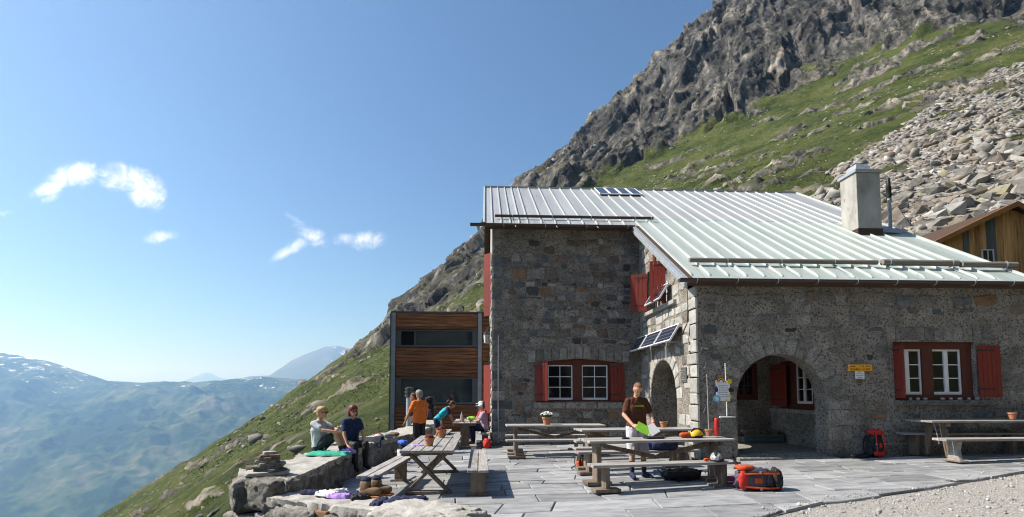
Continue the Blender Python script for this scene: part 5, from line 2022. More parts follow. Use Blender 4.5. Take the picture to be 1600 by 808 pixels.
b.add([(24.4, BY + 0.07, 5), (32.4, BY + 0.07, 5), (32.4, BY + 0.07, 9.2), (PKX, BY + 0.07, PKZ - 0.05), (24.4, BY + 0.07, 9.55),
       (24.4, 34, 5), (32.4, 34, 5), (32.4, 34, 9.2), (PKX, 34, PKZ - 0.05), (24.4, 34, 9.55)],
      [(0, 1, 2, 3, 4), (9, 8, 7, 6, 5), (0, 5, 6, 1), (1, 6, 7, 2), (2, 7, 8, 3), (3, 8, 9, 4), (4, 9, 5, 0)])
b.build('barn_body', M['barn'], bn_)
for sx in (-1, 1):
    b = MB()
    xe = PKX + sx * 4.75
    ze = PKZ - BS * 4.75
    b.add([(PKX, BY - 0.45, PKZ), (xe, BY - 0.45, ze), (xe, BY - 0.45, ze + 0.26), (PKX, BY - 0.45, PKZ + 0.28), (PKX, BY - 0.36, PKZ), (xe, BY - 0.36, ze), (xe, BY - 0.36, ze + 0.26), (PKX, BY - 0.36, PKZ + 0.28)],
          [(0, 1, 2, 3), (7, 6, 5, 4), (0, 4, 5, 1), (1, 5, 6, 2), (2, 6, 7, 3), (3, 7, 4, 0)])
    b.build('barge_board', M['barge'], bn_)
    b = MB()
    b.add([(PKX, BY - 0.35, PKZ + 0.02), (xe, BY - 0.35, ze + 0.02), (xe, BY - 0.35, ze + 0.22), (PKX, BY - 0.35, PKZ + 0.24), (PKX, 34.3, PKZ + 0.02), (xe, 34.3, ze + 0.02), (xe, 34.3, ze + 0.22), (PKX, 34.3, PKZ + 0.24)],
          [(0, 1, 2, 3), (7, 6, 5, 4), (0, 4, 5, 1), (1, 5, 6, 2), (2, 6, 7, 3), (3, 7, 4, 0)])
    b.build('roof_slope', M['soffit'], bn_)
F_BN = (Vector((0, BY - 0.06, 0)), EX, EZ, -EY)
b = MB()
for r_ in ((26.28, 26.95, 9.03, 9.09), (26.28, 26.95, 8.33, 8.39), (26.28, 26.34, 8.39, 9.03), (26.89, 26.95, 8.39, 9.03), (26.59, 26.64, 8.39, 9.03)):
    b.plate(rect(*r_), F_BN, 0.0, 0.04)
w_ = b.build('window', M['white'], bn_)
b = MB()
b.plate(rect(26.33, 26.90, 8.38, 9.04), F_BN, 0.004, 0.014)
b.build('pane', M['glass'], w_)

# ================================================================== SCREE AND LOOSE STONES
M['sc1'] = pmat('scree_grey', [(0.120, 0.112, 0.102), (0.195, 0.183, 0.165), (0.265, 0.250, 0.228)], scale=1.6, rough=0.92, bump=0.5, bscale=5, bdist=0.06, vary=0.3, spec=0.1)
M['sc2'] = pmat('scree_pale', [(0.230, 0.220, 0.205), (0.310, 0.298, 0.278), (0.380, 0.366, 0.342)], scale=1.6, rough=0.92, bump=0.5, bscale=5, bdist=0.06, vary=0.2, spec=0.1)
M['sc3'] = pmat('scree_warm', [(0.115, 0.092, 0.075), (0.180, 0.148, 0.120), (0.245, 0.210, 0.175)], scale=1.6, rough=0.92, bump=0.5, bscale=5, bdist=0.06, vary=0.25, spec=0.1)
M['sc4'] = pmat('scree_lichen', [(0.170, 0.160, 0.105), (0.230, 0.215, 0.140), (0.220, 0.212, 0.190)], scale=2.2, rough=0.92, bump=0.5, bscale=5, bdist=0.06, vary=0.2, spec=0.1)
m_bed, nt_b, Nb, Lb, Bb = material('scree_bed')
gb_ = Nb.new('ShaderNodeNewGeometry')
acc_ = gb_.outputs['Normal']
for (sc_, k_) in ((1.6, 1.1), (4.0, 0.9)):
    vv = Nb.new('ShaderNodeTexVoronoi')
    vv.inputs['Scale'].default_value = sc_
    Lb.new(gb_.outputs['Position'], vv.inputs['Vector'])
    su_ = Nb.new('ShaderNodeVectorMath')
    su_.operation = 'SUBTRACT'
    Lb.new(vv.outputs['Color'], su_.inputs[0])
    su_.inputs[1].default_value = (0.5, 0.5, 0.5)
    ma_ = Nb.new('ShaderNodeVectorMath')
    ma_.operation = 'MULTIPLY_ADD'
    Lb.new(su_.outputs[0], ma_.inputs[0])
    ma_.inputs[1].default_value = (k_, k_, k_)
    Lb.new(acc_, ma_.inputs[2])
    acc_ = ma_.outputs[0]
    if sc_ < 2:
        sp_ = Nb.new('ShaderNodeSeparateXYZ')
        Lb.new(vv.outputs['Color'], sp_.inputs[0])
        rpb = ramp(Nb, [(0.0, (0.055, 0.052, 0.048)), (0.35, (0.13, 0.122, 0.112)), (0.6, (0.19, 0.17, 0.145)), (0.8, (0.24, 0.225, 0.20)), (1.0, (0.33, 0.31, 0.285))])
        Lb.new(sp_.outputs['Y'], rpb.inputs['Fac'])
        Lb.new(rpb.outputs['Color'], Bb.inputs['Base Color'])
nb_ = Nb.new('ShaderNodeVectorMath')
nb_.operation = 'NORMALIZE'
Lb.new(acc_, nb_.inputs[0])
Lb.new(nb_.outputs[0], Bb.inputs['Normal'])
Bb.inputs['Roughness'].default_value = 0.95
Bb.inputs['Specular IOR Level'].default_value = 0.1
SCREE = [(24, 47), (30, 54), (36.7, 60), (42.4, 64.5), (53.9, 75.5), (66.8, 86), (79.3, 93), (88, 97.5), (98, 99.5), (118, 103), (128, 60), (70, 30), (44, 24), (33, 31), (22, 35)]
bx = np.array(SCREE)
rs_ = np.random.RandomState(9)


def in_poly(x, y, poly):
    c = np.zeros(x.shape, bool)
    n = len(poly)
    for i in range(n):
        x1, y1 = poly[i]
        x2, y2 = poly[(i + 1) % n]
        k = ((y1 > y) != (y2 > y)) & (x < (x2 - x1) * (y - y1) / (y2 - y1 + 1e-12) + x1)
        c ^= k
    return c


def hull_rock(seed, n=15):
    rs = np.random.RandomState(seed)
    p = np.array([(x, y, z) for x in (-1, 1) for y in (-1, 1) for z in (-1, 1)], float) * 0.72
    p += rs.uniform(-0.34, 0.34, p.shape)
    p = np.concatenate([p, rs.normal(size=(4, 3)) * 0.62])
    bm = bmesh.new()
    for q in p:
        bm.verts.new(q)
    bmesh.ops.convex_hull(bm, input=bm.verts)
    for v in [v for v in bm.verts if not v.link_faces]:
        bm.verts.remove(v)
    bmesh.ops.triangulate(bm, faces=bm.faces)
    bmesh.ops.recalc_face_normals(bm, faces=bm.faces)
    bm.verts.index_update()
    V = np.array([v.co[:] for v in bm.verts])
    F = np.array([[v.index for v in f.verts] for f in bm.faces])
    bm.free()
    return V, F


ROCKS = [hull_rock(s, 13 + s % 5) for s in range(10)]


def rock_field(n, sampler, smin, smax, expo, flat, rs, mix):
    X, Y = sampler(n)
    Z = hill_point(X, Y)
    s = smin * (1 - rs.uniform(0, 1, len(X)) * (1 - (smin / smax) ** expo)) ** (-1 / expo)
    return X, Y, Z, s, rs.choice(4, len(X), p=mix)


def scree_sampler(n):
    X = rs_.uniform(20, 128, n)
    Y = rs_.uniform(23, 104, n)
    ins = in_poly(X + 3.5 * fbm(X / 7, Y / 7, X * 0, 3), Y + 3.5 * fbm(X / 7 + 9, Y / 7, X * 0, 3), SCREE)
    # not under the barn or the hut
    ins &= ~((X < 34) & (Y < 36)) & ~((X < 23.5) & (Y < 40))
    ins &= (X > 0.42 * Y) & (X < 1.22 * Y) & (Y > 33)
    # thin patches where turf shows
    ins &= fbm(X / 9 + 3, Y / 6, X * 0 + 7, 3) < 0.22
    # thin out with distance (the far rocks merge)
    ins &= rs_.uniform(size=n) < np.clip(52 / Y, 0.35, 1)
    return X[ins], Y[ins]


X, Y, Z, S, MI = rock_field(170000, scree_sampler, 0.14, 1.25, 1.9, 0.6, rs_, [0.55, 0.16, 0.25, 0.04])
S = S * np.interp(Y, [28, 55, 100], [1.15, 0.85, 0.65])
big = np.argsort(-S / Y)
scree_m = tag(obj('scree_slope', raw_mesh('scree_slope', [(30, 40, 0), (30.1, 40, 0), (30, 40.1, 0)], [(0, 1, 2)], M['sc1'])), kind='structure')
# the bed of the scree: a sheet of finer rubble just above the turf
su, sv = np.meshgrid(np.linspace(18, 128, 190), np.linspace(24, 106, 170))
sz_ = hill_point(su.ravel(), sv.ravel()).reshape(su.shape)
sd1, sd2, sid = worley(su / 0.9, sv / 0.9, sz_ / 0.9)
inb = in_poly(su + 2.5 * fbm(su / 7, sv / 7, su * 0, 3), sv + 2.5 * fbm(su / 7 + 9, sv / 7, su * 0, 3), SCREE) & ~((su < 34) & (sv < 36))
inb &= fbm(su / 9 + 3, sv / 6, su * 0 + 7, 3) < 0.25
lift = np.where(inb, 0.10 + 0.35 * sid, -1.2)
q = (np.arange(169)[:, None] * 190 + np.arange(189)[None]).ravel()
FF = np.stack([q, q + 1, q + 191, q + 190], 1)
FF = FF[inb.ravel()[FF].any(1)]
me = raw_mesh('scree_slope', np.stack([su, sv, sz_ + lift], -1).reshape(-1, 3), FF, m_bed)
scree_m.data = me
rock_meshes = {}
SMATS = [M['sc1'], M['sc2'], M['sc3'], M['sc4']]
for i in big[:300]:
    k = (int(i) % 10, int(MI[i]))
    if k not in rock_meshes:
        V0, F0 = ROCKS[k[0]]
        rock_meshes[k] = raw_mesh('boulder', V0, [tuple(f) for f in F0], SMATS[k[1]])
    o = obj('boulder', rock_meshes[k], scree_m)
    s = float(S[i])
    o.location = (float(X[i]), float(Y[i]), float(Z[i]) + 0.12 * s)
    o.scale = (s * rs_.uniform(0.75, 1.25), s * rs_.uniform(0.6, 0.95), s * rs_.uniform(0.35, 0.7))
    o.rotation_euler = (rs_.normal() * 0.3, -0.35 + rs_.normal() * 0.3, rs_.uniform(0, 6.28))


def joined_rocks(name, idx, X, Y, Z, S, MI, parent, flat=0.55, sink=0.12):
    VV, FF, MM = [], [], []
    base = 0
    for t_ in range(10):
        sel = idx[(idx % 10) == t_]
        if len(sel) == 0:
            continue
        V0, F0 = ROCKS[t_]
        pos = np.stack([X[sel], Y[sel], Z[sel] + sink * S[sel]], 1)
        V, F = scatter_rocks(pos, S[sel], flat, rs_, jit=0.14, tilt=0.22, V0=V0, F0=F0)
        VV.append(V)
        FF.append(F + base)
        MM.append(np.repeat(MI[sel], len(F0)))
        base += len(V)
    o = obj(name, raw_mesh(name, np.concatenate(VV), np.concatenate(FF), SMATS, np.concatenate(MM)), parent)
    return tag(o, kind='stuff')


joined_rocks('loose_rocks', big[300:], X, Y, Z, S, MI, scree_m, flat=0.36)
print('scree rocks', len(big))


# stones strewn over the grass slopes
def slope_sampler(n):
    X = rs_.uniform(-110, 190, n)
    Y = rs_.uniform(22, 235, n)
    dens = fbm(X / 22, Y / 14, X * 0 + 3, 4) + 0.35 * fbm(X / 6, Y / 6, X * 0 + 1, 3)
    ok = dens + rs_.uniform(-0.25, 0.25, n) > 0.24
    ok &= ~((X > -3) & (X < 33) & (Y < 36))
    ok &= X > -0.75 * Y - 8
    ok &= ~in_poly(X, Y, SCREE)
    return X[ok], Y[ok]


X, Y, Z, S, MI = rock_field(26000, slope_sampler, 0.12, 1.5, 1.7, 0.6, rs_, [0.45, 0.35, 0.15, 0.05])
joined_rocks('strewn_stones', np.arange(len(X)), X, Y, Z, S, MI, hill, flat=0.6)
print('strewn', len(X))

# ================================================================== FURNITURE
M['wood'] = pmat('weathered_wood', [(0.20, 0.185, 0.175), (0.30, 0.285, 0.27), (0.42, 0.40, 0.385)], scale=5, rough=0.8, bump=0.45, bscale=22, bdist=0.006, vary=0.16, stretch=(0.5, 4, 4), spec=0.25, coord='Object')
M['wood_end'] = pmat('brown_wood', [(0.10, 0.075, 0.055), (0.17, 0.13, 0.10), (0.23, 0.19, 0.155)], scale=5, rough=0.85, bump=0.4, bscale=20, bdist=0.006, vary=0.2, stretch=(3, 3, 0.6), coord='Object')
M['terracotta'] = pmat('terracotta', [(0.36, 0.15, 0.075), (0.47, 0.22, 0.12)], scale=9, rough=0.85, bump=0.15, bscale=50, bdist=0.003)
M['soil'] = pmat('soil', [(0.03, 0.022, 0.015), (0.06, 0.045, 0.03)], scale=30, rough=1.0, bump=0.6, bscale=70)
M['leaf'] = pmat('leaf', [(0.05, 0.085, 0.03), (0.10, 0.15, 0.06)], scale=30, rough=0.7, bump=0)
M['petal'] = pmat('white_petal', [(0.62, 0.64, 0.60), (0.75, 0.76, 0.74)], scale=30, rough=0.7, bump=0)
M['cone'] = pmat('red_cone', [(0.10, 0.022, 0.016), (0.20, 0.055, 0.035)], scale=30, rough=0.8, bump=0.3)


def local_box(parent, name, c, d, mat, rot=None, bevel=0.006):
    b = MB()
    b.box(c, d, rot=rot)
    return b.build(name, mat, parent, world=False, bevel=bevel)


def local_bar(parent, name, a, b_, w, h, mat, up=(0, 0, 1), bevel=0.006):
    b = MB()
    b.bar(a, b_, w, h, up=up)
    return b.build(name, mat, parent, world=False, bevel=bevel)


def plank_top(t, L, W, h, n, th=0.042, gap=0.012, over=0.0):
    w = (W - gap * (n - 1)) / n
    for i in range(n):
        y = -W / 2 + w / 2 + i * (w + gap)
        dl = rnd.uniform(-0.012, 0.012)
        local_box(t, 'plank', (dl, y, h - th / 2 + rnd.uniform(-0.002, 0.002)), (L + over + dl, w, th), M['wood'])


def trestle_table(label, x, y, rz, L=2.6, W=0.68, h=0.77, group='trestle tables by the hut'):
    t = thing('trestle_table', label, 'table', (x, y, zg(x)), rz, group)
    plank_top(t, L, W, h, 4)
    for s in (-1, 1):
        xx = s * (L / 2 - 0.24)
        local_box(t, 'leg', (xx, 0, (h - 0.042) / 2 + 0.03), (0.085, 0.26, h - 0.042 - 0.062), M['wood_end'])
        local_box(t, 'foot', (xx, 0, 0.032), (0.44, 0.30, 0.060), M['wood_end'])
        local_box(t, 'bearer', (xx + s * 0.005, 0, h - 0.042 - 0.036), (0.07, W - 0.06, 0.068), M['wood_end'])
        local_bar(t, 'brace', (s * (L / 2 - 0.30), 0, h - 0.10), (0.02 * s, 0, h - 0.32), 0.05, 0.075, M['wood_end'])
    return t


def trestle_bench(label, x, y, rz, L=2.55, W=0.29, h=0.44, group='benches at the trestle tables'):
    t = thing('bench', label, 'bench', (x, y, zg(x)), rz, group)
    plank_top(t, L, W, h, 2, th=0.045)
    for s in (-1, 1):
        xx = s * (L / 2 - 0.26)
        local_box(t, 'leg', (xx, 0, (h - 0.045) / 2 + 0.028), (0.075, 0.20, h - 0.045 - 0.058), M['wood_end'])
        local_box(t, 'foot', (xx, 0, 0.030), (0.43, 0.24, 0.056), M['wood_end'])
    return t


trestle_table('trestle table with a pot of white flowers, standing against the main wall', 1.80, 13.95, 0.02, L=2.52)
trestle_bench('bench on the open side of the table with the white flowers', 1.82, 13.35, 0.03, L=2.62)
trestle_bench('bench between the main wall and the table with white flowers', 1.66, 14.85, 0.0, L=2.2)
trestle_table('middle trestle table, just behind the man in the brown shirt', 3.33, 11.95, 0.10, L=2.62)
trestle_bench('bench on the near side of the middle trestle table', 3.02, 11.20, 0.10, L=2.4, h=0.45)
trestle_bench('bench on the wall side of the middle trestle table', 3.30, 12.78, 0.08, L=2.4)
trestle_table('nearest trestle table, with thermos and helmet, before the man', 3.02, 9.50, 0.12, L=2.66)
trestle_bench('nearest bench on the paving, a checked helmet at its end', 2.95, 8.82, 0.15, L=2.58)
trestle_bench('bench the man stands beside, behind the thermos table', 3.0, 10.62, 0.12, L=2.5)


def cross_table(label, x, y, rz, L, W, h):
    t = thing('cross_leg_table', label, 'table', (x, y, zg(x)), rz)
    plank_top(t, L, W, h, 5, th=0.045)
    for s in (-1, 1):
        xx = s * (L / 2 - 0.34)
        local_bar(t, 'leg', (xx, -W / 2 + 0.10, h - 0.05), (xx, W / 2 - 0.10, 0.05), 0.055, 0.125, M['wood_end'], up=(1, 0, 0))
        local_bar(t, 'leg', (xx + 0.058 * s, W / 2 - 0.10, h - 0.05), (xx + 0.058 * s, -W / 2 + 0.10, 0.05), 0.055, 0.125, M['wood_end'], up=(1, 0, 0))
        local_box(t, 'foot', (xx + 0.03 * s, 0, 0.028), (0.13, W - 0.10, 0.05), M['wood_end'])
        local_box(t, 'bearer', (xx + 0.03 * s, 0, h - 0.045 - 0.03), (0.15, W - 0.06, 0.056), M['wood_end'])
    local_box(t, 'stretcher', (0, 0, h * 0.48), (L - 0.80, 0.05, 0.10), M['wood_end'])
    return t


def plank_bench(label, x, y, rz, L, W, h, foot=True, group=None, n=2):
    t = thing('bench', label, 'bench', (x, y, zg(x)), rz, group)
    plank_top(t, L, W, h, n, th=0.045)
    for s in (-1, 1):
        xx = s * (L / 2 - 0.28)
        local_box(t, 'leg', (xx, 0, (h - 0.045 + 0.04) / 2), (0.07, W * 0.72, h - 0.045 - 0.044), M['wood_end'])
        if foot:
            local_box(t, 'foot', (xx, 0, 0.020), (0.12, W + 0.06, 0.038), M['wood_end'])
    local_bar(t, 'brace', (-(L / 2 - 0.32), 0, 0.12), (-(L / 2 - 0.85), 0, h - 0.06), 0.045, 0.06, M['wood_end'])
    local_bar(t, 'brace', ((L / 2 - 0.32), 0, 0.12), ((L / 2 - 0.85), 0, h - 0.06), 0.045, 0.06, M['wood_end'])
    return t


cross_table('long plank table on crossed legs with two pots of cones', -0.93, 10.20, R(90), 2.90, 0.86, 0.74)
plank_bench('bench between parapet and crossed leg table, a boot at its end', -1.66, 9.45, R(85.5), 2.45, 0.31, 0.44)
plank_bench('two plank bench on the open side of the crossed leg table', -0.12, 10.0, R(90.5), 2.95, 0.33, 0.44)
t = trestle_table('far table with bottle and salad by the hut corner', -0.60, 16.95, R(90), L=2.1, W=0.70, h=0.76, group=None)
plank_bench('bench along the hut corner where two people in caps sit', 0.0, 16.95, R(90), 2.0, 0.26, 0.43)
plank_bench('bench beside the girl in the blue shirt at the far table', -1.22, 17.1, R(90), 2.0, 0.26, 0.43)
# the table and benches under the wing window
t = thing('side_table', 'long table with a small pot in front of the wing window', 'table', (11.35, 11.58, zg(11.3)), 0.03)
plank_top(t, 3.6, 0.72, 0.80, 3)
for s in (-1, 1):
    xx = s * 1.38
    local_bar(t, 'leg', (xx, -0.16, 0.74), (xx, -0.30, 0.02), 0.07, 0.13, M['wood_end'])
    local_bar(t, 'leg', (xx, 0.16, 0.74), (xx, 0.30, 0.02), 0.07, 0.13, M['wood_end'])
    local_box(t, 'bearer', (xx, 0, 0.715), (0.09, 0.64, 0.08), M['wood_end'])
    b = MB()
    b.path([(xx - 0.25, -0.2, 0.76), (xx - 0.2, -0.22, 0.55), (xx - 0.17, -0.24, 0.30)], 0.008, n=5)
    b.build('tie_rod', M['galv'], t, world=False)
t = thing('bench', 'bench with shaped plank legs on the open side of the window table', 'bench', (11.05, 10.82, zg(11.0)), 0.03)
plank_top(t, 3.4, 0.34, 0.47, 2, th=0.05)
for s in (-1, 1):
    b = MB()
    xx = s * 1.36
    fr = (Vector((xx - 0.05, 0, 0)), EY, EZ, EX)
    b.plate([(-0.17, 0.0), (0.17, 0.0), (0.12, 0.10), (0.10, 0.24), (0.15, 0.418), (-0.15, 0.418), (-0.10, 0.24), (-0.12, 0.10)], fr, 0, 0.09)
    b.build('leg', M['wood'], t, world=False, bevel=0.006)
    local_box(t, 'foot', (xx, 0, 0.012), (0.20, 0.42, 0.03), M['wood_end'])
t = thing('wall_bench', 'dark bench set against the wing wall beside the red backpack', 'bench', (10.9, 11.93, zg(10.9)), 0.0)
plank_top(t, 2.9, 0.28, 0.50, 2)
for s in (-1, 1):
    local_box(t, 'leg', (s * 1.15, 0, 0.23), (0.10, 0.24, 0.456), M['wood_end'])


# ------------------------------------------------------------------ pots
def pot(label, x, y, z, r, h, group=None, fill=None):
    t = thing('flower_pot', label, 'flower pot', (x, y, z), 0.0, group)
    b = MB()
    b.lathe((0, 0, 0), [(r * 0.68, 0), (r * 0.94, h * 0.78), (r * 1.06, h * 0.78), (r * 1.08, h), (r * 0.93, h), (r * 0.90, h * 0.86)], n=18)
    b.build('pot', M['terracotta'], t, world=False, smooth=True)
    b = MB()
    b.lathe((0, 0, 0), [(r * 0.88, h * 0.80), (r * 0.5, h * 0.86), (0.001, h * 0.88)], n=12)
    b.build('soil', M['soil'], t, world=False, smooth=True)
    rg = random.Random(int(x * 100))
    if fill == 'flowers':
        lf = MB()
        fl = MB()
        for i in range(70):
            a, rr = rg.uniform(0, 6.28), rg.uniform(0, 1) ** 0.5
            top = Vector((math.cos(a) * rr * r * 1.5, math.sin(a) * rr * r * 1.5, h * 0.9 + r * (1.25 - 0.7 * rr * rr) + rg.uniform(-0.01, 0.02)))
            bs = Vector((math.cos(a) * rr * r * 0.7, math.sin(a) * rr * r * 0.7, h * 0.88))
            lf.bar(bs, top, 0.006, 0.006)
            for k in range(3):
                p = bs.lerp(top, rg.uniform(0.3, 0.85))
                q = Vector((rg.uniform(-1, 1), rg.uniform(-1, 1), rg.uniform(0, 0.8))).normalized()
                s_ = q.orthogonal().normalized() * 0.012
                lf.add([p, p + q * 0.02 + s_, p + q * 0.045, p + q * 0.02 - s_], [(0, 1, 2, 3)])
            fl.ball(top, rg.uniform(0.014, 0.022), 6, sc=(1, 1, 0.7))
        lf.build('foliage', M['leaf'], t, world=False)
        fl.build('blossom', M['petal'], t, world=False)
    elif fill == 'cones':
        c = MB()
        for i in range(34):
            a, rr = rg.uniform(0, 6.28), rg.uniform(0, 1) ** 0.5
            c.ball((math.cos(a) * rr * r * 0.85, math.sin(a) * rr * r * 0.85, h * 0.92 + r * 0.55 * (1 - rr * rr) + rg.uniform(0, 0.015)), rg.uniform(0.018, 0.03), 6)
        c.build('cones', M['cone'], t, world=False)
    elif fill == 'sprig':
        lf = MB()
        for i in range(26):
            a, rr = rg.uniform(0, 6.28), rg.uniform(0.1, 0.8)
            p = Vector((math.cos(a) * rr * r * 0.8, math.sin(a) * rr * r * 0.8, h * 0.88))
            q = Vector((rg.uniform(-0.6, 0.6), rg.uniform(-0.6, 0.6), 1)).normalized() * rg.uniform(0.03, 0.06)
            s_ = q.orthogonal().normalized() * 0.008
            lf.add([p, p + q * 0.5 + s_, p + q, p + q * 0.5 - s_], [(0, 1, 2, 3)])
        lf.build('foliage', M['leaf'], t, world=False)
    elif fill == 'stick':
        b = MB()
        b.tube((0, 0, h * 0.8), (-0.012, 0, h + 1.0), 0.010, 0.007, n=6)
        b.build('stick', M['wood'], t, world=False)
    return t


pot('terracotta pot full of dark red cones at the near end of the table', -0.955, 9.42, zg(-.95) + 0.742, 0.085, 0.145, 'pots of cones', 'cones')
pot('terracotta pot of cones at the far end of the crossed leg table', -0.88, 11.1, zg(-.9) + 0.742, 0.095, 0.155, 'pots of cones', 'cones')
pot('terracotta pot with white blossoms on the table by the main wall', 1.58, 13.86, zg(1.58) + 0.772, 0.115, 0.20, None, 'flowers')
pot('terracotta pot holding a thin tall stick beside the red thermos', 4.06, 9.68, zg(4.06) + 0.772, 0.068, 0.125, None, 'stick')
pot('pale pot of dry grass on the middle table beside the man', 4.02, 12.05, zg(4.0) + 0.772, 0.085, 0.13, None, 'sprig')
pot('small terracotta pot on the table under the wing window', 11.66, 11.45, zg(12.0) + 0.803, 0.085, 0.15, None, 'sprig')


# ------------------------------------------------------------------ things on and round the tables
def flat(name, cols, rough=0.6, **kw):
    M[name] = pmat(name, cols, rough=rough, **{**dict(scale=14, bump=0.25, bscale=60, bdist=0.004), **kw})
    return M[name]


flat('red_metal', [(0.30, 0.012, 0.014), (0.36, 0.02, 0.02)], 0.3, bump=0.0, spec=0.6)
flat('orange_cloth', [(0.36, 0.045, 0.010), (0.55, 0.085, 0.014)])
flat('red_cloth', [(0.42, 0.02, 0.018), (0.55, 0.035, 0.025)])
flat('black_cloth', [(0.010, 0.010, 0.013), (0.024, 0.024, 0.028)])
flat('plum_cloth', [(0.045, 0.038, 0.055), (0.085, 0.07, 0.095)])
flat('yellow_shell', [(0.72, 0.42, 0.012), (0.80, 0.50, 0.02)], 0.35, bump=0.0, spec=0.5)
flat('white_cloth', [(0.60, 0.60, 0.60), (0.74, 0.74, 0.74)], 0.85)
flat('lilac_cloth', [(0.36, 0.20, 0.62), (0.48, 0.30, 0.75)], 0.8)
flat('navy_cloth', [(0.012, 0.016, 0.045), (0.03, 0.04, 0.09)], 0.85)
flat('blue_cloth', [(0.03, 0.09, 0.42), (0.06, 0.15, 0.55)], 0.7)
flat('teal_cloth', [(0.02, 0.30, 0.20), (0.05, 0.42, 0.30)], 0.8)
flat('magenta_rope', [(0.22, 0.03, 0.13), (0.34, 0.08, 0.22)], 0.8)
flat('paper_white', [(0.72, 0.72, 0.72), (0.78, 0.78, 0.78)], 0.7, bump=0.0)
flat('map_green', [(0.22, 0.55, 0.03), (0.34, 0.68, 0.06)], 0.6, bump=0.0)
flat('boot_leather', [(0.16, 0.095, 0.05), (0.25, 0.16, 0.09)], 0.75)
flat('boot_sole', [(0.30, 0.10, 0.03), (0.42, 0.16, 0.05)], 0.8)
flat('sign_yellow', [(0.72, 0.32, 0.008), (0.78, 0.37, 0.012)], 0.5, bump=0.0)
flat('ink', [(0.02, 0.018, 0.016), (0.03, 0.028, 0.025)], 0.6, bump=0.0)
flat('ink_grey', [(0.22, 0.22, 0.25), (0.28, 0.28, 0.31)], 0.6, bump=0.0)
flat('sky_blue', [(0.05, 0.36, 0.72), (0.08, 0.45, 0.8)], 0.6, bump=0.0)
flat('deep_blue', [(0.01, 0.03, 0.14), (0.015, 0.045, 0.18)], 0.6, bump=0.0)
flat('sun_yellow', [(0.75, 0.50, 0.01), (0.80, 0.56, 0.02)], 0.6, bump=0.0)
flat('grey_cloth', [(0.20, 0.20, 0.21), (0.30, 0.30, 0.31)], 0.85)

th_ = thing('thermos', 'tall red thermos flask at the end of the nearest table', 'thermos', (4.17, 9.60, zg(4.17) + 0.772))
b = MB()
b.lathe((0, 0, 0), [(0.040, 0), (0.043, 0.01), (0.043, 0.23), (0.036, 0.25)], n=16)
b.build('flask', M['red_metal'], th_, world=False, smooth=True)
b = MB()
b.lathe((0, 0, 0.2505), [(0.036, 0), (0.038, 0.012), (0.038, 0.06), (0.032, 0.07)], n=16)
b.build('cup', M['red_cloth'], th_, world=False, smooth=True)


def helmet(label, x, y, z, rz, shell, accent, tilt=0.0):
    t = thing('helmet', label, 'helmet', (x, y, z), rz)
    b = MB()
    n, m_ = 18, 7
    P, F = [], []
    for j in range(m_ + 1):
        ph_ = (math.pi * 0.5) * j / m_
        for i in range(n):
            a = 2 * math.pi * i / n
            rr = math.cos(ph_)
            P.append((0.135 * rr * math.cos(a), 0.105 * rr * math.sin(a), 0.012 + 0.125 * math.sin(ph_) ** 0.9 - (0.012 if abs(math.cos(a)) < 0.4 and j == 0 else 0)))
    for j in range(m_):
        for i in range(n):
            F.append((j * n + i, j * n + (i + 1) % n, (j + 1) * n + (i + 1) % n, (j + 1) * n + i))
    b.add(P, F)
    b.build('shell', shell, t, world=False, smooth=True)
    b = MB()
    for k in range(3):
        a = -0.5 + k * 0.5
        pts = [(0.14 * math.cos(u), 0.112 * math.sin(a) * math.cos(u * 0.6), 0.02 + 0.128 * math.sin(u)) for u in np.linspace(0.4, 2.6, 7)]
        b.path(pts, 0.009, n=5)
    b.lathe((0, 0, 0), [(0.118, 0.0), (0.124, 0.004), (0.124, 0.022), (0.118, 0.026)], n=18)
    b.build('trim', accent, t, world=False)
    b = MB()
    b.path([(0.07, 0.09, 0.02), (0.06, 0.12, -0.0 + 0.006), (0.0, 0.14, 0.006), (-0.06, 0.11, 0.01)], 0.006, n=5)
    b.build('strap', M['black_cloth'], t, world=False)
    return t


helmet('yellow climbing helmet with black straps on the nearest table', 3.80, 9.62, zg(3.8) + 0.772, 0.4, M['yellow_shell'], M['black_cloth'])
flat('checker_shell', [(0.02, 0.02, 0.02), (0.6, 0.6, 0.6)], 0.4, scale=26, bump=0.0)
helmet('black and white patterned helmet on the end of the nearest bench', 3.86, 8.92, zg(3.86) + 0.441, 1.0, M['checker_shell'], M['black_cloth'])
helmet('white and dark red helmet lying on the parapet among shoes', -2.62, 13.5, 0.41, 0.3, M['white_cloth'], M['red_cloth'])


def soft(name, label, cat, c, dims, mat, rz=0.0, group=None, **kw):
    """one soft single-piece thing lying at c (its base)"""
    kw = {**dict(amp=0.12, freq=9, power=2.8, seed=c[0] * 5 + c[1]), **kw, **dict(sub=14)}
    me = lump_mesh(dims, mats=[mat], **kw)
    me.transform(Matrix.Translation((0, 0, dims[2] * 0.42)))
    me.name = name
    o = obj(name, me)
    o.location = c
    o.rotation_euler = (0, 0, rz)
    return tag(o, label, cat, group)


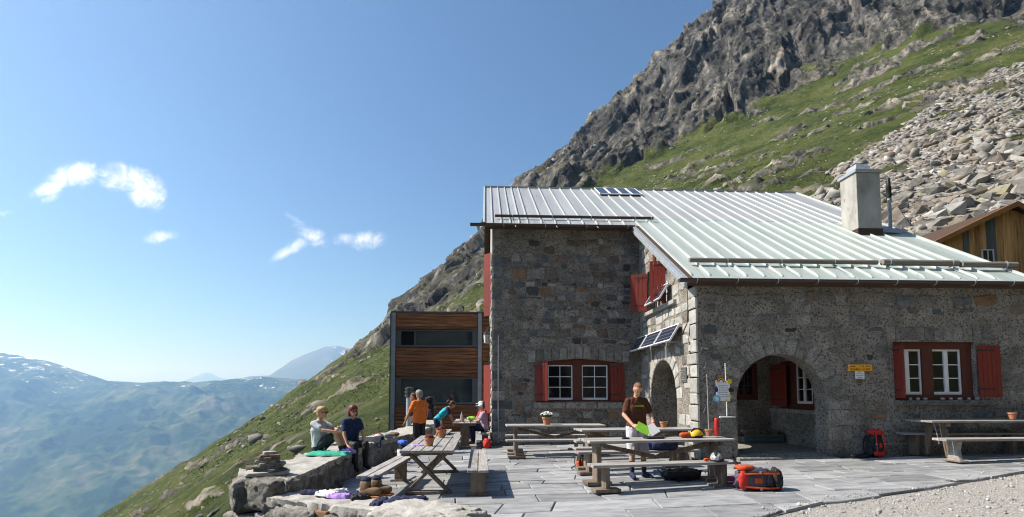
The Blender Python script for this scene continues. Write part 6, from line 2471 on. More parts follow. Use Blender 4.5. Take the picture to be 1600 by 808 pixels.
def cloth(name, label, cat, c, w, d, mat, rz=0.0, group=None, fold=0.03, seed=0.0):
    """a rumpled piece of cloth lying at c: a closed sheet with folds and a ragged outline"""
    nu, nv = 34, 22
    U, Vv = np.meshgrid(np.linspace(-1, 1, nu), np.linspace(-1, 1, nv))
    edge_ = 1 + 0.16 * fbm(U * 1.3 + seed, Vv * 1.3, U * 0 + seed, 3)
    x = U * w / 2 * edge_ + 0.05 * w * fbm(Vv * 2 + seed, U * 2, U * 0, 2)
    y = Vv * d / 2 * edge_ * (1 - 0.18 * np.abs(U))
    z = fold * np.clip(fbm(x * 9 + seed, y * 16, U * 0 + 1, 3, ridged=True) - 0.15, 0, 1) + 0.35 * fold * fbm(x * 30, y * 30 + seed, U * 0, 3) + 0.35 * fold
    rim = np.clip(6 * (1 - np.maximum(np.abs(U), np.abs(Vv))), 0, 1)
    z = 0.004 + np.clip(z, 0, 1) * rim
    top = np.stack([x, y, z], -1).reshape(-1, 3)
    bot = np.stack([x, y, z * 0 + 0.0], -1).reshape(-1, 3)
    i = (np.arange(nv - 1)[:, None] * nu + np.arange(nu - 1)[None]).ravel()
    Ft = np.stack([i, i + 1, i + nu + 1, i + nu], 1)
    n_ = nu * nv
    F = [tuple(f) for f in Ft] + [tuple(f[::-1] + n_) for f in Ft]
    ring_ = [k for k in range(nu)] + [k * nu + nu - 1 for k in range(1, nv)] + [(nv - 1) * nu + k for k in range(nu - 2, -1, -1)] + [k * nu for k in range(nv - 2, 0, -1)]
    for a_, b_ in zip(ring_, ring_[1:] + ring_[:1]):
        F.append((b_, a_, a_ + n_, b_ + n_))
    me = raw_mesh(name, np.concatenate([top, bot]), [tuple(int(q) for q in f) for f in F], [mat], smooth=True)
    o = obj(name, me)
    o.location = c
    o.rotation_euler = (0, 0, rz)
    return tag(o, label, cat, group)


def tz(x, h=0.772):
    return zg(x) + h


soft('cloth', 'orange cloth bundle beside the yellow helmet', 'cloth', (3.60, 9.62, tz(3.6)), (0.22, 0.14, 0.09), M['orange_cloth'], 0.2)
soft('book', 'dark book lying on the nearest table before the man', 'book', (2.98, 9.48, tz(3.0)), (0.34, 0.2, 0.035), M['black_cloth'], 0.15, power=8, amp=0.02)
soft('wallet', 'small black case at the edge of the nearest table', 'case', (2.46, 9.42, tz(2.5)), (0.12, 0.09, 0.04), M['black_cloth'], 0.1, power=7, amp=0.02)
soft('white_sock', 'crumpled white sock on the bench behind the nearest table', 'sock', (3.02, 10.56, zg(3) + 0.44), (0.26, 0.12, 0.12), M['white_cloth'], 0.4, amp=0.2)
soft('jacket', 'dark jacket heaped on the bench behind the nearest table', 'jacket', (3.55, 10.66, zg(3.5) + 0.44), (0.55, 0.26, 0.22), M['navy_cloth'], 0.1, amp=0.2)
soft('blue_bag', 'pale blue bag on the bench near the yellow helmet', 'bag', (3.25, 10.72, zg(3.3) + 0.44), (0.25, 0.2, 0.2), M['blue_cloth'], 0.5, amp=0.15)
soft('dark_bag', 'black duffel on the paving under the nearest table', 'bag', (3.55, 9.75, zg(3.6)), (0.72, 0.42, 0.20), M['black_cloth'], 0.3, amp=0.24, power=2.4)
soft('orange_pouch', 'little orange pouch on the nearest bench beside the patterned helmet', 'pouch', (3.66, 8.86, zg(3.7) + 0.441), (0.10, 0.06, 0.05), M['orange_cloth'], 0.3)


def coil(name, label, cx, cy, cz, r, mats_n, mat, rng_, turns=9, thick=0.011):
    b = MB()
    rg = random.Random(rng_)
    for k in range(turns):
        ph_ = rg.uniform(0, 6.28)
        tlt = rg.uniform(-0.5, 0.5)
        rr = r * rg.uniform(0.6, 1.05)
        pts = []
        for i in range(15):
            a = 2 * math.pi * i / 14
            pts.append((cx + rr * 1.3 * math.cos(a + ph_) + rg.uniform(-.01, .01), cy + rr * 0.8 * math.sin(a + ph_), cz + max(thick, 0.07 + 0.10 * math.sin(a) * tlt + k * 0.008)))
        b.path(pts, thick, n=5)
    o = b.build(name, mat)
    return tag(o, label, 'rope')


coil('rope', 'magenta climbing rope coiled beside the orange backpack', 4.12, 9.02, zg(4.1), 0.15, 1, M['magenta_rope'], 2)
flat('mixed_rope', [(0.65, 0.65, 0.65), (0.05, 0.25, 0.5), (0.6, 0.2, 0.05)], 0.7, scale=25, bump=0.0)
coil('rope', 'many coloured rope on the paving behind the nearest bench', 3.30, 9.95, zg(3.3), 0.15, 1, M['mixed_rope'], 5, turns=7)


def backpack(name, label, loc, rz, lying, body, lid, pocket, scale=1.0, trim=None):
    """rucksack in local space: base at z=0, height along z, back towards +y; laid on its back when lying"""
    t = thing(name, label, 'backpack', loc, rz)
    rot = Matrix.Identity(4)
    if lying:
        rot = Matrix.Translation((0, 0, 0.15 * scale)) @ Matrix.Rotation(R(90), 4, 'Y') @ Matrix.Translation((0, 0, -0.32 * scale))
    S_ = Matrix.Scale(scale, 4)

    def put(nm, me):
        me.transform(rot @ S_)
        me.name = nm
        return obj(nm, me, t, world=False)

    def lm(c, dims, mat, **kw):
        me = lump_mesh(dims, mats=[mat], **{**dict(sub=16, amp=0.16, freq=9, power=2.6, seed=loc[0] * 3 + c[2]), **kw})
        me.transform(Matrix.Translation(c))
        return me
    put('body', lm((0, 0, 0.30), (0.33, 0.26, 0.60), body))
    put('lid', lm((0, -0.01, 0.60), (0.32, 0.27, 0.15), lid, power=2.6))
    put('front_pocket', lm((0, -0.125, 0.27), (0.23, 0.07, 0.32), body if trim else pocket))
    if trim:
        for s in (-1, 1):
            b = MB()
            b.path([(s * 0.10, -0.135, 0.60), (s * 0.105, -0.163, 0.44), (s * 0.10, -0.168, 0.25), (s * 0.085, -0.15, 0.10)], 0.014, n=6)
            put('piping', b.mesh('piping', [trim], smooth=True))
        b = MB()
        b.box((0, -0.165, 0.30), (0.07, 0.012, 0.10))
        put('patch', b.mesh('patch', [trim]))
        put('lower_pocket', lm((0, -0.12, 0.10), (0.27, 0.09, 0.14), M['red_cloth']))
    for s in (-1, 1):
        b = MB()
        b.box((s * 0.118, -0.172, 0.33), (0.034, 0.014, 0.028))
        put('buckle', b.mesh('buckle', [M['galv']]))
    b = MB()
    b.path([(-0.15, -0.10, 0.42), (-0.05, -0.172, 0.43), (0.05, -0.172, 0.43), (0.15, -0.10, 0.42)], 0.008, n=5)
    put('cross_strap', b.mesh('cross_strap', [M['black_cloth']], smooth=True))
    b = MB()
    b.path([(-0.03, 0.14, 0.61), (-0.03, 0.17, 0.66), (0.03, 0.17, 0.66), (0.03, 0.14, 0.61)], 0.009, n=5)
    put('grab_loop', b.mesh('grab_loop', [M['black_cloth']], smooth=True))
    for s in (-1, 1):
        put('side_pocket', lm((s * 0.165, -0.02, 0.16), (0.09, 0.17, 0.26), pocket if s < 0 else body))
        b = MB()
        b.path([(s * 0.09, 0.13, 0.52), (s * 0.11, 0.21, 0.40), (s * 0.13, 0.20, 0.18), (s * 0.14, 0.13, 0.06)], 0.018, n=6)
        put('strap', b.mesh('strap', [M['black_cloth']], smooth=True))
        b = MB()
        b.path([(s * 0.12, -0.12, 0.62), (s * 0.125, -0.155, 0.45), (s * 0.12, -0.16, 0.22), (s * 0.11, -0.12, 0.03)], 0.009, n=5)
        put('compression_strap', b.mesh('compression_strap', [M['black_cloth']], smooth=True))
    b = MB()
    b.path([(-0.17, 0.10, 0.10), (-0.30, 0.16, 0.05), (-0.36, 0.05, 0.03)], 0.022, n=6)
    put('hip_belt', b.mesh('hip_belt', [M['black_cloth']], smooth=True))
    return t


pk = backpack('backpack', 'orange and black rucksack lying on the sunny paving', (4.36, 8.60, zg(4.36)), -0.12, True, M['plum_cloth'], M['black_cloth'], M['orange_cloth'], 1.10, M['orange_cloth'])
backpack('backpack', 'red and black rucksack leaning against the wing wall', (8.77, 11.84, zg(8.77)), 0.12, False, M['black_cloth'], M['red_cloth'], M['black_cloth'], 0.95, M['red_cloth'])
backpack('backpack', 'small orange rucksack on the paving by the middle table', (2.02, 11.35, zg(2.0)), 0.5, False, M['black_cloth'], M['orange_cloth'], M['orange_cloth'], 0.62)
backpack('backpack', 'blue and white rucksack behind the crossed leg table', (-1.95, 13.1, zg(-2.0)), -0.8, False, M['black_cloth'], M['blue_cloth'], M['white_cloth'], 0.80)
soft('strap_pile', 'loose black straps beside the red rucksack', 'straps', (8.40, 11.85, zg(8.4)), (0.5, 0.2, 0.09), M['black_cloth'], 0.1, amp=0.25)
soft('dark_shoe', 'dark shoe on the parapet beside the red and white helmet', 'shoe', (-2.55, 13.15, 0.41), (0.28, 0.13, 0.11), M['black_cloth'], 0.3)
soft('pale_bag', 'pale bag lying on the parapet behind the helmet', 'bag', (-2.45, 13.9, 0.41), (0.34, 0.22, 0.12), M['grey_cloth'], 0.8)
soft('tan_hat', 'tan hat on the far part of the parapet', 'hat', (-2.38, 14.3, 0.41), (0.3, 0.26, 0.12), M['boot_leather'], 0.3, power=2.2)
soft('red_pouch', 'little red pouch on the parapet beside the helmet', 'pouch', (-2.72, 13.75, 0.41), (0.16, 0.12, 0.12), M['red_cloth'], 0.3)
cloth('green_towel', 'bright green towel spread on the parapet under the seated woman', 'towel', (-2.98, 10.62, 0.368), 0.80, 0.46, M['teal_cloth'], -0.15, None, 0.06, 2.0)
cloth('napkin', 'lilac paper napkin on the crossed leg table', 'napkin', (-1.17, 9.55, tz(-1.17, 0.742)), 0.22, 0.16, M['lilac_cloth'], 0.4, None, 0.015, 5.0)

# clothes laid to dry along the ledge
for i, (x, y, w, d, h, k, rz, txt) in enumerate((
        (-2.36, 7.62, 0.30, 0.10, 0.045, 'navy_cloth', -0.2, 'navy sock laid on the ledge nearest the parapet corner'),
        (-2.12, 7.50, 0.30, 0.14, 0.05, 'white_cloth', -0.4, 'white sock spread on the ledge next to the navy one'),
        (-2.02, 7.66, 0.26, 0.10, 0.05, 'white_cloth', 0.5, 'second white sock, behind the first on the ledge'),
        (-1.92, 7.34, 0.26, 0.12, 0.05, 'lilac_cloth', -0.3, 'pale lilac shirt crumpled in the middle of the ledge'),
        (-1.76, 7.48, 0.32, 0.14, 0.05, 'navy_cloth', -0.5, 'dark blue glove lying behind the lilac shirt'),
        (-1.62, 7.26, 0.24, 0.12, 0.05, 'black_cloth', 0.3, 'black glove in front of the brown boot'),
        (-1.32, 6.95, 0.13, 0.30, 0.05, 'navy_cloth', -0.2, 'dark blue sock hanging over the ledge edge by the boot'),
        (-1.12, 6.88, 0.13, 0.30, 0.05, 'navy_cloth', -0.5, 'second dark blue sock on the big ledge boulder'),
        (-0.98, 7.10, 0.44, 0.13, 0.05, 'navy_cloth', 0.12, 'long dark stocking stretched behind the ledge boulder'))):
    cloth('drying_cloth', txt, 'clothing', (x, y, 0.183 if y > 6.92 else 0.20), w * 1.1, d * 1.25, M[k], rz, 'clothes drying on the ledge', 0.05, i * 3.3)


def boot(label, x, y, z, rz):
    t = thing('hiking_boot', label, 'boot', (x, y, z), rz, 'pair of hiking boots')
    b = MB()
    pr = [(-0.15, 0.0), (0.15, 0.0), (0.165, 0.02), (0.15, 0.035), (-0.15, 0.035), (-0.158, 0.02)]
    b.plate(pr, (Vector((0, -0.055, 0)), EX, EZ, EY), 0, 0.11)
    b.build('sole', M['boot_sole'], t, world=False, bevel=0.008)
    me = lump_mesh((0.29, 0.115, 0.11), sub=7, amp=0.04, power=3, seed=x, mats=[M['boot_leather']])
    me.transform(Matrix.Translation((0.0, 0, 0.085)))
    obj('foot_upper', me, t, world=False)
    me = lump_mesh((0.14, 0.112, 0.17), sub=8, amp=0.10, freq=9, power=3, seed=x + 3, mats=[M['boot_leather']])
    me.transform(Matrix.Translation((-0.075, 0, 0.145)))
    obj('shaft', me, t, world=False)
    me = lump_mesh((0.115, 0.105, 0.075), sub=8, amp=0.25, freq=14, power=2.4, seed=x + 5, mats=[M['navy_cloth']])
    me.transform(Matrix.Translation((-0.075, 0, 0.235)))
    obj('sock_cuff', me, t, world=False)
    b = MB()
    for i in range(5):
        b.path([(-0.02 + i * 0.022, -0.035, 0.165 - i * 0.014), (-0.01 + i * 0.022, 0, 0.172 - i * 0.015), (-0.02 + i * 0.022, 0.035, 0.165 - i * 0.014)], 0.005, n=4)
    b.build('laces', M['black_cloth'], t, world=False)


boot('brown hiking boot with orange sole standing on the ledge', -1.52, 7.36, 0.175, -0.35)
boot('second brown boot, half hidden behind the first on the ledge', -1.40, 7.52, 0.17, -0.15)

# far table: bottle and salad
bt = thing('bottle', 'water bottle on the far table by the hut corner', 'bottle', (-0.70, 16.35, tz(-0.7, 0.762)))
b = MB()
b.lathe((0, 0, 0), [(0.040, 0), (0.042, 0.02), (0.042, 0.17), (0.018, 0.25), (0.016, 0.28)], n=12)
b.build('bottle_body', glass_mat('bottle_glass', (0.30, 0.33, 0.36), 0.1), bt, world=False, smooth=True)
b = MB()
b.lathe((0, 0, 0.281), [(0.018, 0), (0.018, 0.025)], n=10)
b.build('bottle_cap', M['blue_cloth'], bt, world=False)
pot('terracotta cup before the water bottle on the far table', -0.66, 16.15, tz(-0.66, 0.762), 0.06, 0.12)
sb = thing('salad_bowl', 'bowl of green salad on the far table', 'bowl', (-0.42, 16.6, tz(-0.42, 0.762)))
b = MB()
b.lathe((0, 0, 0), [(0.06, 0), (0.13, 0.05), (0.14, 0.075), (0.13, 0.075), (0.06, 0.02)], n=16)
b.build('bowl', M['white'], sb, world=False, smooth=True)
me = lump_mesh((0.26, 0.26, 0.10), sub=7, amp=0.2, freq=12, power=2.2, mats=[M['map_green']])
me.transform(Matrix.Translation((0, 0, 0.085)))
obj('salad', me, sb, world=False)
soft('red_bag', 'red and white bag beneath the bench at the hut corner', 'bag', (0.06, 15.85, zg(0)), (0.22, 0.3, 0.32), M['red_cloth'], 0.0, amp=0.15)

# porch: low crate with dark blankets
cr = thing('porch_crate', 'blue green crate heaped with dark firewood inside the porch', 'crate', (7.75, 15.0, 0.14))
for i in range(3):
    local_box(cr, 'slat', (0, -0.25, 0.05 + 0.075 * i), (1.15, 0.03, 0.065), flat('crate_teal%d' % i, [(0.10, 0.17, 0.17), (0.15, 0.22, 0.22)], 0.8))
local_box(cr, 'crate_base', (0, 0.02, 0.09), (1.13, 0.48, 0.16), M['wood_end'])
for i in range(9):
    b = MB()
    a = rnd.uniform(-0.4, 0.4)
    b.tube((-0.5 + i * 0.105, -0.2 + rnd.uniform(-.05, .05), 0.24 + rnd.uniform(0, .08)), (-0.45 + i * 0.11 + a * 0.2, 0.22, 0.26 + rnd.uniform(0, .08)), 0.055, 0.05, n=7)
    b.build('log', M['st_rust'] if i % 3 == 1 else M['wood_end'], cr, world=False)

# ------------------------------------------------------------------ signs
sg = thing('waymark_sign', 'yellow arrow shaped trail sign with red and white tip on the wing wall', 'sign', (8.64, YF, 2.1))
O_ = Vector((8.64, YF - 0.035, 2.125))
FR_ = (O_, EX, EZ, -EY)
b = MB()
b.plate([(-0.31, 0), (-0.25, 0.075), (0.31, 0.075), (0.31, -0.075), (-0.25, -0.075)], FR_, 0, 0.012)
b.build('arrow_board', M['sign_yellow'], sg)
b = MB()
b.plate([(-0.305, 0.0), (-0.25, 0.07), (-0.232, 0.07), (-0.285, 0.0), (-0.232, -0.07), (-0.25, -0.07)], FR_, 0.0122, 0.0145)
b.build('white_tip', M['white'], sg)
b = MB()
b.plate([(-0.312, -0.002), (-0.27, 0.045), (-0.27, -0.045)], FR_, 0.0146, 0.016)
b.build('red_tip', M['red_cloth'], sg)


def text(name, body, size, loc, parent, mat, rx=R(90), rz=0.0, align='LEFT'):
    cu = bpy.data.curves.new(name, 'FONT')
    cu.body = body
    cu.size = size
    cu.align_x = align
    cu.extrude = 0.0012
    cu.materials.append(mat)
    tmp = bpy.data.objects.new(name, cu)
    COL.objects.link(tmp)
    bpy.context.view_layer.update()
    me = bpy.data.meshes.new_from_object(tmp.evaluated_get(bpy.context.evaluated_depsgraph_get()))
    bpy.data.objects.remove(tmp)
    bpy.data.curves.remove(cu)
    me.transform(Matrix.Translation(loc) @ Matrix.Rotation(rz, 4, 'Z') @ Matrix.Rotation(rx, 4, 'X'))
    me.materials.clear()
    me.materials.append(mat)
    return obj(name, me, parent)


def strokes(parent, fr, lines, mat, d):
    """rows of short word-like dashes for print too small to read"""
    rg = random.Random(len(lines) * 7)
    b = MB()
    for (x0, x1, z, h) in lines:
        x = x0
        while x < x1:
            w = min(rg.uniform(0.012, 0.05), x1 - x)
            b.plate(rect(x, x + w, z, z + h * rg.uniform(0.75, 1.0)), fr, d, d + 0.0015)
            x += w + 0.010
    return b.build('lettering', mat, parent)


strokes(sg, FR_, [(-0.21, -0.10, 0.020, 0.028), (0.07, 0.10, 0.020, 0.028), (0.16, 0.24, 0.020, 0.028), (-0.21, 0.02, -0.045, 0.028), (0.08, 0.12, -0.045, 0.026), (0.16, 0.25, -0.045, 0.028)], M['ink'], 0.0125)
b = MB()
b.plate(rect(-0.105, 0.115, -0.255, -0.085), FR_, 0.0, 0.010)
b.build('white_plate', M['white'], sg)
strokes(sg, FR_, [(-0.04, 0.04, -0.115, 0.02), (-0.085, 0.095, -0.150, 0.016), (-0.085, 0.095, -0.185, 0.016), (-0.05, 0.075, -0.232, 0.022)], M['ink_grey'], 0.0105)
b = MB()
b.plate(rect(-0.05, 0.05, -0.36, 0.17), FR_, -0.034, -0.002)
b.build('backing_post', M['wood_end'], sg, bevel=0.006)
b = MB()
b.plate(rect(-0.03, 0.06, -0.34, -0.28), FR_, 0.0, 0.02)
b.build('bracket', M['st_rust'], sg)

# the painted weather poster on its rope
ps = thing('hanging_poster', 'white board with painted rainbow, sun and snowflake hanging by the porch arch', 'poster', (5.4, YF - 0.08, 1.6))
FP = (Vector((5.39, YF - 0.09, 1.60)), EX, EZ, -EY)
b = MB()
b.plate([(-0.165, -0.235), (0.155, -0.245), (0.155, 0.20), (0.02, 0.23), (-0.165, 0.23)], FP, 0, 0.010)
b.build('board', M['paper_white'], ps)
for i, (r_, k) in enumerate(((0.105, 'red_cloth'), (0.085, 'sun_yellow'), (0.062, 'ink'), (0.042, 'paper_white'))):
    b = MB()
    b.plate([(-0.045 + r_ * math.cos(a), 0.195 + r_ * math.sin(a)) for a in np.linspace(-0.1, math.pi + 0.1, 12)], FP, 0.0102 + 0.0016 * i, 0.0116 + 0.0016 * i)
    b.build('rainbow_band', M[k], ps)


def disc(nm, cx, cz, r, mat, d=0.0102, n=14, sc=1.0):
    b = MB()
    b.plate([(cx + r * math.cos(2 * math.pi * i / n), cz + sc * r * math.sin(2 * math.pi * i / n)) for i in range(n)], FP, d, d + 0.006)
    return b.build(nm, mat, ps)


disc('painted_sun', 0.15, 0.20, 0.056, M['sun_yellow'])
disc('painted_cloud', 0.175, 0.01, 0.058, M['ink'])
disc('painted_cloud', 0.20, 0.0, 0.045, M['ink'], 0.0105)
disc('snowflake_disc', -0.155, -0.19, 0.082, M['sky_blue'])
b = MB()
for k in range(6):
    a = k * math.pi / 6
    b.plate([(-0.155 + 0.06 * math.cos(a) - 0.006 * math.sin(a), -0.19 + 0.06 * math.sin(a) + 0.006 * math.cos(a)), (-0.155 - 0.06 * math.cos(a) - 0.006 * math.sin(a), -0.19 - 0.06 * math.sin(a) + 0.006 * math.cos(a)),
             (-0.155 - 0.06 * math.cos(a) + 0.006 * math.sin(a), -0.19 - 0.06 * math.sin(a) - 0.006 * math.cos(a)), (-0.155 + 0.06 * math.cos(a) + 0.006 * math.sin(a), -0.19 + 0.06 * math.sin(a) - 0.006 * math.cos(a))], FP, 0.0163, 0.0175 + 0.0004 * k)
b.build('snowflake', M['paper_white'], ps)
b = MB()
b.plate([(-0.165, 0.10), (-0.205, 0.03), (-0.205, -0.01), (-0.175, -0.04), (-0.135, -0.03), (-0.12, 0.01), (-0.13, 0.05)], FP, 0.0102, 0.016)
b.build('rain_drop', M['deep_blue'], ps)
for (cx, cz, r) in ((0.145, -0.12, 0.05), (0.075, -0.225, 0.04)):
    b = MB()
    b.plate([(cx + (r if i % 2 == 0 else r * 0.5) * math.cos(math.pi * i / 5 + 0.3), cz + (r if i % 2 == 0 else r * 0.5) * math.sin(math.pi * i / 5 + 0.3)) for i in range(10)], FP, 0.0102, 0.016)
    b.build('painted_star', M['sun_yellow'], ps)
strokes(ps, FP, [(-0.10, 0.10, 0.10 - 0.05 * i, 0.016) for i in range(6)], M['ink_grey'], 0.0103)
b = MB()
b.tube((5.46, YF - 0.075, 2.22), (5.47, YF - 0.075, 1.02), 0.011, n=6)
for i in range(28):
    b.ball((5.46 + 0.0005 * i, YF - 0.075, 2.20 - i * 0.042), 0.017, 6, sc=(1, 1, 0.8))
b.build('rope', M['white_cloth'], ps)
b = MB()
b.bar((5.30, YF - 0.075, 0.995), (5.66, YF - 0.075, 1.0), 0.05, 0.035)
b.build('swing_bar', M['white_cloth'], ps, bevel=0.006)
b = MB()
b.tube((5.46, YF + 0.01, 2.23), (5.46, YF - 0.09, 2.24), 0.012, n=6)
b.build('hook', M['steel_dark'], ps)

# small board lettered for the terrace, behind the seated women
bd = thing('lettered_board', 'grey board with faded lettering leaning behind the seated women', 'board', (-3.15, 13.0, 0.2))
FB = (Vector((-3.3, 12.95, 0.18)), EX, EZ, -EY)
b = MB()
b.plate(rect(0, 0.85, 0, 0.33), FB, 0, 0.03)
b.build('panel', M['grey_cloth'], bd)
text('lettering', 'rand', 0.26, Vector((-2.90, 12.918, 0.26)), bd, M['navy_cloth'])

# ================================================================== PEOPLE
flat('skin', [(0.50, 0.27, 0.17), (0.56, 0.32, 0.21)], 0.55, bump=0.0)
flat('skin_tan', [(0.36, 0.17, 0.095), (0.43, 0.22, 0.13)], 0.55, bump=0.0)
flat('hair_brown', [(0.035, 0.018, 0.010), (0.10, 0.055, 0.028)], 0.6, scale=40)
flat('hair_buzz', [(0.14, 0.07, 0.04), (0.22, 0.12, 0.07)], 0.8, scale=60)
flat('hair_blond', [(0.30, 0.19, 0.09), (0.52, 0.38, 0.22)], 0.55, scale=35)
flat('hair_red', [(0.09, 0.018, 0.010), (0.20, 0.045, 0.022)], 0.5, scale=35)
flat('hair_grey', [(0.16, 0.155, 0.15), (0.32, 0.31, 0.30)], 0.6, scale=35)
flat('shirt_brown', [(0.070, 0.024, 0.012), (0.10, 0.036, 0.018)], 0.9)
flat('shorts_pale', [(0.50, 0.47, 0.56), (0.62, 0.60, 0.66)], 0.9)
flat('shirt_grey', [(0.42, 0.44, 0.48), (0.54, 0.56, 0.60)], 0.9)
flat('shirt_navy', [(0.012, 0.022, 0.07), (0.022, 0.04, 0.12)], 0.9)
flat('shirt_orange', [(0.62, 0.14, 0.02), (0.74, 0.20, 0.035)], 0.9)
flat('shirt_cyan', [(0.02, 0.36, 0.48), (0.04, 0.46, 0.58)], 0.9)
flat('plaid', [(0.55, 0.45, 0.52), (0.30, 0.16, 0.26), (0.62, 0.58, 0.62)], 0.9, scale=22)
flat('lens', [(0.008, 0.008, 0.009), (0.012, 0.012, 0.013)], 0.15, bump=0.0, spec=0.7)


def capsules(segs, voxel, smooth_it=2, mats=(), name='body', wrinkle=0.0, wf=14.0):
    """segs: (p, rp, q, rq). One continuous surface round all of them."""
    b = MB()
    for (p, rp_, q, rq) in segs:
        p, q = Vector(p), Vector(q)
        d = q - p
        if d.length < 1e-4:
            d = Vector((0, 0, 1e-3))
            q = p + d
        z_ = d.normalized()
        x_ = z_.orthogonal().normalized()
        y_ = z_.cross(x_)
        n, P, F = 12, [], []
        prof = [(rp_ * math.cos(a), p + z_ * (rp_ * math.sin(a))) for a in (-1.25, -0.8, -0.35, 0.0)] + [(rq * math.cos(a), q + z_ * (rq * math.sin(a))) for a in (0.0, 0.35, 0.8, 1.25)]
        for (rr, c) in prof:
            for i in range(n):
                t_ = 2 * math.pi * i / n
                P.append(c + (x_ * math.cos(t_) + y_ * math.sin(t_)) * rr)
        for k in range(len(prof) - 1):
            for i in range(n):
                F.append((k * n + i, k * n + (i + 1) % n, (k + 1) * n + (i + 1) % n, (k + 1) * n + i))
        F += [tuple(range(n - 1, -1, -1)), tuple(range((len(prof) - 1) * n, len(prof) * n))]
        b.add(P, F)
    me = raw_mesh(name, b.v, b.f, list(mats))
    tmp = bpy.data.objects.new(name, me)
    COL.objects.link(tmp)
    md = tmp.modifiers.new('r', 'REMESH')
    md.mode = 'VOXEL'
    md.voxel_size = voxel
    sm = tmp.modifiers.new('s', 'SMOOTH')
    sm.iterations = smooth_it
    sm.factor = 0.5
    dg = bpy.context.evaluated_depsgraph_get()
    dg.update()
    out = bpy.data.meshes.new_from_object(tmp.evaluated_get(dg))
    bpy.data.objects.remove(tmp)
    bpy.data.meshes.remove(me)
    if wrinkle > 0:
        n_ = len(out.vertices)
        co = np.empty(n_ * 3, np.float32)
        no = np.empty(n_ * 3, np.float32)
        out.vertices.foreach_get('co', co)
        out.vertices.foreach_get('normal', no) if hasattr(out.vertices, 'foreach_get') else None
        co, no = co.reshape(-1, 3).astype(float), no.reshape(-1, 3).astype(float)
        w_ = fbm(co[:, 0] * wf, co[:, 1] * wf, co[:, 2] * wf * 0.7, 3, ridged=True) - 0.45
        co = co + no * (w_ * wrinkle)[:, None]
        out.vertices.foreach_set('co', co.astype(np.float32).ravel())
        out.update()
    out.name = name
    out.materials.clear()
    for m in mats:
        out.materials.append(m)
    out.polygons.foreach_set('use_smooth', [True] * len(out.polygons))
    return out


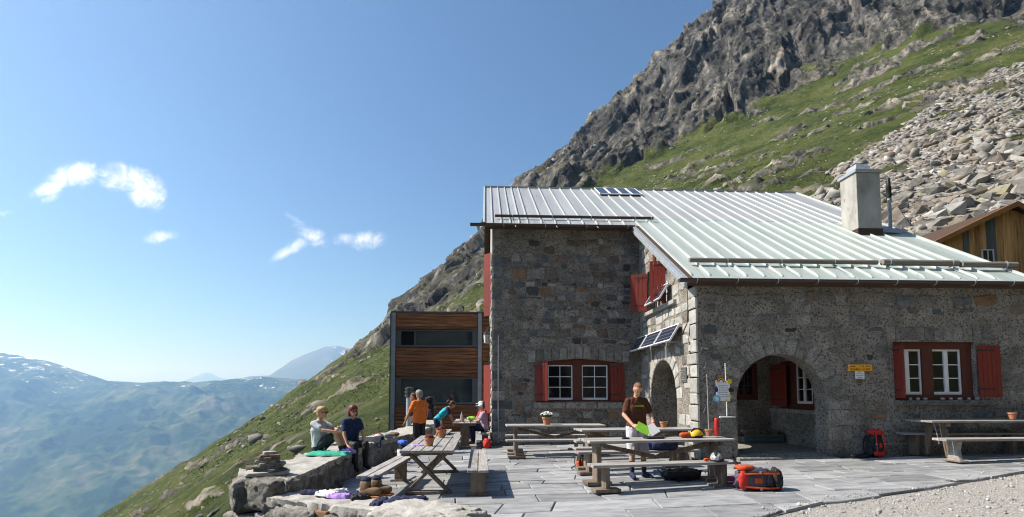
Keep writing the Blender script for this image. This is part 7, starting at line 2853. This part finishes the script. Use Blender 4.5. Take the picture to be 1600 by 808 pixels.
class Rig:
    """joints given as (right, forward, up) in the body's own frame, metres"""

    def __init__(s, root, fwd, J, k=1.0, female=False):
        s.o = Vector(root)
        s.f = Vector((fwd[0], fwd[1], 0)).normalized()
        s.r = Vector((s.f.y, -s.f.x, 0))
        s.k = k
        s.J = {n: s.w(p) for n, p in J.items()}
        s.fem = female

    def w(s, p):
        return s.o + (s.r * p[0] + s.f * p[1] + Vector((0, 0, p[2]))) * s.k

    def head_frame(s):
        """axes of the head: right, forward, up, from neck, head and look joints"""
        H = s.J['head']
        fw = (s.J['look'] - H).normalized()
        up = (H - s.J['neck']).normalized()
        up = (up - fw * up.dot(fw)).normalized()
        rt = fw.cross(up)
        return H, rt, fw, up

    def seg(s, n, a=0.0, b=1.0, g=0.0):
        k = s.k
        T = {'uarmL': ('shL', 'elL', .050, .040), 'uarmR': ('shR', 'elR', .050, .040), 'farmL': ('elL', 'wrL', .040, .027), 'farmR': ('elR', 'wrR', .040, .027),
             'thighL': ('hipL', 'knL', .084, .056), 'thighR': ('hipR', 'knR', .084, .056), 'shinL': ('knL', 'anL', .054, .036), 'shinR': ('knR', 'anR', .054, .036),
             'footL': ('anL', 'toL', .040, .030), 'footR': ('anR', 'toR', .040, .030), 'neckseg': ('neck', 'head', .054, .052)}
        p, q, r0, r1 = T[n]
        P, Q = s.J[p], s.J[q]
        f_ = 0.9 if s.fem else 1.0
        return (P.lerp(Q, a), (r0 + (r1 - r0) * a) * k * f_ + g, P.lerp(Q, b), (r0 + (r1 - r0) * b) * k * f_ + g)

    def torso(s, g=0.0, low=0.0, top=1.0):
        """elliptical trunk from hips to shoulders"""
        k = s.k
        J = s.J
        f_ = 0.9 if s.fem else 1.0
        hp = (J['hipL'] + J['hipR']) / 2
        sh = (J['shL'] + J['shR']) / 2
        rh = (J['hipR'] - J['hipL']).normalized()
        rs = (J['shR'] - J['shL']).normalized()
        lv = [(0.02, .085, .098), (0.25, .070, .092), (0.48, .072, .096), (0.72, .088, .100), (0.92, .105, .066)]
        out = []
        prev = None
        for (t_, wd, rr) in lv:
            if t_ < low or t_ > top:
                continue
            c = hp.lerp(sh, t_)
            ax_ = rh.lerp(rs, t_).normalized()
            pts = [c - ax_ * wd * k * f_, c, c + ax_ * wd * k * f_]
            R_ = rr * k * f_ + g
            out.append((pts[0], R_, pts[2], R_))
            if prev:
                for a, b_ in zip(prev[0], pts):
                    out.append((a, prev[1], b_, R_))
            prev = (pts, R_)
        return out

    def hand(s, side, curl=0.6, spread=0.012):
        k = s.k * 0.95
        el, wr = s.J['el' + side], s.J['wr' + side]
        d = s.J.get('hd' + side)
        d = ((d - wr) if d is not None else (wr - el)).normalized()
        up = s.J.get('pm' + side)
        up = (up - wr) if up is not None else Vector((0, 0, 1))
        x_ = d.cross(up)
        x_ = x_.normalized() if x_.length > 1e-3 else d.orthogonal().normalized()
        n_ = x_.cross(d)                     # back of the hand
        sg_ = 1 if side == 'R' else -1
        out = []
        for i in range(4):
            o_ = (i - 1.5) * 0.0195 * k
            root = wr + d * 0.085 * k + x_ * o_
            out.append((wr + d * 0.02 * k + x_ * o_ * 0.6, 0.017 * k, root, 0.0125 * k))
            ln = (0.036, 0.041, 0.039, 0.031)[i] * k
            d1 = (d * math.cos(curl * 0.6) - n_ * math.sin(curl * 0.6) + x_ * (i - 1.5) * 0.09).normalized()
            d2 = (d * math.cos(curl * 1.6) - n_ * math.sin(curl * 1.6)).normalized()
            m_ = root + d1 * ln
            out.append((root, 0.0095 * k, m_, 0.0088 * k))
            out.append((m_, 0.0088 * k, m_ + d2 * ln * 0.95, 0.0075 * k))
        tb_ = wr + d * 0.028 * k - x_ * sg_ * 0.028 * k
        dt = (d * 0.75 - x_ * sg_ * 0.7 - n_ * 0.35).normalized()
        out.append((wr + d * 0.02 * k, 0.017 * k, tb_, 0.014 * k))
        out.append((tb_, 0.013 * k, tb_ + dt * 0.04 * k, 0.0105 * k))
        out.append((tb_ + dt * 0.04 * k, 0.0105 * k, tb_ + dt * 0.04 * k + (dt + d * 0.4).normalized() * 0.028 * k, 0.0085 * k))
        return out

    def head(s):
        H, rt, fw, up = s.head_frame()
        k = s.k

        def q(a, b_, c):
            return H + (rt * a + fw * b_ + up * c) * k
        out = [(q(0, -.022, .035), .080 * k, q(0, .012, .040), .076 * k), (q(-.012, -.01, 0.0), .070 * k, q(.012, -.01, 0.0), .070 * k),
               (q(0, .030, -.015), .060 * k, q(0, .052, -.072), .034 * k), (q(-.03, .01, -.045), .036 * k, q(0, .052, -.075), .028 * k), (q(.03, .01, -.045), .036 * k, q(0, .052, -.075), .028 * k),
               (q(0, .082, .012), .008 * k, q(0, .102, -.022), .0115 * k), (q(-.012, .086, -.024), .008 * k, q(.012, .086, -.024), .008 * k),
               (q(-.035, .070, .026), .012 * k, q(.035, .070, .026), .012 * k), (q(-.018, .080, -.048), .008 * k, q(.018, .080, -.048), .008 * k)]
        for sg_ in (-1, 1):
            out.append((q(sg_ * .076, -.012, .012), .012 * k, q(sg_ * .080, -.016, -.020), .009 * k))
        return out

    def hair_cap(s, g=0.010, back=True):
        H, rt, fw, up = s.head_frame()
        k = s.k

        def q(a, b_, c):
            return H + (rt * a + fw * b_ + up * c) * k
        out = [(q(0, -.030, .045), (.078 + g) * k, q(0, .002, .056), (.070 + g) * k)]
        if back:
            out.append((q(0, -.045, -.01), (.062 + g) * k, q(0, -.035, .02), (.070 + g) * k))
        return out

    def at_head(s, a, b_, c):
        H, rt, fw, up = s.head_frame()
        return H + (rt * a + fw * b_ + up * c) * s.k


def person(label, rig, skin, clothes, voxel=0.011, sunglasses=False, curl=(0.6, 0.6)):
    """clothes: (part name, material, segments); the body is one continuous mesh"""
    ft = (rig.J['anL'] + rig.J['anR']) / 2
    t = thing('person', label, 'person', (rig.o.x, rig.o.y, min(rig.J['anL'].z, rig.J['anR'].z) - 0.06))
    segs = rig.torso(-0.004) + rig.head()
    for n in ('uarmL', 'uarmR', 'farmL', 'farmR', 'thighL', 'thighR', 'shinL', 'shinR', 'footL', 'footR', 'neckseg'):
        segs.append(rig.seg(n))
    k = rig.k
    for sd in 'LR':
        segs.append((rig.J['kn' + sd].lerp(rig.J['an' + sd], 0.28) - rig.f * 0.016 * k, 0.050 * k, rig.J['kn' + sd].lerp(rig.J['an' + sd], 0.4) - rig.f * 0.012 * k, 0.046 * k))
        segs.append((rig.J['an' + sd] - rig.f * 0.03 * k - Vector((0, 0, .03)) * k, 0.034 * k, rig.J['to' + sd], 0.03 * k))
    segs.append((rig.J['neck'] - Vector((0, 0, .02)), 0.06 * k, (rig.J['shL'] + rig.J['shR']) / 2, 0.075 * k))
    segs += rig.hand('L', curl[0]) + rig.hand('R', curl[1])
    body = obj('body', capsules(segs, voxel, 2, [skin], 'body'), t)
    for (nm, mat, sg_, vx) in clothes:
        obj(nm, capsules(sg_, vx, 2, [mat], nm, 0.016 if nm == 'hair' else 0.0 if nm == 'stubble' else 0.004 if nm in ('shoe', 'sock') else 0.020, 28.0 if nm == 'hair' else 11.0), t)
    eyes = []
    for sx in (-1, 1):
        b = MB()
        if sunglasses:
            b.ball(rig.at_head(sx * 0.034, 0.084, 0.008), 0.026 * k, 8, sc=(1, 1, 0.8))
            b.path([rig.at_head(sx * 0.05, 0.075, 0.014), rig.at_head(sx * 0.082, 0.01, 0.014)], 0.005, n=5)
            b.build('sunglass_lens', M['lens'], t, smooth=True)
        else:
            b.ball(rig.at_head(sx * 0.030, 0.078, 0.008), 0.011 * k, 8)
            b.build('eye', M['lens'], t, smooth=True)
    return t


def both(rig, n, a=0.0, b=1.0, g=0.0):
    return [rig.seg(n + 'L', a, b, g), rig.seg(n + 'R', a, b, g)]


def tee(rig, g=0.016, sleeve=0.72, low=0.0):
    sg_ = rig.torso(g, low) + both(rig, 'uarm', 0.0, sleeve, g * 0.8)
    mid = (rig.J['shL'] + rig.J['shR']) / 2
    sg_.append((rig.J['neck'] - (rig.J['neck'] - mid) * 0.4, 0.062 * rig.k, mid, 0.08 * rig.k))
    for sd in 'LR':
        sg_.append((rig.J['sh' + sd].lerp(mid, 0.12), 0.050 * rig.k + g * 0.4, rig.J['neck'].lerp(mid, 0.55), 0.056 * rig.k))
    return sg_


def pelvis(rig, g=0.014):
    return [s_ for s_ in rig.torso(g, 0.0, 0.30)] + [(rig.J['hipL'], 0.095 * rig.k + g * 0.6, rig.J['hipR'], 0.095 * rig.k + g * 0.6)]


STAND = dict(hipL=(-.09, 0, .92), hipR=(.09, 0, .92), knL=(-.10, .02, .50), knR=(.10, .02, .50), anL=(-.10, -.02, .085), anR=(.10, -.02, .085), toL=(-.13, .15, .035), toR=(.13, .15, .035),
             shL=(-.168, 0, 1.42), shR=(.168, 0, 1.42), neck=(0, .005, 1.51), head=(0, .03, 1.655), look=(0, 1, 1.6))

# the man reading a map at the nearest tables
J = dict(STAND)
J.update(elL=(-.26, .06, 1.17), wrL=(-.21, .27, .99), elR=(.27, .05, 1.17), wrR=(.20, .27, 1.00), hdL=(-.16, .42, .94), hdR=(.14, .42, .95), pmL=(-.30, .30, 1.12), pmR=(.30, .30, 1.12),
         head=(0, .065, 1.640), look=(0, .55, 1.20), knL=(-.11, .03, .5), knR=(.11, .03, .5), anL=(-.14, -.02, .085), anR=(.10, -.02, .085), toL=(-.22, .13, .035), toR=(.13, .15, .035))
ZM = zg(2.8)
rig = Rig((2.82, 9.98, ZM), (0.16, -1), J, 1.0)
man = person('man in brown t-shirt and pale shorts standing behind the nearest table, reading', rig, M['skin'], [
    ('t_shirt', M['shirt_brown'], tee(rig, 0.018, 0.74), 0.010),
    ('shorts', M['shorts_pale'], pelvis(rig, 0.012) + both(rig, 'thigh', 0, 0.95, 0.032) + [(rig.J['knL'].lerp(rig.J['hipL'], .06), 0.098, rig.J['hipL'], 0.10), (rig.J['knR'].lerp(rig.J['hipR'], .06), 0.098, rig.J['hipR'], 0.10)], 0.012),
    ('sock', M['navy_cloth'], [rig.seg('shinL', .45, 1, .006), rig.seg('footL', 0, 1, .008), (rig.J['anL'] - rig.f * .03 - Vector((0, 0, .03)), .042, rig.J['toL'], .037)], 0.009),
    ('sock', M['navy_cloth'], [rig.seg('shinR', .45, 1, .006), rig.seg('footR', 0, 1, .008), (rig.J['anR'] - rig.f * .03 - Vector((0, 0, .03)), .042, rig.J['toR'], .037)], 0.009),
    ('stubble', M['hair_buzz'], rig.hair_cap(0.002, True), 0.008)], voxel=0.0085, curl=(1.0, 1.0))
# print across the shirt, bracelet
b = MB()
for i in range(9):
    xx = -0.085 + i * 0.02
    p = rig.w((xx, 0.122 - 1.1 * xx * xx + 0.003, 1.335))
    b.box(p, (0.015, 0.008, 0.014))
b.build('shirt_print', M['map_green'], man)
b = MB()
c = rig.J['wrL'].lerp(rig.J['elL'], 0.12)
b.tube(c, c + (rig.J['elL'] - rig.J['wrL']).normalized() * 0.018, 0.036, n=12)
b.build('bracelet', M['red_cloth'], man)
mp_ = thing('trail_map', 'open booklet with bright green cover held by the man in brown', 'booklet', tuple(rig.w((0, .40, .93))))
A_ = rig.w((0.175, .385, .985))
B_ = rig.w((-0.03, .44, .875))
C_ = rig.w((-0.215, .385, .955))
for (p, q_, nm, mt) in ((A_, B_, 'cover', M['map_green']), (C_, B_, 'page', M['paper_white'])):
    ex = (q_ - p)
    L_ = ex.length
    ex.normalize()
    ey = Vector((0, 0.55, 0.83)).normalized()
    ey = (ey - ex * ey.dot(ex)).normalized()
    en = ex.cross(ey)
    b = MB()
    b.plate(rect(0, L_ - 0.002, -0.085, 0.115), (p, ex, ey, en), -0.004, 0.004)
    b.build(nm, mt, mp_)

# seated woman with grey t-shirt, knees drawn up, on the parapet
J = dict(hipL=(-.085, 0, .10), hipR=(.085, 0, .10), knL=(-.10, .36, .40), knR=(.07, .37, .41), anL=(-.10, .52, .065), anR=(.06, .53, .065), toL=(-.11, .70, .03), toR=(.07, .71, .03),
         shL=(-.165, -.03, .58), shR=(.165, -.03, .58), neck=(0, -.01, .65), head=(0, .05, .79), look=(-0.1, 1, .82),
         elL=(-.22, .20, .46), elR=(.20, .20, .46), wrL=(-.08, .42, .44), wrR=(.10, .42, .43), hdL=(.10, .46, .42), hdR=(-.06, .47, .42))
rig = Rig((-3.27, 10.95, 0.365), (0.96, -0.28), J, 1.0, True)
w1 = person('blonde woman in grey t-shirt sitting on the parapet, hugging her knees', rig, M['skin'], [
    ('t_shirt', M['shirt_grey'], tee(rig, 0.020, 0.62), 0.011),
    ('trousers', M['black_cloth'], pelvis(rig, 0.016) + both(rig, 'thigh', 0, .86, .014), 0.011),
    ('shoe', M['lilac_cloth'], [rig.seg('footL', .1, 1, .012), (rig.J['anL'] - rig.f * .03 - Vector((0, 0, .02)), .040, rig.J['toL'], .036)], 0.010),
    ('shoe', M['lilac_cloth'], [rig.seg('footR', .1, 1, .012), (rig.J['anR'] - rig.f * .03 - Vector((0, 0, .02)), .040, rig.J['toR'], .036)], 0.010),
    ('sock', M['black_cloth'], both(rig, 'shin', .80, 1, .008), 0.010),
    ('hair', M['hair_blond'], rig.hair_cap(0.014) + [(rig.at_head(0, -.12, .02), .035, rig.at_head(0, -.15, .01), .036), (rig.at_head(0, -.08, .03), .05, rig.at_head(0, -.12, .02), .03)], 0.010)],
    voxel=0.010, sunglasses=True, curl=(1.0, 1.0))

# seated woman in navy, legs hanging towards the terrace
J = dict(hipL=(-.085, 0, .10), hipR=(.085, 0, .10), knL=(-.12, .42, .11), knR=(.12, .42, .11), anL=(-.12, .44, -.32), anR=(.14, .46, -.32), toL=(-.13, .60, -.37), toR=(.16, .62, -.37),
         shL=(-.16, .04, .58), shR=(.16, .04, .58), neck=(0, .06, .65), head=(0.0, .09, .79), look=(.12, 1, .78),
         elL=(-.21, .14, .32), elR=(.21, .12, .31), wrL=(-.17, .25, .12), wrR=(.19, .24, .10), hdL=(-.15, .34, .08), hdR=(.18, .34, .06))
rig = Rig((-2.86, 11.75, 0.365), (0.66, -0.75), J, 1.0, True)
w2 = person('red haired woman in navy t-shirt and black trousers sitting on the parapet', rig, M['skin'], [
    ('t_shirt', M['shirt_navy'], tee(rig, 0.018, 0.60), 0.011),
    ('trousers', M['black_cloth'], pelvis(rig, 0.016) + both(rig, 'thigh', 0, 1, .014) + both(rig, 'shin', 0, .97, .022), 0.011),
    ('shoe', M['black_cloth'], [rig.seg('footL', 0, 1, .012)], 0.011), ('shoe', M['black_cloth'], [rig.seg('footR', 0, 1, .012)], 0.011),
    ('hair', M['hair_red'], rig.hair_cap(0.016) + [(rig.at_head(-.07, -.03, .0), .035, rig.at_head(-.075, -.02, -.085), .028), (rig.at_head(.07, -.03, .0), .035, rig.at_head(.075, -.02, -.085), .028), (rig.at_head(0, -.07, .0), .055, rig.at_head(0, -.07, -.09), .04)], 0.010)],
    voxel=0.010, sunglasses=True, curl=(0.3, 0.3))

# grey haired man in orange, one hand on the parapet
J = dict(STAND)
J.update(elL=(-.29, .06, 1.14), wrL=(-.36, .16, .88), elR=(.24, .0, 1.15), wrR=(.24, .10, .90), head=(-.01, .03, 1.65), look=(-.35, 1, 1.58), hdL=(-.38, .24, .80))
zo = zg(-1.75)
rig = Rig((-1.80, 15.0, zo), (-0.55, 0.85), J, 0.97)
om = person('grey haired man in orange t-shirt standing by the parapet, seen from behind', rig, M['skin_tan'], [
    ('t_shirt', M['shirt_orange'], tee(rig, 0.022, 0.70), 0.014),
    ('trousers', M['black_cloth'], pelvis(rig, .014) + both(rig, 'thigh', 0, 1, .016) + both(rig, 'shin', 0, .95, .020), 0.014),
    ('shoe', M['boot_leather'], [rig.seg('footL', 0, 1, .014)], 0.013), ('shoe', M['boot_leather'], [rig.seg('footR', 0, 1, .014)], 0.013),
    ('hair', M['hair_grey'], rig.hair_cap(0.018), 0.011)], voxel=0.012)
# hiker carrying a black rucksack, just beyond the man in orange
J = dict(STAND)
J.update(shL=(-.18, .10, 1.38), shR=(.18, .10, 1.38), neck=(0, .16, 1.44), head=(0, .24, 1.56), look=(0, 1.2, 1.38), elL=(-.24, .22, 1.12), wrL=(-.18, .38, 1.0), elR=(.24, .22, 1.12), wrR=(.18, .40, 1.0))
rig = Rig((-1.86, 15.95, zg(-1.9)), (-1.0, 0.10), J, 0.98)
person('hiker in dark clothes with a black rucksack, half hidden behind the man in orange', rig, M['skin_tan'], [
    ('jacket', M['black_cloth'], tee(rig, 0.024, 1.0) + both(rig, 'farm', 0, .9, .012), 0.014),
    ('trousers', M['black_cloth'], pelvis(rig, .014) + both(rig, 'thigh', 0, 1, .016) + both(rig, 'shin', 0, .95, .020), 0.014),
    ('shoe', M['boot_leather'], [rig.seg('footL', 0, 1, .014)], 0.013), ('shoe', M['boot_leather'], [rig.seg('footR', 0, 1, .014)], 0.013),
    ('hair', M['hair_brown'], rig.hair_cap(0.006), 0.012)], voxel=0.013)
bpk = backpack('backpack', 'black rucksack carried on the back of the half hidden hiker', tuple(rig.w((0, -.24, .92))), math.atan2(rig.f.y, rig.f.x) - R(90), False, M['black_cloth'], M['black_cloth'], M['plum_cloth'], 0.95)
pl = MB()
pl.tube(rig.w((.10, -.36, 1.30)), rig.w((.16, -.62, .84)), 0.012, 0.007, n=6)
tag(pl.build('trekking_pole', M['boot_leather']), 'brown trekking pole strapped across the black rucksack', 'pole')

# girl in blue leaning over the far table
J = dict(STAND)
J.update(hipL=(-.085, -.04, .90), hipR=(.085, -.04, .90), knL=(-.09, .02, .50), knR=(.09, .0, .50), anL=(-.09, -.03, .085), anR=(.09, -.09, .085), toL=(-.10, .13, .035), toR=(.10, .07, .035),
         shL=(-.16, .32, 1.27), shR=(.16, .32, 1.27), neck=(0, .38, 1.31), head=(0, .47, 1.39), look=(0, 1.0, 1.12), elL=(-.19, .42, 1.02), wrL=(-.15, .52, .83), elR=(.19, .40, 1.02), wrR=(.16, .48, .83))
rig = Rig((-1.42, 16.45, zg(-1.4)), (1, 0.05), J, 0.92, True)
person('girl in bright blue t-shirt and navy shorts leaning over the far table', rig, M['skin_tan'], [
    ('t_shirt', M['shirt_cyan'], rig.torso(.018), 0.013),
    ('sleeve', M['shirt_navy'], [rig.seg('uarmL', 0, .6, .018)], 0.013), ('sleeve', M['shirt_navy'], [rig.seg('uarmR', 0, .6, .018)], 0.013),
    ('shorts', M['shirt_navy'], pelvis(rig, .014) + both(rig, 'thigh', 0, .45, .022), 0.013),
    ('shoe', M['boot_leather'], [rig.seg('footL', 0, 1, .014)], 0.013), ('shoe', M['boot_leather'], [rig.seg('footR', 0, 1, .014)], 0.013),
    ('hair', M['hair_brown'], rig.hair_cap(.012) + [(rig.at_head(0, -.10, .05), .03, rig.at_head(0, -.17, .06), .035), (rig.at_head(0, -.17, .06), .035, rig.at_head(0, -.20, -.02), .02)], 0.012)], voxel=0.013)

SIT = dict(hipL=(-.09, 0, .10), hipR=(.09, 0, .10), knL=(-.10, .42, .10), knR=(.10, .42, .10), anL=(-.10, .40, -.33), anR=(.10, .40, -.33), toL=(-.11, .56, -.38), toR=(.11, .56, -.38),
           shL=(-.175, .06, .60), shR=(.175, .06, .60), neck=(0, .08, .67), head=(0, .12, .81), look=(0, 1, .70), elL=(-.23, .22, .37), wrL=(-.12, .42, .36), elR=(.23, .22, .37), wrR=(.12, .42, .36), hdL=(-.05, .5, .36), hdR=(.05, .5, .36))


def cap_on(rig, t, mat):
    b = MB()
    H, rt, fw, up = rig.head_frame()
    Mx = Matrix((rt, fw, up)).transposed()
    c = H + up * 0.052 * rig.k
    b.ball(c, 0.098 * rig.k, 14, sc=(0.92, 1.06, 0.80), rot=Mx)
    b.box(H + (fw * 0.125 + up * 0.052) * rig.k, (0.14, 0.10, 0.012), rot=Mx)
    b.build('cap', mat, t, smooth=True)


for (y, fwd, lab, mat, kk) in ((17.45, (-1, -0.25), 'man in red t-shirt and white cap sitting at the far table', M['red_cloth'], 0.98), (16.62, (-1, -0.10), 'person in pink plaid shirt and white cap sitting by the hut corner', M['plaid'], 0.92)):
    rig = Rig((0.0, y, zg(0) + 0.435), fwd, SIT, kk)
    t = person(lab, rig, M['skin'], [
        ('shirt', mat, tee(rig, .020, .7), 0.013),
        ('trousers', M['navy_cloth'], pelvis(rig, .014) + both(rig, 'thigh', 0, 1, .015) + both(rig, 'shin', 0, .95, .020), 0.014),
        ('shoe', M['boot_leather'], [rig.seg('footL', 0, 1, .014)], 0.013), ('shoe', M['boot_leather'], [rig.seg('footR', 0, 1, .014)], 0.013),
        ('hair', M['hair_brown'], rig.hair_cap(.005), 0.012)], voxel=0.013)
    cap_on(rig, t, M['white_cloth'])
